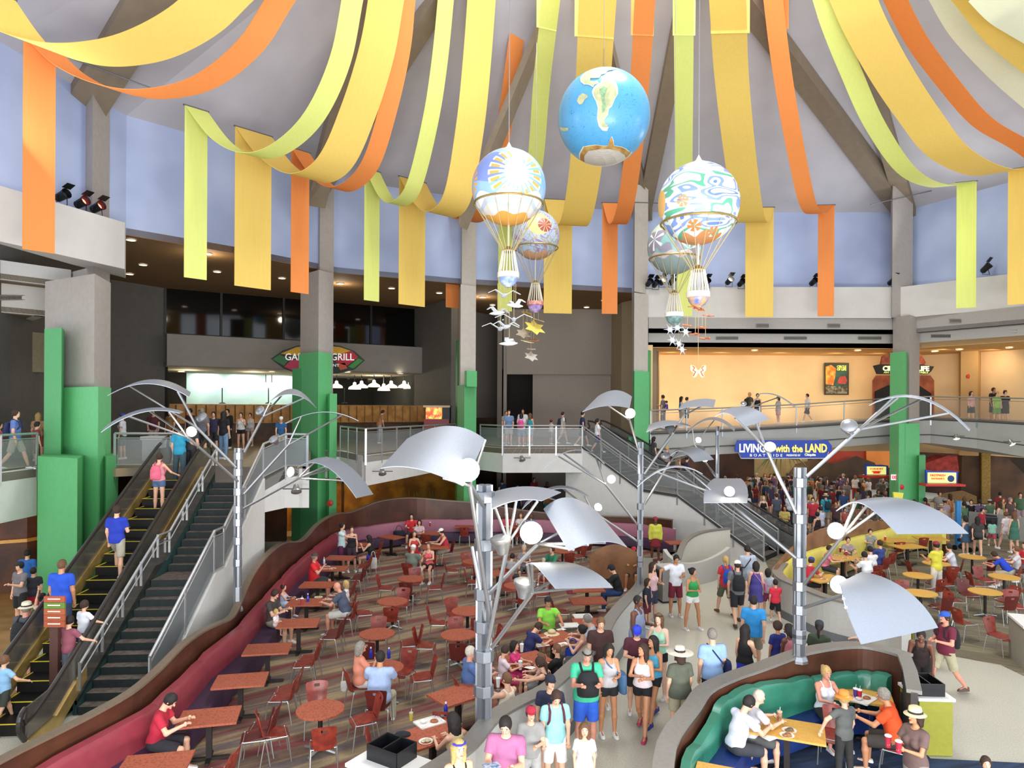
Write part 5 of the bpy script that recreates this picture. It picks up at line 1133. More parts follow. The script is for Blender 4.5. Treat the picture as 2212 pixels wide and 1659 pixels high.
t = thing('counter', 'grey counter with yellow trim cut by the right edge', 'counter', tuple(Z(2200, 1440, 0))); c = Z(2250, 1440, 0); m = MB(); m.box((c.x, c.y, .5), (1.0, 1.1, 1.0), R(-20)); m.build('cabinet', M('8f8c80', .5, var=.05), t); m = MB(); m.box((c.x, c.y, 1.02), (1.06, 1.16, .05), R(-20)); m.build('countertop', whitep, t)
# ================================================================ people: bodies grown as one skin from a distance field
def V3(*a): return np.array(a, dtype=np.float32)
class Field:
    def __init__(s, lo, hi, h):
        s.h = h; s.o = np.array(lo, np.float32) - 2 * h; n = np.ceil((np.array(hi) - s.o) / h).astype(int) + 3
        s.n = n; s.D = np.full(n, 9., np.float32)
        s.ax = [s.o[i] + h * np.arange(n[i], dtype=np.float32) for i in range(3)]
    def sub(s, lo, hi):
        i0 = np.clip(np.floor((lo - s.o) / s.h).astype(int), 0, s.n - 1); i1 = np.clip(np.ceil((hi - s.o) / s.h).astype(int) + 1, 1, s.n)
        sl = tuple(slice(a, b) for a, b in zip(i0, i1))
        X, Y, Zz = np.meshgrid(s.ax[0][sl[0]], s.ax[1][sl[1]], s.ax[2][sl[2]], indexing='ij'); return sl, X, Y, Zz
    def blend(s, sl, d, k):
        a = s.D[sl]
        if k <= 0: s.D[sl] = np.minimum(a, d); return
        hh = np.clip(.5 + .5 * (a - d) / k, 0, 1); s.D[sl] = a * (1 - hh) + d * hh - k * hh * (1 - hh)
    def cap(s, a, b, r0, r1, k=.03, wf=1., side=(1, 0, 0), flat0=False, flat1=False, inf=0.):
        a = np.array(a, np.float32); b = np.array(b, np.float32); r0 += inf; r1 += inf; R_ = max(r0, r1) * max(wf, 1) + k + 2 * s.h
        sl, X, Y, Zz = s.sub(np.minimum(a, b) - R_, np.maximum(a, b) + R_)
        if X.size == 0: return
        ab = b - a; L2 = float(ab @ ab) + 1e-9; px, py, pz = X - a[0], Y - a[1], Zz - a[2]
        tr = (px * ab[0] + py * ab[1] + pz * ab[2]) / L2; t = np.clip(tr, 0, 1)
        px, py, pz = px - t * ab[0], py - t * ab[1], pz - t * ab[2]
        if wf != 1.:
            q = (px * side[0] + py * side[1] + pz * side[2]) * (1 / wf - 1); px, py, pz = px + q * side[0], py + q * side[1], pz + q * side[2]
        d = np.sqrt(px * px + py * py + pz * pz) - (r0 + (r1 - r0) * t); L = math.sqrt(L2)
        if flat1: d = np.maximum(d, (tr - 1) * L)
        if flat0: d = np.maximum(d, -tr * L)
        s.blend(sl, d, k)
    def ell(s, c, r, k=.02, rot=None, inf=0.):
        c = np.array(c, np.float32); r = np.array(r, np.float32) + inf; R_ = float(r.max()) + k + 2 * s.h
        sl, X, Y, Zz = s.sub(c - R_, c + R_)
        if X.size == 0: return
        x, y, z = X - c[0], Y - c[1], Zz - c[2]
        if rot is not None:
            m = np.array(rot); x, y, z = m[0, 0] * x + m[1, 0] * y + m[2, 0] * z, m[0, 1] * x + m[1, 1] * y + m[2, 1] * z, m[0, 2] * x + m[1, 2] * y + m[2, 2] * z
        k0 = np.sqrt((x / r[0]) ** 2 + (y / r[1]) ** 2 + (z / r[2]) ** 2); k1 = np.sqrt((x / r[0] ** 2) ** 2 + (y / r[1] ** 2) ** 2 + (z / r[2] ** 2) ** 2) + 1e-6
        s.blend(sl, k0 * (k0 - 1) / k1, k)
    def carve_ell(s, c, r, rot=None):
        f = Field.__new__(Field); f.h, f.o, f.n, f.ax = s.h, s.o, s.n, s.ax; f.D = np.full(s.n, 9., np.float32); f.ell(c, r, 0, rot); s.D = np.maximum(s.D, -f.D)
    def clip(s, p, n):
        """keep the side the normal points away from"""
        d = ((s.ax[0] - p[0]) * n[0])[:, None, None] + ((s.ax[1] - p[1]) * n[1])[None, :, None] + ((s.ax[2] - p[2]) * n[2])[None, None, :]
        s.D = np.maximum(s.D, d.astype(np.float32))
    def mesh(s):
        D_ = s.D; nx, ny, nz = D_.shape; ins = D_ < 0; c8 = [(i, j, k) for i in (0, 1) for j in (0, 1) for k in (0, 1)]
        cnt = sum(ins[i:nx - 1 + i, j:ny - 1 + j, k:nz - 1 + k].astype(np.int8) for i, j, k in c8); act = (cnt > 0) & (cnt < 8)
        I = np.argwhere(act); 
        if len(I) == 0: return np.zeros((0, 3)), np.zeros((0, 4), int)
        idx = np.full(act.shape, -1, np.int32); idx[act] = np.arange(len(I)); acc = np.zeros((len(I), 3), np.float32); num = np.zeros(len(I), np.float32)
        cv = {c: D_[I[:, 0] + c[0], I[:, 1] + c[1], I[:, 2] + c[2]] for c in c8}
        for c in c8:
            for ax in range(3):
                if c[ax] == 0:
                    e = list(c); e[ax] = 1; a, b = cv[c], cv[tuple(e)]; m = (a < 0) != (b < 0); t = np.where(m, a / np.where(m, a - b, 1), 0)
                    pt = np.tile(np.array(c, np.float32), (len(I), 1)); pt[:, ax] = t; acc += pt * m[:, None]; num += m
        V = s.o + s.h * (I + acc / num[:, None]); Q = []
        for ax in range(3):
            u, v = (ax + 1) % 3, (ax + 2) % 3; sa = [slice(None)] * 3; sb = [slice(None)] * 3; sa[ax] = slice(0, -1); sb[ax] = slice(1, None); a, b = ins[tuple(sa)], ins[tuple(sb)]
            E = np.argwhere(a != b); E = E[(E[:, u] > 0) & (E[:, v] > 0) & (E[:, u] < D_.shape[u] - 1) & (E[:, v] < D_.shape[v] - 1)]
            if len(E) == 0: continue
            def g(du, dv): q = E.copy(); q[:, u] += du; q[:, v] += dv; return idx[q[:, 0], q[:, 1], q[:, 2]]
            q = np.stack([g(-1, -1), g(0, -1), g(0, 0), g(-1, 0)], 1); fl = a[E[:, 0], E[:, 1], E[:, 2]]; q[~fl] = q[~fl][:, ::-1]; Q.append(q)
        return V, np.concatenate(Q)
def np_obj(name, V, Q, mats, parent, extra=None):
    """V,Q quads; extra: list of (verts, faces, material index)"""
    me = bpy.data.meshes.new(name); nv, nf = len(V), len(Q)
    faces = [tuple(q) for q in Q.tolist()] if extra else None
    if extra:
        vs = V.tolist(); mi = [0] * nf
        for ev, ef, em in extra:
            o = len(vs); vs += [tuple(p) for p in ev]; faces += [tuple(i + o for i in f) for f in ef]; mi += [em] * len(ef)
        me.from_pydata(vs, [], faces)
        for m in mats: me.materials.append(m)
        me.polygons.foreach_set('material_index', mi)
    else:
        me.vertices.add(nv); me.vertices.foreach_set('co', np.ascontiguousarray(V, np.float32).ravel()); me.loops.add(nf * 4); me.loops.foreach_set('vertex_index', np.ascontiguousarray(Q, np.int32).ravel())
        me.polygons.add(nf); me.polygons.foreach_set('loop_start', np.arange(0, nf * 4, 4, dtype=np.int32)); me.update(calc_edges=True)
        for m in mats: me.materials.append(m)
    me.polygons.foreach_set('use_smooth', [True] * len(me.polygons)); me.update()
    o = bpy.data.objects.new(name, me); C.objects.link(o); o.parent = parent; return o
SKIN = {'l': M('d9a88c', .5, var=.06), 't': M('bf8560', .5, var=.06), 'd': M('6b4230', .45, var=.08), 'p': M('e3b9a2', .5, var=.06), 'r': M('cf8f78', .5, var=.06)}
HAIR = {'k': M('1b1411', .75, var=.3), 'b': M('3a2419', .8, var=.3, scale=40), 'm': M('6b4a30', .8, var=.3, scale=40), 'y': M('c0a064', .8, var=.3, scale=40), 'g': M('857f76', .85, var=.3, scale=40), 'w': M('b9b2a2', .85, var=.2, scale=40)}
eye_w = M('f0ece6', .3, var=.02); eye_d = M('1d1512', .3, var=.1); lipm = M('a8584c', .5, var=.05)
def cloth(c): return M(c, .85, var=.14, scale=9, bump=.0)
#           flexion, abduction, elbow flexion, inward
ARMS = {'down': (2, 9, 12, 2), 'walkf': (24, 8, 26, 4), 'walkb': (-24, 8, 16, 2), 'front': (12, 10, 88, 34), 'hold': (28, 8, 82, 18), 'table': (42, 12, 55, 22), 'eat': (38, 16, 104, 30), 'hip': (-18, 42, 60, 62), 'reach': (70, 12, 12, 4), 'side': (8, 66, 12, -10), 'up': (120, 20, 60, 10), 'head': (100, 45, 120, 30), 'rail': (30, 30, 35, 0), 'cross': (18, 14, 92, 62), 'back': (-35, 20, 10, 0)}
def adir(fl, out, sd): fl, out = R(fl), R(out); return V3(sd * sin(out), cos(out) * sin(fl), -cos(out) * cos(fl))
def rx(p, c, a): # rotate about x axis at c: positive leans forward (+y)
    a = -a; y, z = p[1] - c[1], p[2] - c[2]; return V3(p[0], c[1] + y * cos(a) - z * sin(a), c[2] + y * sin(a) + z * cos(a))
def build_person(label, h=1.75, pose='stand', armL='down', armR='down', top='#888888', tt='tee', bot='#333333', bt='shorts', hair='b', ht='short', skin='l', hat=None, hatc='#222222', shoe='#e8e8e8', res=.02, lean=0., turn=0., nod=0., fem=False, fat=1., fingers=True, name='person', seat=.46, group=None, cat='person', socks=None, band=None):
    s = h / 1.75; hs = s * (1.75 / h) ** .42; t = thing(name, label, cat, (0, 0, 0), group=group)
    fm = .9 if fem else 1.; sh_x = .178 * s * fm * (1 + .25 * (fat - 1)); hipx = .088 * s
    # skeleton
    if pose == 'sit': hz = seat + .10 * s
    elif pose == 'crouch': hz = .55 * s
    else: hz = .93 * s
    c0 = V3(0, 0, hz)
    def U(x, y, z): return rx(V3(x * s, y * s, hz + (z - .93) * s), c0, R(lean))
    legs = []
    LG = {'stand': ((2, 4, 3), (-2, 4, 2)), 'walk': ((24, 2, 8), (-14, 2, 22)), 'stride': ((-18, 2, 20), (26, 2, 6)), 'sit': ((82, 8, 84), (80, 10, 80)), 'step': ((48, 6, 50), (-4, 3, 4)), 'crouch': ((95, 12, 110), (85, 12, 110)), 'wide': ((4, 12, 2), (-2, 12, 2))}[pose]
    for sd, (fl, out, kn) in zip((-1, 1), LG):
        hp = V3(sd * hipx, 0, hz - .01 * s); kd = adir(fl, out, sd); kp = hp + kd * .44 * s; ad = adir(fl - kn, out * .3, sd); ap = kp + ad * .42 * s
        legs.append((hp, kp, ap))
    # keep the lower foot on the ground
    mz = min(l[2][2] for l in legs) - .075 * s
    if pose != 'sit':
        for i, l in enumerate(legs): legs[i] = tuple(p - V3(0, 0, mz) for p in l)
        hz -= mz; c0 = V3(0, 0, hz)
    shL, shR = U(-.178 * fm, -.005, 1.395), U(.178 * fm, -.005, 1.395); shL[0] = -sh_x; shR[0] = sh_x; arms = []
    for sd, sp, an in ((-1, shL, armL), (1, shR, armR)):
        fl, out, ef, inn = ARMS[an] if isinstance(an, str) else an; ua = adir(fl, out, sd); ep = sp + ua * .285 * s; fa = adir(fl + ef, -inn if inn else out * .6, sd); wp = ep + fa * .25 * s; arms.append((sp, ep, wp, fa, ua))
    nk = U(0, -.005, 1.43); hd = U(0, .02, 1.625); hd = nk + (hd - nk) * (hs / s); nd = R(nod + lean * .25); hd = rx(hd, nk, nd * .5); rt = Matrix.Rotation(R(turn), 3, 'Z') @ Matrix.Rotation(-nd - R(lean) * .5, 3, 'X'); Rm = np.array(rt); Rt = Rm
    def H(x, y, z): return hd + Rm @ (V3(x, y, z) * hs)
    allp = np.array([p for l in legs for p in l] + [p for a in arms for p in a[:3]] + [hd, c0] + [p + V3(0, .2 * s, 0) for _, _, p in legs] + [a[2] + a[3] * .16 * s for a in arms]); lo, hi = allp.min(0) - .17 * s * fat, allp.max(0) + .17 * s * fat; lo[2] = min(lo[2], 0)
    sdx = (1, 0, 0); detail = res < .021
    def torso(F, inf=0., k=.04, upto=1.36):
        F.ell(U(0, -.01, .95), (.165 * s * (1.04 if fem else 1) * fat ** .7, .118 * s * fat, .12 * s), k, inf=inf)
        F.cap(U(0, .004 * fat, 1.0), U(0, 0, 1.17), (.098 if fem else .108) * s * fat, (.094 if fem else .108) * s * fat, k, 1.3, sdx, inf=inf)
        F.cap(U(0, 0, 1.18), U(0, -.005, 1.34), .106 * s * fat ** .6, .094 * s * fat ** .5, k, 1.42 * (fm if fem else 1), sdx, inf=inf)
        if fem:
            for sd in (-1, 1): F.ell(U(sd * .07, .085, 1.25), (.06 * s, .055 * s, .06 * s), .03, inf=inf)
    F = Field(lo, hi, res); torso(F)
    F.cap(U(-.12 * fm, -.005, 1.395), U(.12 * fm, -.005, 1.395), .058 * s, .058 * s, .05); F.cap(U(0, -.01, 1.42), hd + Rm @ V3(0, -.02, -.05) * hs, .056 * s * fm, .050 * s * fm, .03)
    F.ell(H(0, -.006, .012), (.074 * hs, .092 * hs, .103 * hs), .02, Rt); F.ell(H(0, .026, -.052), (.052 * hs, .058 * hs, .06 * hs), .02, Rt)
    if detail:
        F.cap(H(0, .088, .012), H(0, .104, -.022), .009 * hs, .015 * hs, .01); F.ell(H(0, .088, -.082), (.022 * hs, .016 * hs, .014 * hs), .02, Rt)
        for sd in (-1, 1): F.ell(H(sd * .076, -.008, -.005), (.011 * hs, .02 * hs, .03 * hs), .008, Rt)
    af = .86 if fem else 1.05
    for sp, ep, wp, fa, ua in arms:
        F.cap(sp, ep, .05 * s * af * fat ** .5, .037 * s * af, .04); F.cap(ep, wp, .038 * s * af, .025 * s * af, .02); F.ell(wp + fa * .045 * s, (.034 * s, .034 * s, .036 * s) if not detail else (.03 * s, .03 * s, .042 * s), .015)
    for hp, kp, ap in legs:
        F.cap(hp, kp, .086 * s * fat ** .6, .052 * s, .04); kc = kp + (ap - kp) * .35; F.cap(kp, kc, .05 * s, .055 * s, .02); F.cap(kc, ap, .055 * s, .034 * s, .02); F.cap(ap - V3(0, 0, .03 * s), ap + V3(0, .13 * s, -.048 * s), .034 * s, .026 * s, .02)
    V, Q = F.mesh(); ex = []
    def ball(c, r, mi, sq=(1, 1, 1), n=8, m_=6):
        b = MB(); b.sphere((0, 0, 0), 1., n, m_); ex.append(([tuple(c + Rm @ (V3(*p) * V3(*sq) * r)) for p in b.v], b.f, mi))
    if detail or res < .026:
        for sd in (-1, 1):
            ball(H(sd * .031, .079, .012), .0125 * hs, 1, (1, .55, .5)); ball(H(sd * .031, .0845, .012), .0068 * hs, 2, (1, .5, .95), 6, 4); ball(H(sd * .032, .083, .034), .017 * hs, 2, (1, .35, .16), 6, 4)
        ball(H(0, .086, -.052), .022 * hs, 3, (1, .42, .26))
    if fingers:
        for i, (sp, ep, wp, fa, ua) in enumerate(arms):
            sd = (-1, 1)[i]; f = Vector(fa); acr = f.cross(Vector((0, 0, 1)) if abs(fa[2]) < .8 else Vector((0, 1, 0))).normalized(); pn = f.cross(acr).normalized()
            if abs(fa[2]) < .8 and pn.z > 0: pn = -pn
            base = Vector(wp + fa * .07 * s)
            for q, (o, ln) in enumerate(((-.027, .062), (-.009, .074), (.009, .070), (.026, .055))):
                b = MB(); p0 = base + acr * (o * s); b.tube([p0, p0 + f * ln * .45 * s + pn * .004 * s, p0 + (f * .82 + pn * .3) * ln * .85 * s, p0 + (f * .72 + pn * .55) * ln * 1.1 * s], [.0105 * s, .0098 * s, .009 * s, .006 * s], 6); ex.append((b.v, b.f, 0))
            th = acr * (1 if sd * acr.x < 0 else -1); b = MB(); p0 = Vector(wp + fa * .025 * s) + th * .022 * s; b.tube([p0, p0 + (f * .5 + th * .6 + pn * .15) * .035 * s, p0 + (f * .95 + th * .6 + pn * .3) * .055 * s], [.013 * s, .011 * s, .008 * s], 6); ex.append((b.v, b.f, 0))
    np_obj('body', V, Q, [SKIN[skin], eye_w, eye_d, lipm], t, ex)
    inf = max(.013 * s, .55 * res)
    # upper garment
    if tt:
        F = Field(lo, hi, res); torso(F, inf * 1.25)
        if tt in ('tee', 'long', 'polo', 'dress_t'):
            F.cap(U(-.12 * fm, -.005, 1.395), U(.12 * fm, -.005, 1.395), .058 * s, .058 * s, .05, inf=inf * .9)
            for sp, ep, wp, fa, ua in arms:
                if tt == 'long': F.cap(sp, ep, .052 * s * af * fat ** .5, .042 * s, .03, inf=inf * 1.1); F.cap(ep, wp, .042 * s, .032 * s, .02, flat1=True, inf=inf)
                else: F.cap(sp, sp + (ep - sp) * .62, .052 * s * af * fat ** .5, .054 * s * fat ** .4, .03, flat1=True, inf=inf * 1.1)
            F.clip(U(0, 0, 1.49), U(0, 0, 2.4) - U(0, 0, 1.49)); F.carve_ell(U(0, .035, 1.50), (.088 * s, .085 * s, .075 * s))
        else:
            F.clip(U(0, .02, 1.385), (U(0, .25, 2.2) - U(0, 0, 1.42)))
            for sd in (-1, 1):
                q = [U(sd * x, y, z) for x, y, z in ((.07, .1, 1.3), (.082, .062, 1.41), (.088, 0, 1.458), (.082, -.07, 1.41), (.07, -.1, 1.3))]
                for a_, b_ in zip(q[:-1], q[1:]): F.cap(a_, b_, (.014 if fem else .024) * s, (.014 if fem else .024) * s, .006)
        if tt in ('dress', 'dress_t') or bt == 'skirt':
            pass
        drop = .86 if not (tt in ('dress', 'dress_t')) else .93
        if tt in ('dress', 'dress_t'):
            if pose == 'sit': [F.cap(hp, hp + (kp - hp) * .8, .10 * s, .095 * s, .06, flat1=True, inf=inf) for hp, kp, ap in legs]
            else: F.cap(V3(0, 0, hz + .05 * s), V3(0, 0, hz - .36 * s), .115 * s, .165 * s, .05, 1.25, sdx, flat1=True, inf=inf)
        elif pose != 'sit': F.cap(U(0, 0, 1.0), U(0, 0, .86), .112 * s * fat, .118 * s * fat, .03, 1.35, sdx, flat1=True, inf=inf * 1.2)
        if tt not in ('dress', 'dress_t'):
            pl = U(0, 0, (.93 if tt == 'tank' and fem else .845) if pose != 'sit' else .9); F.clip(pl, V3(*(U(0, 0, .5) - U(0, 0, 1.0))))
        V, Q = F.mesh(); np_obj('dress' if tt in ('dress', 'dress_t') else 'shirt', V, Q, [cloth(top)], t)
    if bt and tt not in ('dress', 'dress_t'):
        F = Field(lo, hi, res); F.ell(c0 + V3(0, -.008, .02 * s), (.165 * s * (1.04 if fem else 1) * fat ** .7, .118 * s * fat, .12 * s), .03, inf=inf * .9)
        if bt == 'skirt': F.cap(V3(0, 0, hz + .05 * s), V3(0, 0, hz - .33 * s), .11 * s, .16 * s, .05, 1.25, sdx, flat1=True, inf=inf)
        else:
            for hp, kp, ap in legs:
                if bt == 'pants': F.cap(hp, kp, .09 * s, .062 * s, .03, inf=inf * .9); F.cap(kp, ap, .062 * s, .045 * s, .02, flat1=True, inf=inf * .8)
                else: e = {'shorts': .92, 'mini': .38, 'mid': .68}[bt]; F.cap(hp, hp + (kp - hp) * e, .09 * s * fat ** .6, (.078 if e > .5 else .084) * s * fat ** .5, .03, flat1=True, inf=inf)
        F.clip(c0 + V3(0, 0, .12 * s), V3(0, 0, 1)); V, Q = F.mesh(); np_obj('skirt' if bt == 'skirt' else ('trousers' if bt == 'pants' else 'shorts'), V, Q, [cloth(bot)], t)
    # shoes
    if shoe:
        for hp, kp, ap in legs:
            m = MB(); a = Vector(ap); zb = a.z - .085 * s; rings = []
            for y, w_, z1 in ((-.075, .022, .05), (-.06, .038, .085), (-.01, .04, .10), (.05, .042, .075), (.11, .047, .055), (.16, .042, .045), (.19, .02, .03)):
                w2 = w_ * s; y2 = a.y + y * s; zt_ = zb + z1 * s; rings.append([(a.x - w2, y2, zb), (a.x + w2, y2, zb), (a.x + w2, y2, zb + .025 * s), (a.x + w2 * .7, y2, zt_), (a.x - w2 * .7, y2, zt_), (a.x - w2, y2, zb + .025 * s)])
            m.ring_loft(rings); WM[t.name] = Matrix(); m.build('shoe', cloth(shoe), t, smooth=True)
    # hair
    if ht and ht != 'bald':
        hr = min(res, .016 if detail else .022); l2, h2 = hd - .19 * hs, hd + .19 * hs
        if ht in ('long', 'pony', 'bob'): l2 = l2 - V3(.05, .12, .30 * s); 
        F = Field(l2, h2, hr); g = max(.010, .45 * hr); F.ell(H(0, -.012, .02), (.078 * hs, .096 * hs, .104 * hs), .01, Rt, inf=g if ht != 'buzz' else g * .5)
        if ht in ('long', 'bob'):
            e = -.30 if ht == 'long' else -.12
            F.cap(H(0, -.055, .0), H(0, -.075, e), .07 * hs, .055 * hs, .04, 1.35, tuple(Rm @ V3(1, 0, 0)), inf=.004)
            for sd in (-1, 1): F.cap(H(sd * .072, .0, .02), H(sd * .085, -.01, e * .85), .026 * hs, .022 * hs, .03)
        if ht == 'pony': F.cap(H(0, -.105, .05), H(0, -.13, -.02), .028 * hs, .036 * hs, .01); F.cap(H(0, -.13, -.02), H(0, -.11, -.25), .036 * hs, .014 * hs, .01)
        if ht == 'bun': F.ell(H(0, -.11, .06), (.04 * hs, .04 * hs, .04 * hs), .01)
        if ht == 'curly': F.ell(H(0, -.02, .02), (.105 * hs, .115 * hs, .11 * hs), .02, Rt)
        F.carve_ell(H(0, .092, -.032), (.071 * hs, .088 * hs, .106 * hs), Rt); xx, yy, zz = F.ax; F.D += (.0045 * np.sin(75 * xx)[:, None, None] * np.sin(68 * yy)[None, :, None] * np.sin(52 * zz)[None, None, :]).astype(np.float32)
        if ht in ('short', 'buzz'): q = H(0, 0, -.055); F.clip(q, Rm @ V3(0, .25, -1))
        V, Q = F.mesh(); np_obj('hair', V, Q, [HAIR[hair]], t)
    if hat:
        hm = rt.to_4x4(); o = Vector(hd) + rt @ Vector((0, -.008 * hs, .038 * hs)); m = MB(); r = .088 * hs
        if hat == 'cap':
            m.lathe([(r * 1.0, 0), (r * 1.02, .02 * hs), (r * .95, .05 * hs), (r * .7, .078 * hs), (r * .3, .092 * hs), (.004, .095 * hs)], o, 18, mat=rt @ Matrix.Diagonal((1, 1.15, 1)).to_3x3())
            sgn = 1; A = [o + rt @ Vector((x * hs, math.sqrt(max(0, 1 - (x / .09) ** 2)) * .085 * hs, .008 * hs)) for x in (-.07, -.035, 0, .035, .07)]; B = [p + rt @ Vector((0, (.075 - .9 * abs(x) ** 1.2) * hs, -.012 * hs)) for p, x in zip(A, (-.07, -.035, 0, .035, .07))]; m.strip(A, B, .006)
            m.build('cap', cloth(hatc), t, smooth=True)
        elif hat in ('sunhat', 'brim'):
            w_ = .24 if hat == 'sunhat' else .15; m.lathe([(w_ * hs, -.012 * hs), (w_ * .75 * hs, .006 * hs), (r * 1.05, .012 * hs), (r * 1.0, .05 * hs), (r * .92, .095 * hs), (r * .6, .11 * hs), (.004, .108 * hs)], o, 26, mat=rt @ Matrix.Diagonal((1, 1.08, 1)).to_3x3()); m.build('hat', cloth(hatc), t, smooth=True)
            m = MB(); m.lathe([(r * 1.08, .012 * hs), (r * 1.06, .04 * hs), (r * 1.0, .04 * hs), (r * 1.0, .012 * hs)], o, 24, mat=rt @ Matrix.Diagonal((1, 1.08, 1)).to_3x3()); m.build('hat_band', cloth(band or '#26221f'), t, smooth=True)
        elif hat == 'bow':
            for sd in (-1, 1): m.sphere(o + rt @ Vector((sd * .05 * hs, 0, .075 * hs)), (.045 * hs, .015 * hs, .035 * hs), 10, 6)
            m.build('hair_bow', cloth(hatc), t, smooth=True)
        elif hat == 'shades':
            m.tube([o + rt @ Vector((x * hs, y * hs, .045 * hs)) for x, y in ((-.085, .0), (-.06, .06), (0, .085), (.06, .06), (.085, 0))], .014 * hs, 6); m.build('sunglasses', cloth(hatc), t, smooth=True)
    t['_hx'] = float(hd[0]); 
    info = dict(head=hd, top=float(hd[2] + .115 * hs + (.012 if ht else 0)), legs=legs, arms=arms, s=s, hs=hs, U=U, hz=hz)
    del t['_hx']
    return t, info
def place(t, info, px, py, heading, floor=0., d=None, zoff=0.):
    """stand a finished figure so that its crown falls on the pixel"""
    rz = R(heading); hd = info['head']; q = Matrix.Rotation(rz, 3, 'Z') @ Vector((float(hd[0]), float(hd[1]), 0))
    c = Z(px, py, floor + info['top']) if d is None else D(px, py, d)
    t.location = (c.x - q.x, c.y - q.y, floor + zoff); t.rotation_euler = (0, 0, rz); return t
def on_person(t, mbs, name, label, cat, group=None):
    """a carried thing built in the carrier's local space but standing as its own top-level thing"""
    b = thing(name, label, cat, (0, 0, 0), group=group)
    for nm, m, mt in mbs: WM[b.name] = Matrix(); m.build(nm, mt, b, smooth=True)
    b.location = t.location; b.rotation_euler = t.rotation_euler; return b
def backpack(t, info, label, col='#1b1c20', front=False, k=1.):
    U = info['U']; s = info['s']; sg = 1 if front else -1; y0 = sg * .19; m = MB(); rings = []
    for z, w_, dp in ((.98, .13, .05), (1.0, .155, .075), (1.12, .165, .09), (1.26, .155, .08), (1.36, .12, .06), (1.395, .07, .03)):
        c = U(0, y0, z); rings.append([tuple(c + V3(w_ * k * s * cos(a), dp * k * s * sin(a), 0)) for a in [2 * PI * i / 14 for i in range(14)]])
    m.ring_loft(rings); p = MB(); rings = []
    for z, w_, dp in ((1.02, .1, .03), (1.05, .12, .045), (1.15, .12, .045), (1.19, .1, .03)):
        c = U(0, y0 + sg * .065, z); rings.append([tuple(c + V3(w_ * k * s * cos(a), dp * k * s * sin(a), 0)) for a in [2 * PI * i / 12 for i in range(12)]])
    p.ring_loft(rings); st = MB(); out = [('pack', m, cloth(col)), ('pocket', p, cloth(col))]
    for sd in (-1, 1):
        st = MB(); st.tube([U(sd * .09, y0 * .8, 1.36), U(sd * .11, -sg * -.02, 1.478), U(sd * .115, -sg * .12, 1.40), U(sd * .13, -sg * .14, 1.26), U(sd * .15, 0, 1.1)], .02 * s, 6); out.append(('strap', st, cloth(col)))
    return on_person(t, out, 'backpack', label, 'backpack')
def bag(t, info, label, col, side=1, z=.95, size=(.17, .07, .16), strap=True, y=0.):
    U = info['U']; s = info['s']; m = MB(); c = U(side * .27, y, z); rings = []
    for q, w_ in ((-1, .85), (-.9, 1), (.7, .95), (1, .8)):
        rings.append([(c[0] + size[1] * s * w_ * cos(a), c[1] + size[0] * s * w_ * sin(a), c[2] + size[2] * s * q) for a in [2 * PI * i / 12 for i in range(12)]])
    m.ring_loft(rings); out = [('pouch', m, cloth(col))]
    if strap: st = MB(); st.tube([V3(*c) + V3(0, 0, size[2] * s), U(side * .15, .12, 1.2), U(-side * .03, .12, 1.36), U(-side * .1, 0, 1.475), U(-side * .02, -.13, 1.36), U(side * .15, -.13, 1.15), V3(*c) + V3(0, 0, size[2] * s)], .014 * s, 6); out.append(('strap', st, cloth(col)))
    return on_person(t, out, 'shoulder_bag', label, 'bag')
# ================================================================ who stands where
def heads(hx): return hx
PB = []
def PP(label, px, py, h, head, **k):
    floor = k.pop('floor', 0.); d = k.pop('d', None); zo = k.pop('zoff', 0.); bp = k.pop('bp', None); bg = k.pop('bg', None); foot = k.pop('foot', None)
    if d is None: dist = (EYE - floor - h) * FPX / max(py - CY, 20)
    else: dist = d
    k.setdefault('res', .0125 if dist < 12.5 else (.016 if dist < 17 else (.021 if dist < 24 else (.027 if dist < 32 else .034)))); k.setdefault('fingers', dist < 30)
    t, info = build_person(label, h, **k)
    if foot: c = Z(foot[0], foot[1], floor); t.location = (c.x, c.y, floor); t.rotation_euler = (0, 0, R(head))
    else: place(t, info, px, py, head, floor, d, zo)
    t.location.z = max(t.location.z, floor + (.014 if floor == 0 else 0)) + 0.0
    if bp: backpack(t, info, *bp) if isinstance(bp, tuple) else None
    if bg: bag(t, info, **bg)
    return t, info
A, F_ = 0, 180      # away from / toward the camera
# ---- walkway -------------------------------------------------------------
PP('man in white tee and maroon shorts leaning on trash cabinet', 1461, 1199, 1.78, 186, armL='front', armR='side', top='#e9ecf2', bot='#7a2238', bt='shorts', hair='k', skin='t', nod=25)
PP('woman in green tank top and white shorts', 1497, 1227, 1.66, 200, pose='wide', fem=True, armL='front', armR='front', top='#2f9a4f', tt='tank', bot='#eeeeea', bt='mini', hair='k', ht='bun', skin='t', turn=40)
PP('blonde woman with ponytail in red shirt and grey shorts', 1567, 1201, 1.74, 8, fem=True, pose='walk', top='#c9303c', bot='#5f6250', bt='shorts', hair='y', ht='pony', shoe='#6a4632', bp=('blue and red backpack on the blonde woman', '#2450b4'))
PP('man in white cap and grey tee with black backpack', 1593, 1211, 1.84, -8, pose='stride', top='#6c6f73', bot='#202228', bt='shorts', hair='b', hat='cap', hatc='#ecebe6', shoe='#4a3a30', bp=('black backpack on the man in white cap', '#1b1c20'))
PP('tall man in pale grey tee with dark sling strap', 1614, 1178, 1.9, 10, top='#aab4c2', bot='#3a3f48', bt='shorts', hair='k', bg=dict(label='dark sling bag of the tall man in pale grey', col='#1c1c20', side=-1, z=1.0))
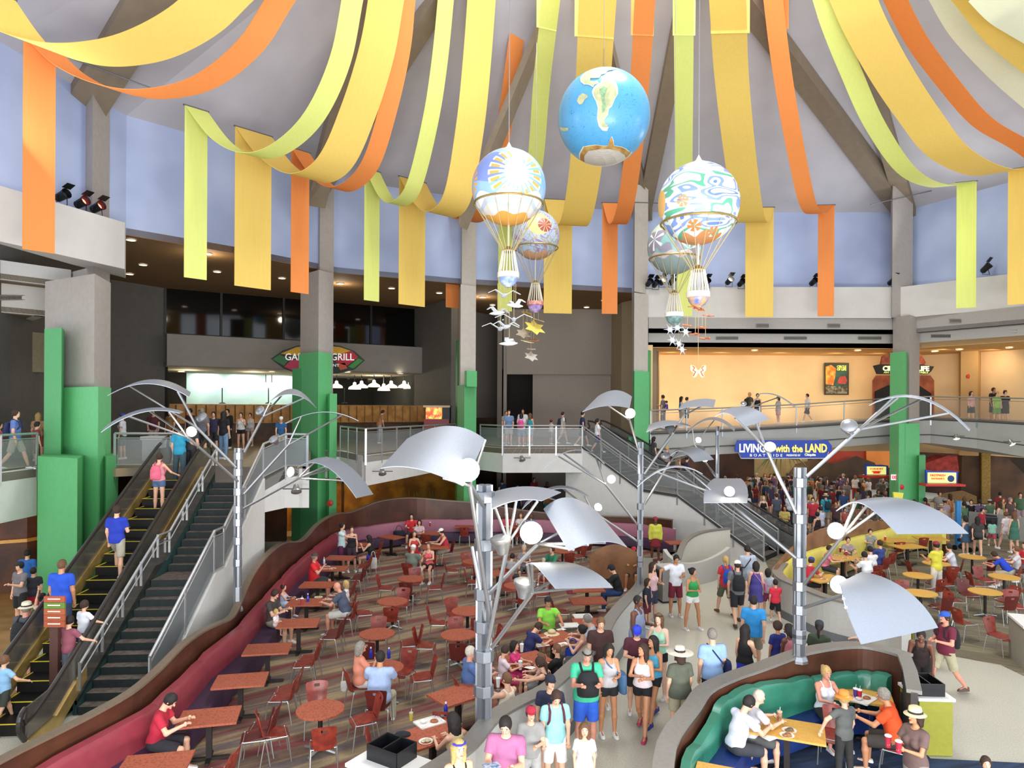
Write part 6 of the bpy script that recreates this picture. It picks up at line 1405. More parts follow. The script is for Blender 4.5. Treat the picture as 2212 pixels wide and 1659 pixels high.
PP('woman in sleeveless violet top in the walking family', 1633, 1213, 1.66, -12, fem=True, top='#4b448f', tt='dress', hair='k', ht='bob', skin='l', bg=dict(label='pink strap bag of the woman in violet', col='#c9749a', side=1, z=1.0, size=(.1, .04, .1)))
PP('girl in light grey shirt walking with her family', 1659, 1228, 1.32, -20, fem=True, top='#b7bac2', bot='#8a3f66', bt='shorts', hair='k', ht='bob')
PP('small boy in red tee and black shorts', 1675, 1252, 1.2, -5, pose='walk', top='#d92f45', bot='#17181c', bt='shorts', hair='k', armR='walkf')
PP('man in bright blue tee seen from behind', 1628, 1287, 1.8, -20, pose='stride', top='#2f92d6', bot='#8a8672', bt='shorts', hair='k', armR='walkb', fat=1.12)
PP('long haired woman in black top and blue skirt', 1611, 1349, 1.66, -50, fem=True, top='#1a191b', tt='tank', bot='#2a35c8', bt='skirt', hair='k', ht='long', armR='front', skin='l')
PP('girl in dark blue dress beside the woman in pink', 1679, 1342, 1.5, 15, fem=True, top='#25307a', tt='dress_t', hair='b', ht='curly', skin='t')
PP('woman in pink striped top with braids', 1703, 1348, 1.56, 20, fem=True, top='#d9818c', tt='tank', bot='#3a3f55', bt='shorts', hair='k', ht='bob', skin='d', turn=30)
PP('grey haired man in light blue polo with navy sling bag', 1538, 1358, 1.84, 8, top='#8fb0dc', bot='#171a26', bt='pants', hair='g', shoe='#222222', fat=1.08, bg=dict(label='navy sling bag on the man in light blue', col='#1b2450', side=1, z=1.0))
PP('woman in wide cream sun hat and olive shirt', 1468, 1398, 1.72, 12, fem=True, top='#54584a', bot='#a89f84', bt='mid', hair='b', ht='bob', hat='sunhat', hatc='#e9e3d2', fat=1.2, shoe='#4a3a30')
PP('large bearded man in grey tank top', 1379, 1287, 1.88, 235, top='#8f9cb8', tt='tank', bot='#3a3f48', bt='shorts', hair='k', ht='buzz', skin='d', fat=1.2, armL='front')
PP('man in blue cap and maroon tee', 1376, 1352, 1.74, 170, top='#4a1a2a', bot='#1f2024', bt='shorts', hair='b', hat='cap', hatc='#2438b8', nod=30, armL='front', armR='front')
PP('young woman in white camisole and black shorts', 1388, 1391, 1.68, 158, pose='walk', fem=True, armL='front', armR='cross', top='#e8d9dc', tt='tank', bot='#16161a', bt='mini', hair='b', ht='long', skin='t', shoe='#a83a58', turn=-30)
PP('young woman in bright blue tank top', 1410, 1374, 1.66, 140, fem=True, pose='walk', armL='front', armR='front', top='#4fa8cc', tt='tank', bot='#18181c', bt='mini', hair='k', ht='long', skin='t', shoe='#33408c', turn=-20)
PP('smiling blonde woman in mint tank top', 1423, 1326, 1.72, 150, fem=True, armR='front', armL='front', top='#a6d9bc', tt='tank', bot='#1c1a1e', bt='mini', hair='m', ht='long', skin='p', hat='shades', hatc='#3a2c28')
PP('woman in grey tank with a blue tote bag', 1316, 1391, 1.68, 190, fem=True, armL='front', top='#b7b2b4', tt='tank', bot='#1c1d22', bt='mini', hair='k', ht='long', skin='t', nod=15, bg=dict(label='slate blue tote bag of the woman in grey', col='#46688c', side=-1, z=.98, size=(.2, .08, .18)))
t_, i_ = PP('man in green tee digging in a black backpack', 1268, 1402, 1.82, 184, pose='stand', armL='hold', armR='hold', top='#3fb48c', bot='#2f62d0', bt='shorts', hair='g', ht='short', skin='r', fat=1.25, nod=28, hat='shades', hatc='#1a1a1c')
backpack(t_, i_, 'black backpack held before the man in green', '#15161a', True, 1.15)
PP('man in dark brown printed tee and glasses', 1298, 1334, 1.8, 182, top='#3f2422', bot='#3a3a40', bt='shorts', hair='m', nod=20, skin='l', fat=1.05)
PP('boy in navy cap and dark tee', 1189, 1459, 1.62, 178, armL='down', top='#232640', bot='#3a3f66', bt='shorts', hair='b', hat='cap', hatc='#191c30', turn=25)
PP('child in teal tee and white shorts with backpack straps', 1202, 1492, 1.62, 190, top='#8fc9cc', bot='#e6e4e2', bt='shorts', hair='b', ht='short', skin='l', nod=35, bp=('red and black backpack on the child in teal', '#5a1c30'), fem=False)
PP('boy in red cap and grey jersey', 1147, 1527, 1.45, 185, top='#8f8e8c', bot='#a8a7a5', bt='shorts', hair='b', hat='cap', hatc='#a8243a', armL='front')
PP('little girl with long wavy hair in pale top', 1263, 1563, 1.28, 176, fem=True, top='#c9c8cc', tt='tee', bot='#d5d4d6', bt='mini', hair='m', ht='long')
T_M, I_M = PP('man in purple pink tee holding a map', 1092, 1549, 1.82, 172, armL='hold', armR='hold', top='#a8648c', bot='#3a3a44', bt='shorts', hair='k', fat=1.15, nod=28, skin='l')
PP('blonde woman in black tank at the bottom edge', 992, 1600, 1.68, 205, fem=True, top='#1c1a1c', tt='tank', bot='#333333', hair='y', ht='long', hat='shades', hatc='#3a34b0')
PP('woman in pale pink tank behind the trash cabinet', 1411, 1215, 1.66, 230, fem=True, top='#e0b8bc', tt='tank', bot='#3a3f55', bt='shorts', hair='b', ht='long', armL='front')
PP('child in navy tee near the end of the half wall', 1400, 1250, 1.3, 240, top='#1f2438', bot='#6a2838', bt='shorts', hair='b', ht='bob')
PP('woman in dark green cap and olive tee', 1770, 1341, 1.66, -30, fem=True, top='#44513f', bot='#2c3030', bt='shorts', hair='k', ht='pony', hat='cap', hatc='#2a3034', skin='d', fat=1.1)
PP('man in maroon tee and blue cap striding left', 2041, 1322, 1.76, 100, pose='stride', armL='front', armR='front', top='#6a1c34', bot='#a8a286', bt='shorts', hair='b', hat='cap', hatc='#2a55b4', skin='r', shoe='#5a4a44', fat=1.08, bp=('black backpack on the man in maroon', '#15141a'))
PP('child in red pointing under the metal sail', 1862, 1338, 1.2, 95, top='#c23a34', bot='#33406a', bt='shorts', hair='b', armL='reach')
PP('person in dark tank bending at the station', 1990, 1362, 1.66, 150, top='#2a1c1e', tt='tank', bot='#1a1a1c', bt='shorts', hair='k', skin='d', lean=25)
PP('person in blue grey tee beyond the booth wall', 1925, 1400, 1.3, 190, top='#6a708c', bot='#33406a', bt='shorts', hair='b')
PP('child in hot pink at the bottom right corner', 2130, 1636, 1.1, 160, top='#e8558c', bot='#c23a6a', bt='shorts', hair='b', fem=True)
# ---- left dining, seated --------------------------------------------------
def SIT(label, px, py, h, head, **k):
    k.setdefault('pose', 'sit'); k.setdefault('armL', 'table'); k.setdefault('armR', 'table'); t, i = PP(label, px, py, h, head, **k)
    if not any(w_ in label for w_ in BENCH):
        best = None
        for o in C.objects:
            if o.name.startswith('dining_chair') and o.parent is None and 'taken' not in o:
                dd = (o.location - t.location).xy.length
                if dd < .62 and (best is None or dd < best[0]): best = (dd, o)
        if best: o = best[1]; o.location = (t.location.x, t.location.y, .014); o.rotation_euler = t.rotation_euler
        else: o = use(CH, (t.location.x, t.location.y), t.rotation_euler.z, 'red chair under the ' + ' '.join(label.split()[:8]), 'red plywood dining chairs')
        TAKEN.append(o); o['taken'] = 1
    return t, i
TAKEN = []; BENCH = ('maroon banquette', 'holding a baby', 'hair bow', 'cap drinking', 'far banquette', 'striped top beside', 'black jacket', 'green booth', 'white haired', 'white tank with tied', 'yellow banquette', 'blue cap and red', 'grey print', 'camouflage at', 'lamp glow', 'divider')
SIT('man in dark red tee reading on the maroon banquette', 368, 1499, 1.74, -80, top='#b01f38', bot='#26262c', bt='shorts', hair='k', nod=35, lean=12, armL='hold', armR='hold')
SIT('man in dark olive tee holding a baby', 594, 1274, 1.76, -100, top='#403c38', bot='#8a8478', bt='shorts', hair='b', nod=30, armL='hold', armR='hold')
PP('baby in white on the lap of the man in olive', 597, 1316, .7, -100, pose='sit', seat=.62, armL='front', armR='front', top='#e6dfe0', bot='#d8c8c8', bt='shorts', hair='y', shoe=None, res=.012)
SIT('little girl with red hair bow and pale blue dress', 613, 1262, 1.1, -90, fem=True, top='#b4c4dc', tt='dress', hair='b', ht='short', hat='bow', hatc='#c91f30', seat=.5)
SIT('bald man in slate blue tee leaning forward', 728, 1258, 1.78, 85, top='#4a5166', bot='#c9c6bc', bt='shorts', ht='bald', skin='r', lean=18, fat=1.1)
SIT('blond child in white sitting beside the bald man', 746, 1254, 1.2, 95, top='#e8e4e2', bot='#8a8a8c', bt='shorts', hair='y', ht='bob', seat=.5)
SIT('heavy man in bright red tee and grey cap drinking', 680, 1195, 1.8, -85, top='#d9242e', bot='#33343a', bt='shorts', hair='g', hat='cap', hatc='#4a4038', fat=1.3, armR='eat', skin='r')
PP('standing man in pale teal tee by the banquette', 740, 1130, 1.76, -95, armR='reach', armL='front', top='#c4dfe2', bot='#5a2448', bt='shorts', hair='k', skin='l')
PP('standing woman in black tank reaching over the table', 760, 1137, 1.64, -160, fem=True, armR='hip', top='#1c1a20', tt='tank', bot='#3a3038', bt='shorts', hair='b', ht='short')
SIT('woman with long black hair, black top and blue shorts', 796, 1156, 1.66, 80, fem=True, top='#181618', tt='tank', bot='#2438b4', bt='mini', hair='k', ht='long', lean=10, armL='eat')
SIT('man in red printed tee at the far banquette', 889, 1110, 1.74, 185, top='#c92a34', bot='#33343a', hair='k')
SIT('woman in striped top beside the man in red print', 906, 1123, 1.6, 180, fem=True, top='#c9b0b4', tt='tee', hair='k', ht='bob')
SIT('woman in red tank facing the family table', 895, 1147, 1.66, 200, fem=True, top='#c23a3c', tt='tank', bot='#b82a34', hair='m', ht='short')
SIT('man in grey green tee and white cap from behind', 893, 1177, 1.78, -20, top='#6a7268', bot='#d8d8d4', bt='shorts', hair='w', hat='cap', hatc='#eae8e2', fat=1.25, lean=12)
SIT('woman in coral tank seated at the family table', 926, 1172, 1.66, 170, fem=True, top='#e0646a', tt='tank', bot='#1c1a1e', bt='mini', hair='m', ht='short', armR='eat')
SIT('man in red tank top and white cap', 953, 1142, 1.8, 110, top='#b83040', tt='tank', bot='#a8a08c', bt='shorts', hair='b', hat='cap', hatc='#e9e6df', fat=1.15, lean=14)
SIT('grey haired woman in coral blouse at the bottle table', 780, 1386, 1.68, -60, fem=True, top='#d98a70', tt='tee', bot='#e6e2da', bt='pants', hair='g', ht='bob', skin='r', armR='eat', fat=1.15)
SIT('man in pale blue tee seen from behind at bottles', 822, 1407, 1.84, 0, top='#9fb2d4', bot='#b8b4a0', bt='pants', hair='k', fat=1.3, lean=10, skin='t')
SIT('balding man in blue polo beside the near lamp post', 1017, 1396, 1.8, -70, top='#4f6a9c', bot='#33405a', bt='shorts', hair='w', ht='buzz', skin='r', fat=1.25)
SIT('man in lime green tee and black cap', 1184, 1290, 1.76, 190, top='#8fdc4c', bot='#55503f', hair='b', hat='cap', hatc='#1a1a1c', armL='reach', skin='t', fat=1.1)
SIT('man in dark green sweatshirt behind the lamp sail', 1192, 1180, 1.76, 130, top='#2f7a5a', tt='long', bot='#333333', hair='b')
SIT('smiling grey haired woman in grey blouse', 1132, 1177, 1.66, 180, fem=True, top='#8a8288', bot='#555555', hair='w', ht='short', armR='cross')
SIT('boy in grey tee with back turned under the sail', 1107, 1196, 1.5, -30, top='#9a9a98', bot='#44464c', hair='k', lean=18)
SIT('toddler with blond hair beside the green sweatshirt', 1174, 1206, .95, 160, top='#c9a898', bot='#8a8a8a', hair='w', seat=.62)
SIT('man in black jacket and dark cap at the divider', 1321, 1220, 1.78, 75, top='#17181b', tt='long', bot='#2f4a7a', bt='pants', hair='k', hat='cap', hatc='#14161f', lean=14, nod=15)
SIT('boy in navy tee drawing at the paper table', 1163, 1345, 1.55, -60, top='#262a5c', bot='#2a2c44', hair='b', nod=35, lean=22)
SIT('grey haired man in pale grey tee by the half wall', 1268, 1328, 1.76, 80, top='#a9b2bc', bot='#555555', hair='g', lean=18)
SIT('woman with bun in peach tank by the half wall', 1256, 1350, 1.66, 75, fem=True, top='#c9958a', tt='tank', bot='#555555', hair='k', ht='bun', armL='eat')
SIT('boy in black tee with back to the half wall', 1202, 1391, 1.55, 60, top='#17171a', bot='#2a2c34', hair='m', ht='buzz')
SIT('girl in white and pink coloring at the table', 1092, 1395, 1.35, -75, fem=True, top='#e6d2d8', bot='#d94a78', hair='b', nod=25, seat=.5)
SIT('small girl in hot pink behind the coloring girl', 1112, 1385, 1.25, -110, fem=True, top='#d9387a', bot='#d9387a', hair='k', ht='bob', seat=.5)
SIT('woman with ponytail in black camisole stretching an arm', 1166, 1420, 1.68, 60, fem=True, top='#1c1a1c', tt='tank', bot='#2a2a30', hair='b', ht='pony', lean=20, armL='reach')
SIT('blond child leaning at the coloring table', 1167, 1411, 1.2, 90, top='#c9a090', bot='#777777', hair='m', ht='long', seat=.52)
SIT('youth in cream tank top with back turned', 1094, 1453, 1.7, 50, top='#e6d6c0', tt='tank', bot='#55504a', hair='m', ht='buzz', armL='reach')
SIT('dark haired woman in cream top at the tray table', 978, 1540, 1.66, 40, fem=True, top='#d6c090', tt='tank', bot='#33302c', hair='k', ht='long', lean=15)
PP('server in yellow shirt and dark red cap by far tables', 1416, 1117, 1.76, 175, armL='down', armR='down', top='#c9c84c', tt='long', bot='#8a2430', bt='skirt', hair='k', ht='short', hat='cap', hatc='#9a1f38', skin='d')
SIT('server in yellow tee and red cap at the divider', 1369, 1182, 1.7, 160, top='#d9a440', bot='#333333', hair='k', hat='cap', hatc='#a81f38', skin='t')
SIT('man in red tee behind the lamp glow', 1094, 1108, 1.7, 185, top='#b8485a', bot='#333333', hair='g', hat='cap', hatc='#c9c4bc')
SIT('woman in white blouse behind the lamp glow', 1125, 1108, 1.62, 180, fem=True, top='#d6ccc8', hair='m', ht='bob')
SIT('child in bright blue behind the lamp glow', 1147, 1112, 1.4, 20, top='#3f9ad6', bot='#333333', hair='m')
# ---- green booth ----------------------------------------------------------
SIT('man in white tee in the green booth', 1618, 1504, 1.78, -70, top='#d0d4e2', bot='#3a3c42', bt='shorts', hair='k', lean=18, nod=20)
SIT('white haired person in white beside the man in white tee', 1640, 1492, 1.66, -80, top='#c9c9d2', bot='#555555', hair='w', lean=14)
SIT('woman in white tank with tied back hair', 1785, 1440, 1.68, 190, fem=True, top='#dfe0e6', tt='tank', bot='#33302f', hair='y', ht='bun', skin='r', nod=10, fat=1.1)
PP('boy in camouflage tee with an orange hat', 1822, 1494, 1.42, 20, armL='side', top='#5a5c5a', bot='#2c2a2a', bt='pants', hair='y', hat='brim', hatc='#d98a3a', band='#c97a2c', shoe='#222222')
SIT('man in orange tee with print on the back', 1908, 1487, 1.8, 55, top='#e0501f', bot='#3a3430', bt='shorts', hair='g', ht='short', skin='t', lean=14, fat=1.15)
T_H, I_H = PP('person in straw hat holding two drinks', 1976, 1530, 1.68, 110, armL='hold', armR='hold', fem=True, top='#6a5450', tt='tee', bot='#8a8078', bt='pants', hair='b', ht='bob', skin='t', hat='brim', hatc='#dccfa4')
# ---- right dining ----------------------------------------------------------
SIT('man in blue cap and red tee at the plate table', 1753, 1204, 1.76, -60, top='#b8283c', bot='#333333', hair='b', hat='cap', hatc='#2c3c8c', lean=16)
SIT('woman in pink tee on the yellow banquette', 1792, 1178, 1.66, -120, fem=True, top='#d9748c', hair='b', ht='short', lean=10)
SIT('man in white tee with his back turned', 1867, 1192, 1.8, 20, top='#e4e4e6', bot='#55504a', hair='k', lean=12, fat=1.1)
SIT('second man in white tee right beside the first', 1879, 1180, 1.82, 15, top='#dcdad8', bot='#55504a', hair='k', lean=6, fat=1.1)
SIT('man in navy tee right of the white tees', 1900, 1167, 1.8, 25, top='#33407a', bot='#33405a', hair='b', fat=1.1)
SIT('woman in grey print top facing the table', 1832, 1160, 1.66, 170, fem=True, top='#9c8c8c', hair='k', ht='short')
SIT('child in camouflage at the banquette corner', 1880, 1143, 1.55, 170, top='#8c9088', bot='#777777', hair='k')
PP('server in yellow tee and red cap clearing a table', 2022, 1170, 1.78, 20, armL='hold', armR='front', top='#d0c840', tt='tee', bot='#d8d2c4', bt='pants', hair='k', hat='cap', hatc='#8c1f38', skin='t')
SIT('person in white tee behind the server in yellow', 2049, 1175, 1.72, 60, top='#cfd0dc', bot='#8a8a8c', hair='k', lean=10)
SIT('person in royal blue tee bent over at right tables', 2148, 1192, 1.74, 40, top='#1f40b8', bot='#b0a890', bt='shorts', hair='b', lean=40, skin='r')
SIT('person in white at the far right tables', 2195, 1180, 1.7, 60, top='#c9c4c4', bot='#555555', hair='m')
SIT('person in red cut by the right edge', 2214, 1172, 1.7, 90, top='#c23038', bot='#555555', hair='b')
for lab, x, y, h, hd_, k in [
    ('woman in dark tank with a purple bag on stroller aisle', 1765, 1106, 1.64, 20, dict(fem=True, top='#2a1c22', tt='tank', bot='#2a2426', hair='k', ht='bun', skin='l')),
    ('man in red tee behind the lamp tree', 1756, 1075, 1.76, 160, dict(top='#b82c3c', bot='#33343a', hair='k')),
    ('man in white tee right behind the man in red', 1772, 1094, 1.7, 30, dict(top='#c4cce0', bot='#33343a', hair='k')),
    ('person in brown top beside the stroller', 1806, 1083, 1.66, 140, dict(top='#4a3038', bot='#33343a', hair='b', skin='t')),
    ('child in coral beside the brown top', 1825, 1097, 1.3, 180, dict(top='#a8564c', bot='#6a3f3c', hair='b')),
    ('thin man in blue tee turning away', 1889, 1070, 1.74, 40, dict(top='#2f5c9a', bot='#6a6a62', hair='m', pose='walk')),
    ('woman in black dress walking past the seats', 2112, 1116, 1.66, -30, dict(fem=True, top='#3a3a38', tt='tee', bot='#1c1c1e', bt='mini', hair='k', ht='long', pose='walk', armL='walkb')),
    ('girl in mint walking at the right', 2143, 1121, 1.2, -20, dict(fem=True, top='#8cc9b4', bot='#b04858', hair='k', ht='bob', pose='walk')),
    ('woman in white walking hand in hand', 2173, 1106, 1.66, 10, dict(fem=True, top='#dcd0d0', bot='#d8ccd0', bt='mini', hair='m', ht='bun', pose='walk')),
    ('person in teal dress beside the woman in white', 2190, 1106, 1.7, 0, dict(fem=True, top='#3a6a58', tt='dress', hair='m', ht='long')),
    ('person in denim dress behind the blue pole', 2084, 1114, 1.6, 30, dict(fem=True, top='#33506a', tt='dress', hair='k', ht='bob')),
    ('broad man in grey tee behind the right railing', 2030, 1062, 1.85, 180, dict(top='#8c8482', bot='#44464c', hair='b', skin='t', fat=1.2, armL='side')),
    ('person with pale hat before the grey tee man', 2033, 1090, 1.6, 0, dict(top='#b09880', bot='#555555', hair='g', hat='brim', hatc='#b8a078')),
    ('person in black among the far right seats', 2098, 1080, 1.6, 150, dict(top='#17171a', bot='#222226', hair='k')),
    ('person in pale yellow blouse at far right seats', 2166, 1076, 1.66, 190, dict(fem=True, top='#b89c64', hair='m', ht='bun')),
    ('person in red among the far right seats', 2122, 1098, 1.4, 200, dict(top='#a82430', bot='#222226', hair='k'))]: PP(lab, x, y, h, hd_, **k)
# ---- left escalator and lower left ------------------------------------------
def esc_z(p, a=E0, b=E1):
    t_ = (p[1] - a.y) / (b.y - a.y); return max(0, min(1, t_)) * b.z
def ONESC(label, px, d, h, head, **k):
    f = esc_z((0, d)) + .03; return PP(label, px, 0, h, head, floor=f, d=d, **k)
ONESC('man in royal blue tee climbing the left escalator', 259, 16.6, 1.74, 5, pose='step', armR='front', top='#1d35a8', bot='#a39d8c', bt='shorts', hair='b', skin='l')
ONESC('woman in pink top and denim shorts on the escalator', 350, 19.2, 1.62, -5, fem=True, armR='rail', top='#d98c94', tt='tank', bot='#4a6488', bt='mini', hair='b', ht='short', bp=('pink patterned bag on the woman in pink', '#d9647c'))
ONESC('man in teal shirt near the top of the escalator', 394, 20.6, 1.74, 0, armR='rail', top='#2a92b4', bot='#3a5058', bt='pants', hair='k')
ONESC('person in charcoal beside the teal shirt man', 418, 20.9, 1.7, -10, top='#33333a', bot='#26262c', bt='pants', hair='k')
ONESC('broad man in bright blue tee on the lower escalator', 141, 14.6, 1.8, 0, top='#2250c4', bot='#33405c', bt='shorts', hair='m', ht='buzz', skin='t', fat=1.15)
ONESC('child in white tee holding the escalator rail', 190, 14.2, 1.2, -20, armR='rail', top='#d9dce4', bot='#2a4a8c', bt='shorts', hair='b')
ONESC('child in grey and red tee beside the signpost', 158, 13.6, 1.35, -15, armR='rail', top='#8a4a58', bot='#5a5e68', bt='shorts', hair='k')
ONESC('child in light blue tee at the foot of the escalator', 18, 12.8, 1.25, -20, armR='rail', top='#8cb8dc', bot='#3a4038', bt='shorts', hair='m', pose='walk')
PP('man in cream straw hat and grey tee', 58, 1302, 1.82, -5, top='#4a4c56', bot='#33343a', bt='shorts', hair='g', hat='brim', hatc='#e2d8bc', fat=1.15, skin='r', bp=('dark backpack on the man in straw hat', '#1c1c20'))
PP('girl in violet blue top and black shorts', 92, 1282, 1.6, 5, fem=True, armL='up', top='#3c30b0', tt='tank', bot='#111114', bt='mini', hair='k', ht='bun')
PP('man in bright blue tee near the green column', 60, 1187, 1.76, 10, top='#2a68b8', bot='#26262c', bt='shorts', hair='k')
PP('man in grey tee and cap carrying a child', 42, 1214, 1.78, 160, armL='hold', top='#6f6c70', bot='#1e1e22', bt='shorts', hair='k', hat='cap', hatc='#26222c')
PP('person in red shorts beside the green column', 72, 1226, 1.5, 30, top='#2c2c34', bot='#b01f38', bt='shorts', hair='k')
# ---- upper floor -----------------------------------------------------------
def UP(label, px, d, h, head, **k): return PP(label, px, 0, h, head, floor=ZU, d=d, **k)
for lab, x, d, h, hd_, k in [
    ('man in blue shirt with navy backpack at the left rail', 40, 20.4, 1.8, -70, dict(pose='walk', top='#5a72b0', bot='#a09a88', bt='shorts', hair='b', bp=('navy backpack on the man at the left rail', '#1f2a55'))),
    ('child in pink at the far left rail', 4, 20.6, 1.35, -60, dict(top='#e0647c', bot='#44303a', hair='k')),
    ('person with blond hair behind the green fin', 88, 23.5, 1.62, 20, dict(top='#b08c6a', bot='#8a4a4c', hair='y', ht='long', fem=True)),
    ('child in dark red by the green fin', 86, 21.3, 1.35, -40, dict(top='#7a3438', bot='#6a3a34', hair='k')),
    ('person in white top behind the escalator head', 268, 24.5, 1.6, 100, dict(fem=True, top='#c9ccd4', bot='#55504f', hair='b', hat='cap', hatc='#2c3a8c')),
    ('man in grey tee at the top of the stairs', 441, 25.5, 1.8, 10, dict(top='#5f5f68', bot='#26262c', hair='g', ht='buzz')),
    ('man in dark maroon tee near the counter', 415, 29, 1.78, 160, dict(top='#4a1c22', bot='#33343a', bt='pants', hair='k')),
    ('woman in maroon tee among the restaurant queue', 437, 33, 1.7, 170, dict(top='#5a2024', fem=True, bot='#33343a', hair='k', ht='pony')),
    ('person in brown beside the restaurant queue', 372, 29, 1.72, 160, dict(top='#8a6a3c', bot='#3a2c24', hair='b')),
    ('person in plum tee at the restaurant queue', 336, 30, 1.7, 200, dict(top='#5a2a34', bot='#c4a8a0', hair='b')),
    ('person in violet tee right of the grey tee man', 466, 28, 1.65, 190, dict(top='#2f2a4a', bot='#2a2a2c', hair='k')),
    ('woman in black top and jeans at the stair head', 489, 24.8, 1.7, -20, dict(top='#17161a', bot='#6a88a8', bt='pants', hair='k', ht='long', armR='down')),
    ('girl in white top and black shorts facing out', 525, 30, 1.6, 185, dict(fem=True, top='#d6d6d6', tt='tank', bot='#161618', bt='mini', hair='b', ht='short', armL='eat')),
    ('girl in white top behind the first girl in white', 545, 33, 1.55, 180, dict(fem=True, top='#c4c4c6', tt='tank', bot='#a8a8a8', bt='mini', hair='b')),
    ('host in dark suit beside the restaurant pillar', 496, 31, 1.75, 170, dict(top='#1c1a1a', tt='long', bot='#1c1a1a', bt='pants', hair='k')),
    ('seated looking man in blue tee and white cap', 612, 28, 1.5, 200, dict(top='#2a5a8c', bot='#b0a898', hair='b', hat='cap', hatc='#dad8d2', lean=20)),
    ('waiter in orange shirt behind the rail', 832, 36, 1.75, -60, dict(top='#b07a50', bot='#a8acb0', bt='pants', hair='b', lean=15)),
    ('man in blue grey tee at the middle rail', 1104, 34.5, 1.76, 190, dict(top='#6a88b0', bot='#a8a8a8', hair='b')),
    ('woman with pink backpack at the middle rail', 1131, 33.8, 1.6, -10, dict(fem=True, top='#c9c4cc', bot='#6a88a8', hair='k', ht='bob', bp=('hot pink backpack at the middle rail', '#e04a90'))),
    ('man in white with camera strap', 1134, 36.0, 1.82, 180, dict(top='#dedede', bot='#6a6a6a', hair='k', skin='t')),
    ('woman in teal tank with long brown hair', 1150, 35, 1.6, -20, dict(fem=True, top='#2f98a4', tt='tank', bot='#8ab0c4', hair='m', ht='long')),
    ('person in tan behind the blue grey tee', 1098, 36.5, 1.7, 200, dict(top='#a89a88', bot='#26262c', hair='m')),
    ('man with backpack in white tee walking right', 1221, 36.5, 1.72, -80, dict(pose='walk', top='#dcd8d2', bot='#b8ae98', hair='b', bp=('dark backpack on the man walking right', '#262c44'))),
    ('child in red cap near the escalator head', 1196, 36.0, 1.25, -60, dict(top='#d2d2d2', bot='#8a8a8a', hair='k', hat='cap', hatc='#a81f34'))]: UP(lab, x, d, h, hd_, **k)
# people on the right stairs and escalator
def on_line(px, off, label, h, head, **k):
    o = pl_n * off; plan2 = ((TA.x + o.x, TA.y + o.y), (TB.x + o.x, TB.y + o.y)); u, v = uv(px, 1000); kk = u / FPX
    (ax, ay), (bx, by) = plan2; fa, fb = ax - kk * ay, bx - kk * by; s_ = fa / (fa - fb); pts = T; L = (Vector((TB.x, TB.y)) - Vector((TA.x, TA.y))).length; r_ = s_ * L; z = ZU
    for p, q in zip(pts[:-1], pts[1:]):
        r0 = (Vector((p.x, p.y)) - Vector((TA.x, TA.y))).length; r1 = (Vector((q.x, q.y)) - Vector((TA.x, TA.y))).length
        if r0 <= r_ <= r1: z = lerp(p.z, q.z, (r_ - r0) / (r1 - r0))
    if off > 2: z = lerp(ZU, 0, min(1, max(0, s_)))
    return PP(label, px, 0, h, head, floor=z + .05, d=lerp(ay, by, s_), **k)
on_line(1264, .8, 'man in navy tee at the head of the right stairs', 1.72, -90, top='#1f2c50', bot='#2a2a2c', hair='k', pose='walk')
on_line(1296, .8, 'woman in white shirt and navy shorts descending', 1.64, -80, fem=True, top='#dcdfe4', bot='#26305c', bt='shorts', hair='k', ht='pony', pose='walk')
on_line(1418, 2.5, 'person in dark tee with black hair on the escalator', 1.7, -80, top='#3a3a3c', bot='#2a2a2c', hair='k', ht='bob')
on_line(1447, 2.5, 'person in pink striped top on the escalator', 1.6, -80, top='#a84a64', bot='#4a3a34', hair='y', fem=True)
on_line(1470, 2.5, 'bare headed man in brown stripes on the escalator', 1.72, -80, top='#8a7456', bot='#3a3450', hair='m')
on_line(1490, 2.5, 'person in dark violet at the lower escalator', 1.68, -80, top='#3a2c4a', bot='#26262c', hair='k')
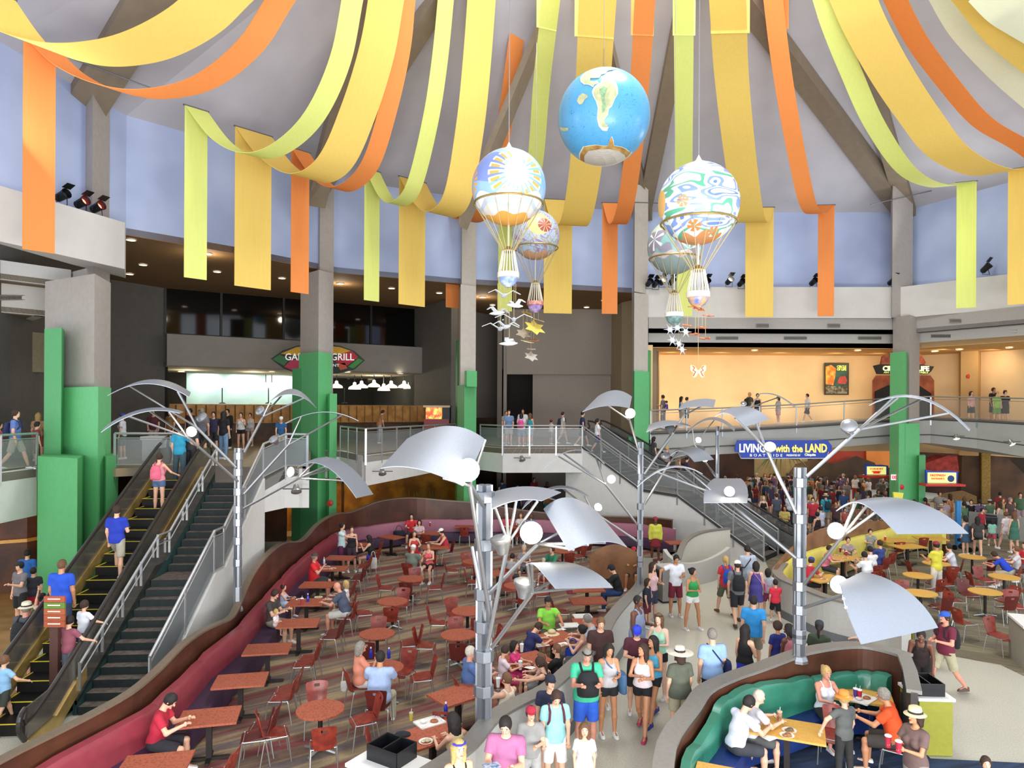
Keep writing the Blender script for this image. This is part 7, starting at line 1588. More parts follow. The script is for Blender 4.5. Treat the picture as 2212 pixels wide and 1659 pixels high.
# bridge
for lab, px, d, dz_, h, hd_, k in [('man in grey carrying a child in purple', 1436, 37.2, 4.92, 1.78, 60, dict(top='#6a6a66', bot='#6a6a70', bt='pants', hair='b', armR='hold')), ('toddler in purple held high on the bridge', 1444, 37.0, 5.85, .85, 60, dict(top='#5a3c9a', bot='#c4a08a', hair='b', pose='sit', seat=.05)),
    ('woman in blue tank with long black hair', 1477, 37.4, 4.96, 1.66, -100, dict(fem=True, top='#2f78b0', tt='tank', bot='#8a6a50', hair='k', ht='long')), ('boy in grey following the woman in blue', 1489, 37.4, 4.98, 1.6, -90, dict(top='#55524a', bot='#4a3c34', hair='b')),
    ('bald man in olive tee with black backpack', 1624, 37.8, 5.12, 1.84, -80, dict(pose='walk', top='#4a4a38', bot='#33343a', ht='bald', skin='t', bp=('black backpack on the bald man', '#15151a'))), ('woman in black tank carrying an orange bag', 1641, 38, 5.14, 1.68, 170, dict(fem=True, top='#1a181a', tt='tank', bot='#3a3434', hair='k', ht='bun')),
    ('girl in pale grey top on the bridge', 1685, 38, 5.2, 1.45, 100, dict(fem=True, top='#a8a8b0', bot='#d2a0a0', hair='b', ht='bob')), ('boy in white tee and dark shorts walking left', 1748, 38.2, 5.28, 1.58, 90, dict(pose='walk', top='#dcdfe8', bot='#33262c', hair='b')),
    ('person in pale pink top right of the column', 2103, 36, 5.35, 1.6, 190, dict(fem=True, top='#c99a90', bot='#33343a', hair='b', ht='bob')), ('tall man in dark tee right of the column', 2151, 36.2, 5.3, 1.86, 200, dict(top='#26242e', bot='#33343a', hair='b', skin='t')),
    ('woman in lime green top and cap', 2158, 35.4, 5.28, 1.66, 180, dict(fem=True, top='#8ab84c', bot='#6a8a44', hair='b', hat='cap', hatc='#c9a88c')), ('person with dark red headband in black tee', 2176, 35.6, 5.3, 1.68, 180, dict(top='#2a2028', bot='#2c2426', hair='k', hat='bow', hatc='#8c2438'))]:
    PP(lab, px, 0, h, hd_, floor=dz_, d=d, **k)

for o in TAKEN: del o['taken']
# drop loose chairs that would stand inside a seated person
for o in list(C.objects):
    if o.name.startswith('dining_chair') and o.parent is None and o not in TAKEN:
        if any((o.location - q.location).xy.length < .42 for q in TAKEN):
            for ch in list(o.children): bpy.data.objects.remove(ch)
            bpy.data.objects.remove(o)
# ================================================================ signs, lamps, small things
def emis(c, s, key=None): return M(c, .5, var=.02, emit=s)
signblue = M('1c3fa8', .4, var=.05); lett_y = M('f4dc6a', .5, var=.03, emit=.5); lett_w = M('f2f2ee', .5, var=.02, emit=.3)
XV = Vector((1, 0, 0)); ZV = Vector((0, 0, 1))
def rect_sign(t, nm, px0, py0, px1, py1, d, mat, th=.08, mb=None):
    a, b = D(px0, py1, d), D(px1, py0, d); m = MB(); m.box(((a.x + b.x) / 2, d, (a.z + b.z) / 2), (b.x - a.x, th, b.z - a.z)); return m.build(nm, mat, t)
def poly_sign(t, nm, pts, d, mat, th=.1):
    P = [D(x, y, d) for x, y in pts]; return plate(nm, P, (0, 1, 0), th, mat, t)
def txt(t, nm, body, mat, cx_, cy_, d, hpx, wpx=None, bold=.0):
    k = d / FPX; return text(t, nm, body, mat, D(cx_, cy_, d - .02), XV, ZV, hpx * k, wpx * k if wpx else None, .03, bold)
d_ = 35.2; t = thing('ride_sign', 'blue ride sign with yellow lettering on the bridge front', 'sign', tuple(D(1692, 988, d_)))
poly_sign(t, 'board', [(1588, 963), (1594, 951), (1788, 951), (1797, 963), (1797, 976), (1588, 976)], d_, signblue)
poly_sign(t, 'lower_board', [(1595, 974), (1790, 974), (1785, 989), (1602, 989)], d_ - .05, signblue); poly_sign(t, 'edge_line', [(1594, 974), (1791, 974), (1786, 991), (1601, 991)], d_ + .02, M('d9dfe4', .4))
txt(t, 'lettering', 'LIVING', lett_w, 1625, 968, d_ - .04, 19, 56, .03); txt(t, 'lettering', 'with the', lett_y, 1704, 969, d_ - .04, 16, 60, .03); txt(t, 'lettering', 'LAND', lett_y, 1763, 968, d_ - .04, 19, 47, .03)
txt(t, 'lettering', 'B O A T   R I D E', lett_w, 1655, 983.5, d_ - .1, 5.5, 70); txt(t, 'lettering', 'PRESENTED BY', lett_w, 1714, 983.5, d_ - .1, 4, 30); txt(t, 'lettering', 'Chiquita', lett_w, 1750, 983, d_ - .1, 7, 24, .02)
# oval restaurant sign behind the second column
d_ = 35.4; t = thing('restaurant_sign', 'leaf shaped restaurant sign half hidden by the second column', 'sign', tuple(D(686, 808, d_)))
top_ = [(585, 775), (610, 757), (640, 747), (686, 741), (735, 747), (765, 758), (787, 778)]; bot_ = [(765, 798), (730, 807), (686, 809), (640, 806), (612, 796)]
poly_sign(t, 'board', top_ + bot_, d_, M('2a3a34', .5)); dd = d_ - .06
poly_sign(t, 'yellow_field', [(606, 764), (640, 750), (686, 745), (735, 750), (758, 758), (735, 765), (686, 762), (640, 768)], dd, M('d9a52c', .5, var=.2))
poly_sign(t, 'red_field', [(735, 765), (760, 758), (774, 772), (750, 790), (725, 783)], dd, M('b8283c', .5, var=.2)); poly_sign(t, 'green_field', [(588, 776), (604, 766), (625, 776), (614, 790)], dd, M('3f7a4c', .5, var=.2)); poly_sign(t, 'green_field', [(752, 792), (774, 774), (784, 779), (764, 796)], dd, M('3f8a3c', .5, var=.2))
poly_sign(t, 'pink_field', [(614, 792), (628, 778), (650, 776), (652, 803), (636, 802)], dd, M('c23a5a', .5, var=.2)); poly_sign(t, 'orange_field', [(728, 786), (745, 784), (750, 796), (735, 800)], dd, M('c9583a', .5, var=.2))
txt(t, 'lettering', 'GARDEN', lett_w, 655, 771, dd - .05, 15, 78, .01); txt(t, 'lettering', 'GRILL', lett_w, 740, 771, dd - .05, 15, 50, .01); txt(t, 'lettering', 'RESTAURANT', lett_w, 700, 789, dd - .05, 6, 66)
# film sign over the bridge, split by the right column
d_ = 38.6; t = thing('theatre_sign', 'dark theatre sign with pale letters hidden by the right column', 'sign', tuple(D(1952, 806, d_)))
poly_sign(t, 'board', [(1887, 790), (1900, 787), (1990, 787), (2018, 792), (2012, 802), (2005, 808), (1895, 808)], d_, M('14110f', .5)); poly_sign(t, 'red_crest', [(1902, 788), (1906, 770), (1922, 762), (1960, 758), (1990, 766), (2000, 782), (1998, 788)], d_ + .05, M('8c2f22', .5, var=.5, scale=4, two='c2622c'))
txt(t, 'lettering', 'CIRCLE OF LIFE', M('f6f3b8', .5, emit=1.2, var=.02), 1957, 796, d_ - .1, 11, 100, .03); txt(t, 'lettering', 'AN ENVIRONMENTAL FABLE', M('c9d87a', .5, emit=.8, var=.02), 1957, 804.5, d_ - .1, 4, 96)
t = thing('theatre_entrance', 'dark painted theatre entrance behind the right column', 'entrance', tuple(D(1950, 905, d_ + 1)))
poly_sign(t, 'rock_arch', [(1886, 905), (1886, 822), (1893, 811), (2010, 811), (2018, 822), (2018, 905)], d_ + 1, M('b0603c', .6, var=.3, scale=1.5, two='8a4226')); poly_sign(t, 'opening', [(1892, 905), (1892, 845), (1920, 832), (1985, 832), (2012, 850), (2012, 905)], d_ + .9, M('16181a', .7, var=.4, scale=1))
d_ = 41.2; t = thing('poster', 'lit poster with orange and green artwork on the cream wall', 'poster', tuple(D(1807, 852, d_)))
rect_sign(t, 'frame', 1781, 784, 1833, 853, d_, M('4a3a2c', .5), .12); rect_sign(t, 'picture', 1784, 787, 1830, 850, d_ - .08, M('1d3a34', .4, var=.6, scale=1.2, two='3a5a48', emit=.25), .04)
poly_sign(t, 'orange_shape', [(1784, 830), (1784, 792), (1795, 788), (1806, 796), (1804, 815), (1800, 832)], d_ - .12, M('d9682c', .4, var=.4, scale=4, two='e8b04a', emit=.3), .03); poly_sign(t, 'red_shape', [(1808, 828), (1814, 814), (1826, 812), (1830, 822), (1826, 830)], d_ - .12, M('b84a3a', .4, var=.4, scale=4, emit=.3), .03); rect_sign(t, 'lower_band', 1784, 834, 1830, 850, d_ - .11, M('8a8468', .4, var=.8, scale=6, two='3a3426', emit=.2), .03)
txt(t, 'lettering', 'CIRCLE', M('f0e868', .5, emit=.8, var=.02), 1818, 792, d_ - .14, 5, 20, .01); txt(t, 'lettering', 'OF LIFE', M('f0e868', .5, emit=.8, var=.02), 1818, 798, d_ - .14, 5, 20, .01)
# queue signs
glow_y = M('dfe88a', .5, var=.1, emit=.7); redl = M('d9402c', .5, emit=.3, var=.02); shelf = M('c02a24', .4, var=.1)
def qsign(lab, x0, x1, y0, y1, d, l1, l2, extra):
    t = thing('queue_sign', lab, 'sign', tuple(D((x0 + x1) / 2, y1 + 4, d))); poly_sign(t, 'board', [(x0, y1), (x0 - 1, y0 - 3), (x0 + 15, y0), (x1 - 12, y0 - 1), (x1 + 2, y0 + 1), (x1, y1)], d, signblue)
    rect_sign(t, 'lit_panel', x0 + 3, y0 + 3, x1 - 3, y1 - 1, d - .06, glow_y, .04); m_ = (x0 + x1) / 2 - (8 if extra else 0); h = y1 - y0
    txt(t, 'lettering', l1, redl, m_, y0 + 3 + h * .22, d - .1, h * .2, (x1 - x0) * (.5 if extra else .62), .01); txt(t, 'lettering', l2, redl, m_, y0 + 3 + h * .5, d - .1, h * .16, (x1 - x0) * .42)
    m = MB(); a = D((x0 + x1) / 2, y1 + 3, d - .25); m.box(a, ((x1 - x0 + 18) / FPX * d, .6, .1)); m.build('shelf', shelf, t)
    if extra: m = MB(); c = D(x1 - 14, (y0 + y1) / 2 + 3, d - .09); m.lathe([(.005, -.02), (.16, -.02), (.16, .02), (.005, .02)], c, 18, mat=Matrix.Rotation(PI / 2, 3, 'X')); m.build('round_mark', M('23407a', .5, emit=.1), t)
    else: rect_sign(t, 'red_display', m_ - 7, y1 - 8, m_ + 7, y1 - 3, d - .1, M('d02a24', .5, emit=.8, var=.3), .03)
qsign('standby entrance sign with a red display above the crowd', 1870, 1917, 1005, 1026, 37.0, 'STANDBY', 'ENTRANCE', False)
qsign('wide yellow entrance sign with a round blue mark', 2001, 2068, 1018, 1044, 33.5, 'FASTPASS+', 'ENTRANCE', True)
t = thing('exit_sign', 'white sign with red exit letters on the green column', 'sign', tuple(D(1936, 1037, 33.4))); rect_sign(t, 'panel', 1925, 1025, 1943, 1037, 33.9, M('f0dde2', .4, emit=.5, var=.02), .06); txt(t, 'lettering', 'EXIT', M('d8304a', .5, emit=.3, var=.02), 1934, 1031, 33.85, 7, 13, .01)
t = thing('notice_panel', 'plain yellow panel on the foot of the right green column', 'panel', tuple(D(1941, 1080, 33.2))); poly_sign(t, 'panel', [(1930, 1063), (1952, 1065), (1949, 1081), (1932, 1080)], 33.5, M('d9cf52', .5, emit=.2, var=.05))
for px, py, d, w_ in ((1947, 1052, 33.84, 'right green column'), (713, 1087, 29.38, 'second green column'), (2093, 813, 37.98, 'tan pier of the cream wall')):
    m = MB(); m.lathe([(.005, -.04), (.13, -.04), (.13, .03), (.005, .05)], D(px, py, d - .15), 14, mat=Matrix.Rotation(PI / 2, 3, 'X')); tag(m.build('fire_alarm', M('b8261c', .4)), 'small red alarm on the ' + w_, 'alarm')
# wayfinding post by the left escalator
d_ = 13.4; t = thing('direction_sign', 'brown direction signpost at the foot of the left escalator', 'sign', (*XD(121, d_), 0)); m = MB(); m.box((*XD(122, d_ + .05), 1.0), (.16, .1, 2.0)); m.build('post', M('4a2c24', .5), t)
for i, c_ in enumerate(('a04a2c', '5a7a2c', 'a0522c', '98482a', '98482a')):
    y0 = 1288 + i * 13.4; o = rect_sign(t, 'sign_panel', 96, y0, 141, y0 + 12.6, d_ - .04, M(c_, .5, var=.1), .04); rect_sign(o, 'text_line', 103, y0 + 5, 130, y0 + 7.2, d_ - .07, M('e8dcc8', .5), .01)
# ---------------------------------------------------------------- downlights
dl = M('fff0cf', .5, emit=7., var=.0); dlr = M('d8cdb8', .4)
ORD = 'first second third fourth fifth sixth seventh eighth ninth tenth eleventh twelfth thirteenth fourteenth'.split()
def ordl(xs, x): return ORD[sorted(xs).index(x)] + ' from the left'
def down(px, py, z, grp, lab, r=.16):
    c = Z(px, py, z); m = MB(); m.lathe([(.01, -.03), (r, -.03), (r, 0), (.01, 0)], c, 14); t = thing('downlight', lab, 'downlight', tuple(c), group=grp); m.build('lens', dl, t); m = MB(); m.lathe([(r, -.04), (r * 1.25, -.035), (r * 1.25, 0), (r, 0)], c, 14, cap=False); m.build('trim_ring', dlr, t)
DL = ((283, 517), (448, 547), (309, 571), (280, 591), (469, 586), (609, 600), (735, 612), (846, 622), (949, 632), (1042, 641), (1267, 663), (1305, 648), (1064, 658))
for px, py in DL: down(px, py, ZT - .03, 'downlights in the brown lobby ceiling', 'round downlight in the brown lobby ceiling, ' + ordl([a for a, _ in DL], px))
for i, (px, py) in enumerate(((391, 802), (587, 802), (751, 803), (865, 806), (436, 817), (559, 817), (751, 818), (800, 819))): down(px, py, zf1 - .03, 'downlights over the restaurant bar', f'downlight in the restaurant ceiling, {ORD[i % 4]} in the ' + ('front' if i < 4 else 'back') + ' row', .18)
for i, (px, py) in enumerate(((1414, 756), (1630, 756), (1853, 756), (2019, 758), (2072, 754), (2180, 750))): down(px, py, zb2 - .03, 'downlights over the cream wall', f'downlight in the tan ceiling, {ORD[i]} from the left', .16)
for px, e_ in ((1450, 30), (1560, 30), (1690, 30), (1810, 30), (1900, 26), (2040, 28), (2150, 30)):
    c = XD(px, 39.3 if px < 2000 else 36.5); l = area('cream_wall_wash', (c[0], c[1], 5.3 if False else zb2 - .12), .5, e_, (1, .78, .5), aim=(c[0], c[1] + 2.2, 6.6))
for px in (1470, 1600, 1730, 1860): c = XD(px, 38.6); area('cream_wall_footlight', (c[0], c[1] + 1.2, 5.6), .6, 22, (1, .85, .6), aim=(c[0], c[1] + 3, 7))
for f_ in (.2, .36, .52, .68): q = bw(f_, -6.6); area('grill_cove', (q[0], q[1], zf1 - .25), 1.6, 75, (.93, 1, .98), aim=(q[0] + bn.x * -1.2, q[1] + bn.y * -1.2, 5.5))
for f_ in (.1, .35, .62, .88): q = bw(f_, -3.2); point('grill_downlight', (q[0], q[1], zf1 - .4), 120, (1, .82, .55), .15)
for px, py in ((448, 547), (735, 612), (1042, 641)): c = Z(px, py, ZT); point('lobby_downlight', (c.x, c.y, ZT - .5), 60, (1, .85, .62), .15)
for x_, y_, e_ in ((12, 44, 260), (19, 45, 260), (25, 42, 200), (-9, 33, 160), (-16, 22, 120), (-15, 15, 100)): point('undercroft_lamp', (x_, y_, 3.2), e_, (1, .62, .3), .3)
# ---------------------------------------------------------------- stage spotlights on the ledges and fascia
def stagelight(px, py, d, aim, lit, lab, col='ff6a5a'):
    c = D(px, py, d); ax = Vector(aim).normalized(); mt = ax.to_track_quat('Z', 'Y').to_matrix(); t = thing('stage_light', lab, 'spotlight', tuple(c - Vector((0, 0, .3))), group='stage lights on the ledges')
    m = MB(); m.lathe([(.07, -.26), (.13, -.2), (.14, .05), (.17, .22), (.16, .22), (.12, .05)], c, 12, mat=mt, cap=False); m.build('housing', black, t)
    m = MB(); m.lathe([(.005, .06), (.12, .06), (.12, .03), (.005, .03)], c, 12, mat=mt); m.build('lens', M(col, .3, emit=lit, var=.02) if lit else M('3a3f4a', .1), t)
    m = MB(); m.tube([c + mt @ Vector((-.17, 0, 0)), c + Vector((-.17, 0, -.3)), c + Vector((.17, 0, -.3)), c + mt @ Vector((.17, 0, 0))], .015, 6); m.build('yoke', black, t)
    m = MB(); q = c + ax * .23; m.strip([q + mt @ Vector((-.15, .16, 0)), q + mt @ Vector((-.14, .2, .26))], [q + mt @ Vector((.15, .16, 0)), q + mt @ Vector((.14, .2, .26))], .01); m.build('barn_door', black, t)
def led(px, py, d, w_, lit=0, aim=(.3, -.5, .5), col='ff6a5a'): stagelight(px, py, d, aim, lit, 'black stage light ' + w_, col)
for px, py, d, w_, l_ in ((6, 379, 21.5, 'at the left picture edge on the ledge', 3), (134, 423, 22.3, 'just right of the leftmost orange streamer', 0), (176, 438, 22.8, 'second from the right on the left ledge', 5), (210, 448, 23.2, 'at the right end of the left ledge', 5)): led(px, py, d, w_, l_, (.6, -.2, .2))
for px, py, w_, l_ in ((1402, 611, 'first on the right ledge beside the column', 0), (1416, 613, 'second on the right ledge, small', 0), (1431, 608, 'lit, behind the winter balloon', 14), (1451, 608, 'behind the winter balloon cords', 0), (1526, 610, 'behind the ribbon balloon basket', 0), (1575, 607, 'lit, left of the gold streamer end', 14), (1601, 611, 'touching the gold streamer end', 0), (1757, 609, 'left of the orange streamer end', 0), (1927, 608, 'at the foot of the right column', 0)): led(px, py, 35.9, w_, l_, (.2, -.8, .35), 'fff2dc')
led(2130, 579, 33.0, 'on the angled right ledge')
def wallspot(px, py, d, lab, lit=0, aim=(.2, -.5, -.8), s=.15):
    c = D(px, py, d - .3); t = thing('wall_spotlight', lab, 'spotlight', tuple(c), group=None); can(t, px, py, d - .35, aim, lit, s); m = MB(); a = D(px - 30 * 20 / d, py - 4, d - .12); b = D(px + 30 * 20 / d, py - 4, d - .12); m.tube([a, b], .02, 6); m.build('bar', steel_dk, t)
    m = MB(); m.tube([D(px, py - 3, d - .02), c], .03, 6); m.build('bracket', steel_dk, t)
wallspot(1128, 993, 32.2, 'chrome spotlight on the white fascia right of the slim column'); wallspot(826, 1022, 26.9, 'chrome spotlight on the white ledge behind the big sail'); wallspot(640, 1060, 20.6, 'chrome spotlight under the stair landing'); 
wallspot(2066, 946, 34.6, 'spotlight under the bridge right of the green column', 6, (0, -.3, -1)); wallspot(2186, 958, 32.0, 'double spotlight under the bridge at the right edge', 4, (.3, -.4, -.8))
# vents
def vent(px0, px1, py, h, d0, lab, d1=None):
    a, b = D(px0, py, d0), D(px1, py, d1 or d0); hz = h / FPX * d0; nrm = Vector((b.y - a.y, -(b.x - a.x), 0)).normalized(); nrm = nrm if nrm.y < 0 else -nrm
    t = thing('air_vent', lab, 'vent', tuple(a), group=None); P = [a - ZV * hz / 2, b - ZV * hz / 2, b + ZV * hz / 2, a + ZV * hz / 2]; plate('grille', P, nrm, .03, M('6f6a64', .6, var=.5, scale=30), t); m = MB(); m.tube([p + nrm * .03 for p in P + [P[0]]], .02, 4); m.build('frame', M('98928a', .6), t)
for a_, b_, w_ in ((1634, 1660, 'small vent on the upper band, left one'), (1788, 1814, 'small vent on the upper band, middle one')): vent(a_, b_, 703.5, 7, 35.93, w_)
vent(2052, 2077, 693, 7, 34.05, 'small vent on the upper band right of the column', 33.65)
for a_, b_, w_ in ((1547, 1594, 'wide vent on the lower band, left one'), (1694, 1742, 'wide vent on the lower band above the poster'), (1854, 1903, 'wide vent on the lower band beside the column')): vent(a_, b_, 730.5, 5.5, 36.48, w_)
vent(2012, 2054, 726, 6, 35.45, 'wide vent on the lower band right of the column', 34.7); vent(2146, 2198, 716, 6, 33.2, 'wide vent near the right edge', 32.35)
# left balcony bands
L2 = [(-14.8, 8), (-14.9, 14), XD(0, 22.8), XD(152, 24.4)]; zl2 = D(152, 622, 24.4).z; L3 = [(-15.4, 8), (-15.5, 14), XD(0, 23.6), XD(97, 24.6)]; zl3 = D(95, 683, 24.6).z
w = MB(); w.wall(L2, zl2, ZB + .05, .3, side=1); w.wall([L2[-1], (L2[-1][0] - 2, L2[-1][1] + 2)], zl2, ZB, .3, side=1); struct('wall_soffit_left', w, M('c4c0ba', .8, var=.04)); w = MB(); w.wall(L3, zl3, zl2 + .15, .3, side=1); w.wall([L3[-1], (L3[-1][0] - 2, L3[-1][1] + 2)], zl3, zl2 + .1, .3, side=1); struct('wall_soffit_left_lower', w, M('cfcbc4', .8, var=.04))
w = MB(); w.prism(L2 + [(-19, 27), (-19, 8)], zl2 + .02, zl2 + .2); w.prism(L3 + [(-19, 27), (-19, 8)], zl3 + .02, zl3 + .2); struct('ceiling', w, M('8a7354', .85))
w = MB(); w.wall([XD(-60, 24.5), XD(97, 26.5)], D(50, 802, 25.5).z, D(50, 714, 25.5).z, .3); struct('wall_left_band', w, M('8a7f66', .85)); w = MB(); w.wall([XD(-200, 27), XD(130, 29)], 0, 12, .3); struct('wall_left_back', w, M('4c4a45', .9))
vent(-6, 56, 643, 9, 23.45, 'vent on the white band at the upper left edge', 24.2)
# ---------------------------------------------------------------- restaurant bar and lamps
wood_g = M('a87532', .5, var=.35, scale=2.5, two='c9924a'); 
def barq(f, off, z): q = bw(f, off); return Vector((q[0], q[1], z))
t = thing('bar_counter', 'long golden wood restaurant bar front behind the second column', 'bar', tuple(barq(.3, 2.2, ZU))); m = MB(); P = [bw(f_, 2.4) for f_ in (.0, .2, .4, .6, .8, .97)]; zc = D(560, 874, 42).z; m.wall(P, ZU, zc - .35, .3); m.build('front', M('5a4028', .5, var=.4, scale=2), t); m = MB(); m.wall(P, zc - 1.0, zc, .5); m.build('wood_rail', wood_g, t)
for k in range(30): f_ = .02 + k * .032; q = bw(f_, 2.68); m = MB(); m.box((q[0], q[1], zc - .5), (.05, .05, .9)); m.build('baluster', M('8a5a24', .5), t)
pend = M('f6efd8', .4, emit=1.6, var=.02)
for i, (px, py) in enumerate(((374, 836), (388, 834), (474, 835), (486, 835), (574, 836), (587, 836), (727, 832), (766, 835), (781, 832), (808, 830), (829, 838), (845, 832), (873, 832), (885, 834))):
    c = D(px, py, 46); t = thing('pendant_lamp', f'cream bell pendant lamp in the restaurant, {ORD[i]} from the left', 'pendant lamp', tuple(c), group='bell pendants in the restaurant'); m = MB(); m.lathe([(.42, -.18), (.38, -.05), (.12, .1), (.1, .25), (.04, .3)], c, 14, cap=False); m.build('shade', pend, t); m = MB(); m.tube([c + ZV * .28, (c.x, c.y, zf1)], .03, 5); m.build('stem', black, t)
for px in (480, 580, 745): c = D(px, 872, 44); t = thing('lamp_stand', 'slim dark lamp stand on the restaurant bar at ' + {480: 'the left', 580: 'the middle', 745: 'the right'}[px], 'lamp stand', tuple(c)); m = MB(); m.tube([c, D(px, 838, 44)], .035, 6); m.build('pole', black, t); m = MB(); m.lathe([(.2, 0), (.2, .04), (.05, .1)], c, 10); m.build('base', black, t)
t = thing('snack_cart', 'lit red and yellow snack display cart by the lobby pier', 'cart', tuple(Z(945, 950, ZU))); rect_sign(t, 'cabinet', 918, 905, 972, 957, 36.6, M('8a1f24', .4), 1.0); rect_sign(t, 'display', 922, 880, 955, 905, 36.6, M('e8c060', .5, emit=1.2, var=.5, scale=5, two='b84a2c'), .9); rect_sign(t, 'side_cabinet', 957, 880, 973, 905, 36.6, black, .9); rect_sign(t, 'roof', 917, 876, 974, 880, 36.5, M('c9b08a', .5), 1.1)
t = thing('white_cabinet', 'white cabinet with rounded top behind the left escalator', 'cabinet', tuple(Z(346, 1008, ZU))); rect_sign(t, 'body', 318, 948, 374, 1005, 24.2, M('b9bcb8', .4), .7); rect_sign(t, 'top', 316, 942, 376, 949, 24.2, M('d2d4d0', .4), .8)
# people and things of the undercroft window
# ---------------------------------------------------------------- lower back hall: painted rocks (faint glow added, no lamps), palm, railings
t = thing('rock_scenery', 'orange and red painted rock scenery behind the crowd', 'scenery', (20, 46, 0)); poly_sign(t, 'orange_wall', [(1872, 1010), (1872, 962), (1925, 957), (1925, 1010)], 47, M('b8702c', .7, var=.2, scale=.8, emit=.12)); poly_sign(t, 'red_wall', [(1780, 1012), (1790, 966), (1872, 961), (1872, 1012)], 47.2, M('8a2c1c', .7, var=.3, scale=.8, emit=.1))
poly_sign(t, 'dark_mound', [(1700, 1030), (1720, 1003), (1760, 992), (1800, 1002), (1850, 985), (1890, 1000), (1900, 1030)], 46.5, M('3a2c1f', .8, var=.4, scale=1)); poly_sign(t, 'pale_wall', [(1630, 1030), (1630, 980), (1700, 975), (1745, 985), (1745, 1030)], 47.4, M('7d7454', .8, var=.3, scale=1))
t = thing('palm_plant', 'green palm fronds under the left half of the ride sign', 'plant', tuple(D(1690, 1020, 45))); c = D(1690, 990, 45)
for k in range(16): a = PI * k / 15; m = MB(); m.tube([c, c + Vector((1.1 * cos(a), -.1, .35 * sin(a) - .1)), c + Vector((1.9 * cos(a), -.2, -.9))], [.05, .07, .01], 4, flat=.3); m.build('frond', M('5a7a4a', .6, var=.3), t)
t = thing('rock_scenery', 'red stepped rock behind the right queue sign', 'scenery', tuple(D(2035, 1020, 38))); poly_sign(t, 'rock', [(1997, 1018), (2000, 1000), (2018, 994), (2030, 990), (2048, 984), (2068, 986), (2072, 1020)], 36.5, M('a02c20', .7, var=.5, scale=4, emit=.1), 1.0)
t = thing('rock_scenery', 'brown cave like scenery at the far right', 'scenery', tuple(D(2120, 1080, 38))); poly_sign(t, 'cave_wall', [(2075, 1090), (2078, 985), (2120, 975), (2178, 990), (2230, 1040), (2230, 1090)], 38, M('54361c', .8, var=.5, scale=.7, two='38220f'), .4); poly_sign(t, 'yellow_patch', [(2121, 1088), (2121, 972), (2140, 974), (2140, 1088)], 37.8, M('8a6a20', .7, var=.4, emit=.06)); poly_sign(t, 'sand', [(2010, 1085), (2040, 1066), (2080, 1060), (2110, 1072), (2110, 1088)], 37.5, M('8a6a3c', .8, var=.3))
w = MB(); w.wall([XD(2095, 33.5), XD(2330, 30)], 0, 1.1, .12); struct('wall_half_far', w, M('8f8d88', .6)); t = thing('blue_post', 'bright blue post right of the upper right sail', 'post', tuple(Z(2071, 1150, 0))); m = MB(); c = XD(2071, 30.5); m.tube([(c[0], c[1], 0), (c[0], c[1], 2.0)], .12, 10); m.build('post', M('2a7ab8', .4), t)
# mural lines of grass at the gold wall
t = thing('grass_mural', 'painted grasses on the golden wall under the white ledge', 'mural', tuple(D(880, 1100, 38)))
for k in range(14): px = 880 + k * 5 + (k % 3) * 2; dd = lerp(37.2, 38.5, k / 14) - .15; m = MB(); m.strip([D(px, 1096, dd), D(px + (k % 5 - 2) * 5, 1058, dd)], [D(px + 3, 1096, dd), D(px + 1 + (k % 5 - 2) * 5, 1058, dd)], .03); m.build('grass_blade', M('6a6a2a', .7), t)
# ================================================================ tableware and carried things
def cup(px, py, z, lab, col='#c23040', lid='#f2f0ee', h=.16, r=.042, grp=None):
    c = Z(px, py, z) ; t = thing('drink_cup', lab, 'cup', tuple(c), group=grp); m = MB(); m.lathe([(r * .72, 0), (r, h)], c, 14); m.build('cup', cloth(col), t, smooth=True); m = MB(); m.lathe([(r * 1.06, h - .002), (r * 1.06, h + .012), (r * .8, h + .02), (.004, h + .02)], c, 14); m.build('lid', M(lid, .4), t); m = MB(); m.tube([c + ZV * h, c + Vector((.01, 0, h + .08))], .004, 5); m.build('straw', M('f0f0f0', .4), t)
def plate_(px, py, z, lab, food=None, r=.115):
    c = Z(px, py, z); t = thing('plate', lab, 'plate', tuple(c)); m = MB(); m.lathe([(r * .55, 0), (r * .95, .012), (r, .018), (r * .96, .018), (r * .6, .006), (.004, .006)], c, 24); m.build('dish', M('ece9e2', .3, coat=.3), t, smooth=True)
    if food: m = MB(); m.sphere(c + Vector((.02, .01, .025)), (.055, .045, .025), 12, 8); m.sphere(c + Vector((-.04, -.02, .02)), (.035, .03, .018), 10, 6); m.build('food', M(food, .6, var=.4, scale=30), t, smooth=True)
def tray(px, py, z, rz, lab, items=True, s=(.42, .31)):
    c = Z(px, py, z); t = thing('food_tray', lab, 'tray', tuple(c), 0); rm = Matrix.Rotation(R(rz), 3, 'Z'); m = MB(); m.box(c + ZV * .008, (s[0], s[1], .012), mat=rm)
    for (x, y, a, b) in ((0, s[1] / 2, s[0], .02), (0, -s[1] / 2, s[0], .02), (s[0] / 2, 0, .02, s[1]), (-s[0] / 2, 0, .02, s[1])): m.box(c + rm @ Vector((x, y, .015)), (a + .02, b, .022), mat=rm)
    m.build('tray', M('e9e7e2', .4), t)
    if items:
        m = MB(); q = c + rm @ Vector((.07, -.03, .03)); m.sphere(q, (.07, .055, .03), 12, 8); m.build('sandwich', M('a8683c', .6, var=.4), t, smooth=True); m = MB(); q = c + rm @ Vector((-.09, .04, .02)); m.lathe([(.04, 0), (.055, .03)], q, 14); m.build('bowl', M('f2f0ea', .4), t)
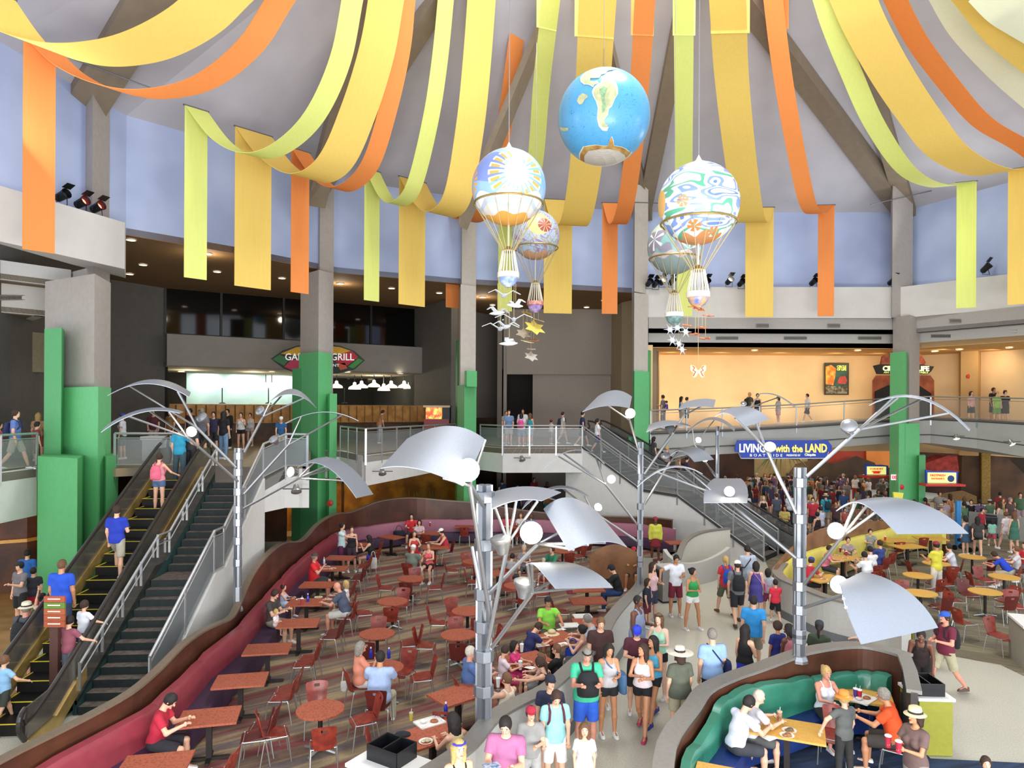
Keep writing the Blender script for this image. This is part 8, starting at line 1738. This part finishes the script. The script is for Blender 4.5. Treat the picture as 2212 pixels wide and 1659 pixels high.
def bottle(px, py, z, lab, col='1c2fa8'):
    c = Z(px, py, z); t = thing('bottle', lab, 'bottle', tuple(c)); m = MB(); m.lathe([(.034, 0), (.036, .02), (.036, .13), (.015, .18), (.014, .2)], c, 14); m.build('flask', M(col, .15, coat=.5, var=.1), t, smooth=True); m = MB(); m.lathe([(.017, .198), (.017, .225), (.004, .226)], c, 12); m.build('cap', M('dfe3ea', .3), t)
def paper(px, py, z, rz, lab, s=(.3, .21)):
    c = Z(px, py, z); m = MB(); m.box(c + ZV * .003, (*s, .004), R(rz)); tag(m.build('paper_sheet', M('ece9e4', .7, var=.04)), lab, 'paper')
TZ = .745
bottle(801, 1421, TZ, 'cobalt bottle left of the man in pale blue'); bottle(840, 1422, TZ, 'cobalt bottle right of the man in pale blue'); bottle(665, 1300, TZ, 'cobalt bottle on the table of the bald man'); bottle(963, 1545, TZ + .0, 'bottle with blue cap behind the dark haired woman'); bottle(700, 1218, TZ, 'white bottle in front of the man in red cap', 'd8d8dc')
cup(652, 1306, TZ, 'small red glass by the blue bottle', '#a83a3c'); cup(921, 1133, TZ, 'leftmost red cup on the far red table', '#b83a48'); cup(929, 1137, TZ, 'middle red cup on the far red table', '#b83a48'); cup(933, 1131, TZ, 'tall red cup right on the far red table', '#b83a48')
cup(1127, 1408, TZ, 'white cup behind the coloring girls', '#e8e6e2'); cup(1124, 1446, TZ, 'white cup in the middle of the coloring table', '#e8e6e2'); cup(1076, 1484, TZ, 'white cup beside the near lamp post', '#e8e6e2'); cup(1348, 1206, TZ, 'white cup at the divider table', '#e8e6e2')
cup(1684, 1558, TZ, 'tall brown drink on the yellow booth table', '#a87860', '#c9a890'); cup(1848, 1507, TZ, 'purple drink among the booth plates', '#5a3a8c'); cup(1857, 1510, TZ, 'red drink among the booth plates', '#c22438'); cup(1815, 1193, TZ, 'red cup on the table of the woman in pink', '#b83038'); cup(1828, 1201, TZ, 'second red cup on the table of the woman in pink', '#b83038'); cup(1912, 1168, TZ, 'red cup beyond the navy tee man', '#b83038')
cup(888, 1556, TZ, 'yellow can on the tray table', '#c9b43a', '#b8b090', .12, .033)
plate_(1700, 1590, TZ, 'plate nearest the middle of the yellow booth table', '9a6a4a'); plate_(1705, 1579, TZ, 'plate behind the first one in the booth', '6a5a4a'); plate_(1835, 1507, TZ, 'white plate near the woman in white tank', 'b89a7a'); plate_(920, 1603, TZ, 'cream plate with a fork on the tray table', 'd9cfa8'); plate_(1186, 1376, TZ, 'small white bowl by the straw hat', None, .06)
for i, (px, py) in enumerate(((1795, 1262), (1812, 1268), (1830, 1275), (1848, 1280), (1780, 1252), (1806, 1256), (1826, 1262))): plate_(px, py, TZ, 'used white plate ' + ['left of the heap', 'in the middle front of the heap', 'right front of the heap', 'at the far right of the heap', 'by the post', 'behind the middle of the heap', 'behind the right of the heap'][i], 'b8907a', .11)
for i, (px, py) in enumerate(((1808, 1200), (1826, 1206), (1846, 1213), (1800, 1190))): plate_(px, py, TZ, 'plate ' + ['first', 'second', 'third', 'fourth'][i] + ' before the woman in pink tee', 'c9a08a', .1)
plate_(706, 1225, TZ, 'white plate near the man in red cap'); plate_(719, 1229, TZ, 'second white plate near the man in red cap'); plate_(648, 1296, TZ, 'white plate near the baby table edge'); plate_(688, 1291, TZ, 'plate with wrapper before the bald man', 'c9b07a'); plate_(925, 1173, TZ, 'food plate before the coral woman', 'd9c08a')
tray(928, 1562, TZ, 35, 'white tray with sandwich on the table beside the station'); tray(1865, 1512, TZ, 40, 'white food tray on the crowded booth table'); tray(1258, 1332, TZ, 8, 'white tray furthest on the tray table', False); tray(1230, 1352, TZ, 8, 'white tray nearest the lime tee man', False)
for px, py, rz, lab in ((1170, 1393, 25, 'paper sheet under the drawing boy'), (1215, 1392, 30, 'large paper on the near side of the hat table'), (1212, 1360, 40, 'paper sheet behind the straw hat'), (1122, 1418, 20, 'drawing paper of the girl in hot pink'), (1101, 1440, 20, 'small drawing paper by the girl in white'), (1145, 1442, -30, 'paper before the blond child'), (1663, 1594, 30, 'napkin before the man in white tee'), (886, 1592, 20, 'crumpled napkin on the tray table')): paper(px, py, TZ, rz, lab, (.3, .22) if 'large' in lab or 'under' in lab else (.2, .15))
c = Z(1192, 1370, TZ); t = thing('straw_hat', 'pale straw hat lying on the paper table', 'hat', tuple(c)); m = MB(); m.lathe([(.19, .005), (.15, .02), (.095, .03), (.09, .08), (.06, .105), (.004, .1)], c, 24); m.build('hat', M('d8c39a', .8, var=.15, scale=50), t, smooth=True); m = MB(); m.lathe([(.097, .03), (.094, .05), (.09, .05), (.09, .03)], c, 24); m.build('hat_band', M('9a7a4c', .7), t)
c = Z(870, 1590, TZ); m = MB(); m.sphere(c + ZV * .03, (.13, .09, .04), 14, 8); tag(m.build('folded_cloth', M('20222c', .9, var=.3)), 'dark folded cloth on the tray table', 'cloth')
# tote bags and bags on chairs
def floorbag(px, py, z, lab, col, s=(.3, .12, .36)):
    c = Z(px, py, z); t = thing('tote_bag', lab, 'bag', (c.x, c.y, z)); m = MB(); m.ring_loft([[(c.x + s[0] / 2 * k * cos(a), c.y + s[1] / 2 * k * sin(a), z + zz) for a in [2 * PI * i / 14 for i in range(14)]] for k, zz in ((.9, .005), (1, .03), (1, s[2] * .8), (.92, s[2]))]); m.build('pouch', cloth(col), t, smooth=True); m = MB(); m.tube(crom([(c.x - s[0] * .3, c.y, z + s[2]), (c.x - s[0] * .15, c.y, z + s[2] + .2), (c.x + s[0] * .15, c.y, z + s[2] + .2), (c.x + s[0] * .3, c.y, z + s[2])], 4), .012, 6); m.build('handle', cloth(col), t)
floorbag(806, 1228, .25, 'white tote bag hanging by the black haired woman', '#cfcac4', (.28, .12, .38)); floorbag(1235, 1283, .3, 'patterned red and white bag near the divider tables', '#b85a68', (.32, .2, .32)); floorbag(744, 1492, .3, 'small white handbag hanging behind the grey haired woman', '#d8d4cc', (.16, .1, .18)); floorbag(1237, 1430, .35, 'royal blue bag beside the boy in black tee', '#2a48b8', (.34, .2, .3)); floorbag(862, 1148 + 10, .47, 'dark bag on the far maroon bench', '#232436', (.5, .3, .22)); floorbag(1828, 1476, .5, 'black and white backpack on the green booth seat', '#1c1c26', (.3, .2, .36))
def hand(t, info, k): a = info['arms'][k]; p = Vector([float(x) for x in a[2] + a[3] * .1]); return Matrix.Rotation(t.rotation_euler.z, 3, 'Z') @ p + t.location
def cup_at(c, lab, col):
    t = thing('drink_cup', lab, 'cup', tuple(c)); m = MB(); m.lathe([(.034, -.07), (.044, .09)], c, 14); m.build('cup', cloth(col), t, smooth=True); m = MB(); m.lathe([(.048, .088), (.048, .1), (.036, .108), (.004, .108)], c, 14); m.build('lid', M('f2f0ee', .4), t)
cup_at(hand(T_H, I_H, 0), 'red cup with white lid in the left hand of the straw hat person', '#a8203a'); cup_at(hand(T_H, I_H, 1), 'red cup with white lid in the right hand of the straw hat person', '#a8203a')
q = hand(T_M, I_M, 1); m = MB(); m.box(q + Vector((0, -.03, .03)), (.22, .14, .006), R(20)); tag(m.build('park_map', M('5a7aa8', .6, var=.4, scale=20, two='c9cfd8')), 'blue folded map held by the man in purple pink', 'map')
# strollers and wheelchair in the far aisle
def stroller(px, py, rz, lab, col):
    c = Z(px, py, 0); rm = Matrix.Rotation(R(rz), 3, 'Z'); t = thing('stroller', lab, 'stroller', (c.x, c.y, 0)); w_ = lambda x, y, z: Vector((c.x, c.y, 0)) + rm @ Vector((x, y, z))
    m = MB(); m.box(w_(0, 0, .45), (.4, .45, .12), mat=rm); m.box(w_(0, -.2, .7), (.4, .1, .5), mat=rm); m.build('seat', cloth(col), t); m = MB(); m.strip([w_(-.22, -.3, .8), w_(-.22, -.2, 1.05), w_(-.22, .1, 1.05)], [w_(.22, -.3, .8), w_(.22, -.2, 1.05), w_(.22, .1, 1.05)], .03); m.build('canopy', cloth(col), t)
    m = MB(); m.tube([w_(-.22, .3, .1), w_(-.22, -.2, .6), w_(-.22, -.5, 1.0), w_(.22, -.5, 1.0), w_(.22, -.2, .6), w_(.22, .3, .1)], .015, 6); m.build('frame', steel_dk, t)
    for x, y in ((-.24, .3), (.24, .3), (-.24, -.3), (.24, -.3)): m = MB(); m.lathe([(.11, -.02), (.11, .02)], w_(x, y, .115), 14, mat=rm @ Matrix.Rotation(PI / 2, 3, 'Y')); m.build('wheel', black, t)
stroller(2085, 1190, 30, 'black stroller behind the person in white tee', '#1a1b20'); stroller(1700, 1105, -60, 'dark stroller in the aisle near the escalator', '#2a2a30'); stroller(2140, 1160, -30, 'dark stroller among the right aisle walkers', '#26222c')
# ================================================================ the crowd in the far hall (copies with their own clothes)
rnd = random.Random(7); CP = []
def crowdproto(**k):
    t, i = build_person('x', res=.036, fingers=False, **k); return t, i
CPK = [dict(h=1.76, top='#888888', bot='#333333', bt='shorts', hair='k', skin='l'), dict(h=1.66, fem=True, top='#888888', bot='#333333', bt='mini', hair='b', ht='long', skin='l', tt='tank'), dict(h=1.72, pose='walk', top='#888888', bot='#333333', bt='shorts', hair='b', hat='cap', hatc='#999999', skin='t'),
       dict(h=1.62, fem=True, top='#888888', bot='#333333', bt='pants', hair='m', ht='bob', skin='l'), dict(h=1.8, top='#888888', bot='#333333', bt='shorts', hair='g', ht='short', fat=1.2, skin='r', armL='front'), dict(h=1.68, fem=True, top='#888888', bot='#333333', bt='mid', hair='k', ht='pony', skin='t', armR='front'), dict(h=1.35, top='#888888', bot='#333333', bt='shorts', hair='b', skin='l')]
CPR = [crowdproto(**k) for k in CPK]; USEDL = set(); first = {}
NAMES = {'#8c2a2c': 'red', '#2f4a7a': 'blue', '#b8b8bc': 'white', '#33343a': 'black', '#4a6a4c': 'green', '#b0703c': 'orange', '#5a4a6a': 'violet', '#7a7468': 'khaki', '#2f7a8c': 'teal', '#a8949a': 'pale pink', '#4a3a34': 'brown', '#9a9488': 'beige'}
HN = ['short black hair', 'long brown hair', 'a cap', 'a bob of brown hair', 'grey hair', 'a black ponytail', 'a small child build']
def crowd(px, d, k, top, bot, where, head=None, grp='crowd under the blue ride sign'):
    pr, info = CPR[k]; lab = f'{NAMES[top]} top, {NAMES[bot]} bottoms, {HN[k]}, {where}'
    if lab in USEDL: return False
    USEDL.add(lab); u = (px - CX) / FPX; loc = (u * d, d, 0.0); rz = head if head is not None else rnd.uniform(-.6, .6) + (PI if rnd.random() < .3 else 0)
    if k not in first: first[k] = pr; r = pr; r.location = loc; r.rotation_euler = (0, 0, rz); r['label'] = lab; r['group'] = grp
    else: r = dup(pr, loc, rz, lab, grp)
    r['category'] = 'person'
    for ch in r.children:
        nm = ch.name.split('.')[0]; c_ = top if nm in ('shirt', 'dress') else (bot if nm in ('shorts', 'trousers', 'skirt') else None)
        if c_:
            for sl in ch.material_slots: sl.link = 'OBJECT'; sl.material = cloth(c_)
    return True
placed = []
def try_crowd(n, x0, x1, d0, d1, where):
    c_ = 0; tries = 0
    while c_ < n and tries < 4000:
        tries += 1; px, d = rnd.uniform(x0, x1), rnd.uniform(d0, d1); x = (px - CX) / FPX * d
        if any((x - a) ** 2 + (d - b) ** 2 < .36 for a, b in placed): continue
        if crowd(px, d, rnd.randrange(7), rnd.choice(list(NAMES)), rnd.choice(list(NAMES)), where): placed.append((x, d)); c_ += 1
try_crowd(34, 1590, 1720, 38.5, 47, 'crowd below ride sign'); try_crowd(46, 1720, 1925, 37, 47, 'crowd left of green column'); try_crowd(14, 1480, 1590, 37.5, 45, 'crowd behind escalator foot'); try_crowd(12, 1960, 2210, 32.5, 36, 'far hall right side')
try_crowd(8, 1040, 1215, 36, 42, 'beyond dark opening')
PP('blonde woman in teal tank and white shorts in the queue', 1757, 0, 1.66, -10, floor=0, d=35.0, fem=True, top='#4a8a9c', tt='tank', bot='#dcdce0', bt='mini', hair='y', ht='long'); PP('man in pale hat with teal backpack in the queue', 1789, 0, 1.76, 5, floor=0, d=34.6, top='#2f98b4', bot='#a09a88', bt='shorts', hair='b', hat='brim', hatc='#c9b894', bp=('dark teal backpack in the queue', '#1a3440'))
PP('woman in black tank dress near the lamp tree top', 1655, 0, 1.66, 175, floor=0, d=34.4, fem=True, top='#18181c', tt='tank', bot='#18181c', bt='mini', hair='y', ht='short', skin='p', armL='front'); PP('bald man in white shirt under the sail', 1619, 0, 1.76, 200, floor=0, d=34.8, top='#dcdce0', bot='#2a2a30', ht='bald', skin='l'); PP('man in blue grey tee with back turned in the queue', 1683, 0, 1.76, 0, floor=0, d=34.6, top='#4a5260', bot='#55504a', hair='b'); PP('person in white shirt behind the far lamp post arm', 1711, 0, 1.78, 20, floor=0, d=34.9, top='#c4ccd6', bot='#2a2a3a', bt='pants', hair='k')
PP('person in yellow shirt in a wheelchair in the aisle', 1695, 1093, 1.7, 150, pose='sit', top='#c9b868', bot='#33343a', hair='b', skin='t', armL='front', armR='front')
t = thing('wheelchair', 'wheelchair under the person in yellow shirt', 'wheelchair', tuple(Z(1695, 1140, 0))); c = Z(1695, 1093, 1.32); c = Vector((c.x, c.y, 0))
for sx in (-.3, .3):
    m = MB(); m.tube([(c.x + sx, c.y + .3 * cos(a), .31 + .3 * sin(a)) for a in [2 * PI * i / 20 for i in range(21)]], .018, 5); m.build('wheel', black, t)
m = MB(); m.box((c.x, c.y, .42), (.46, .42, .04)); m.box((c.x, c.y + .22, .68), (.46, .04, .4)); m.build('seat', M('1c1c22', .6), t)
# ---------------------------------------------------------------- end
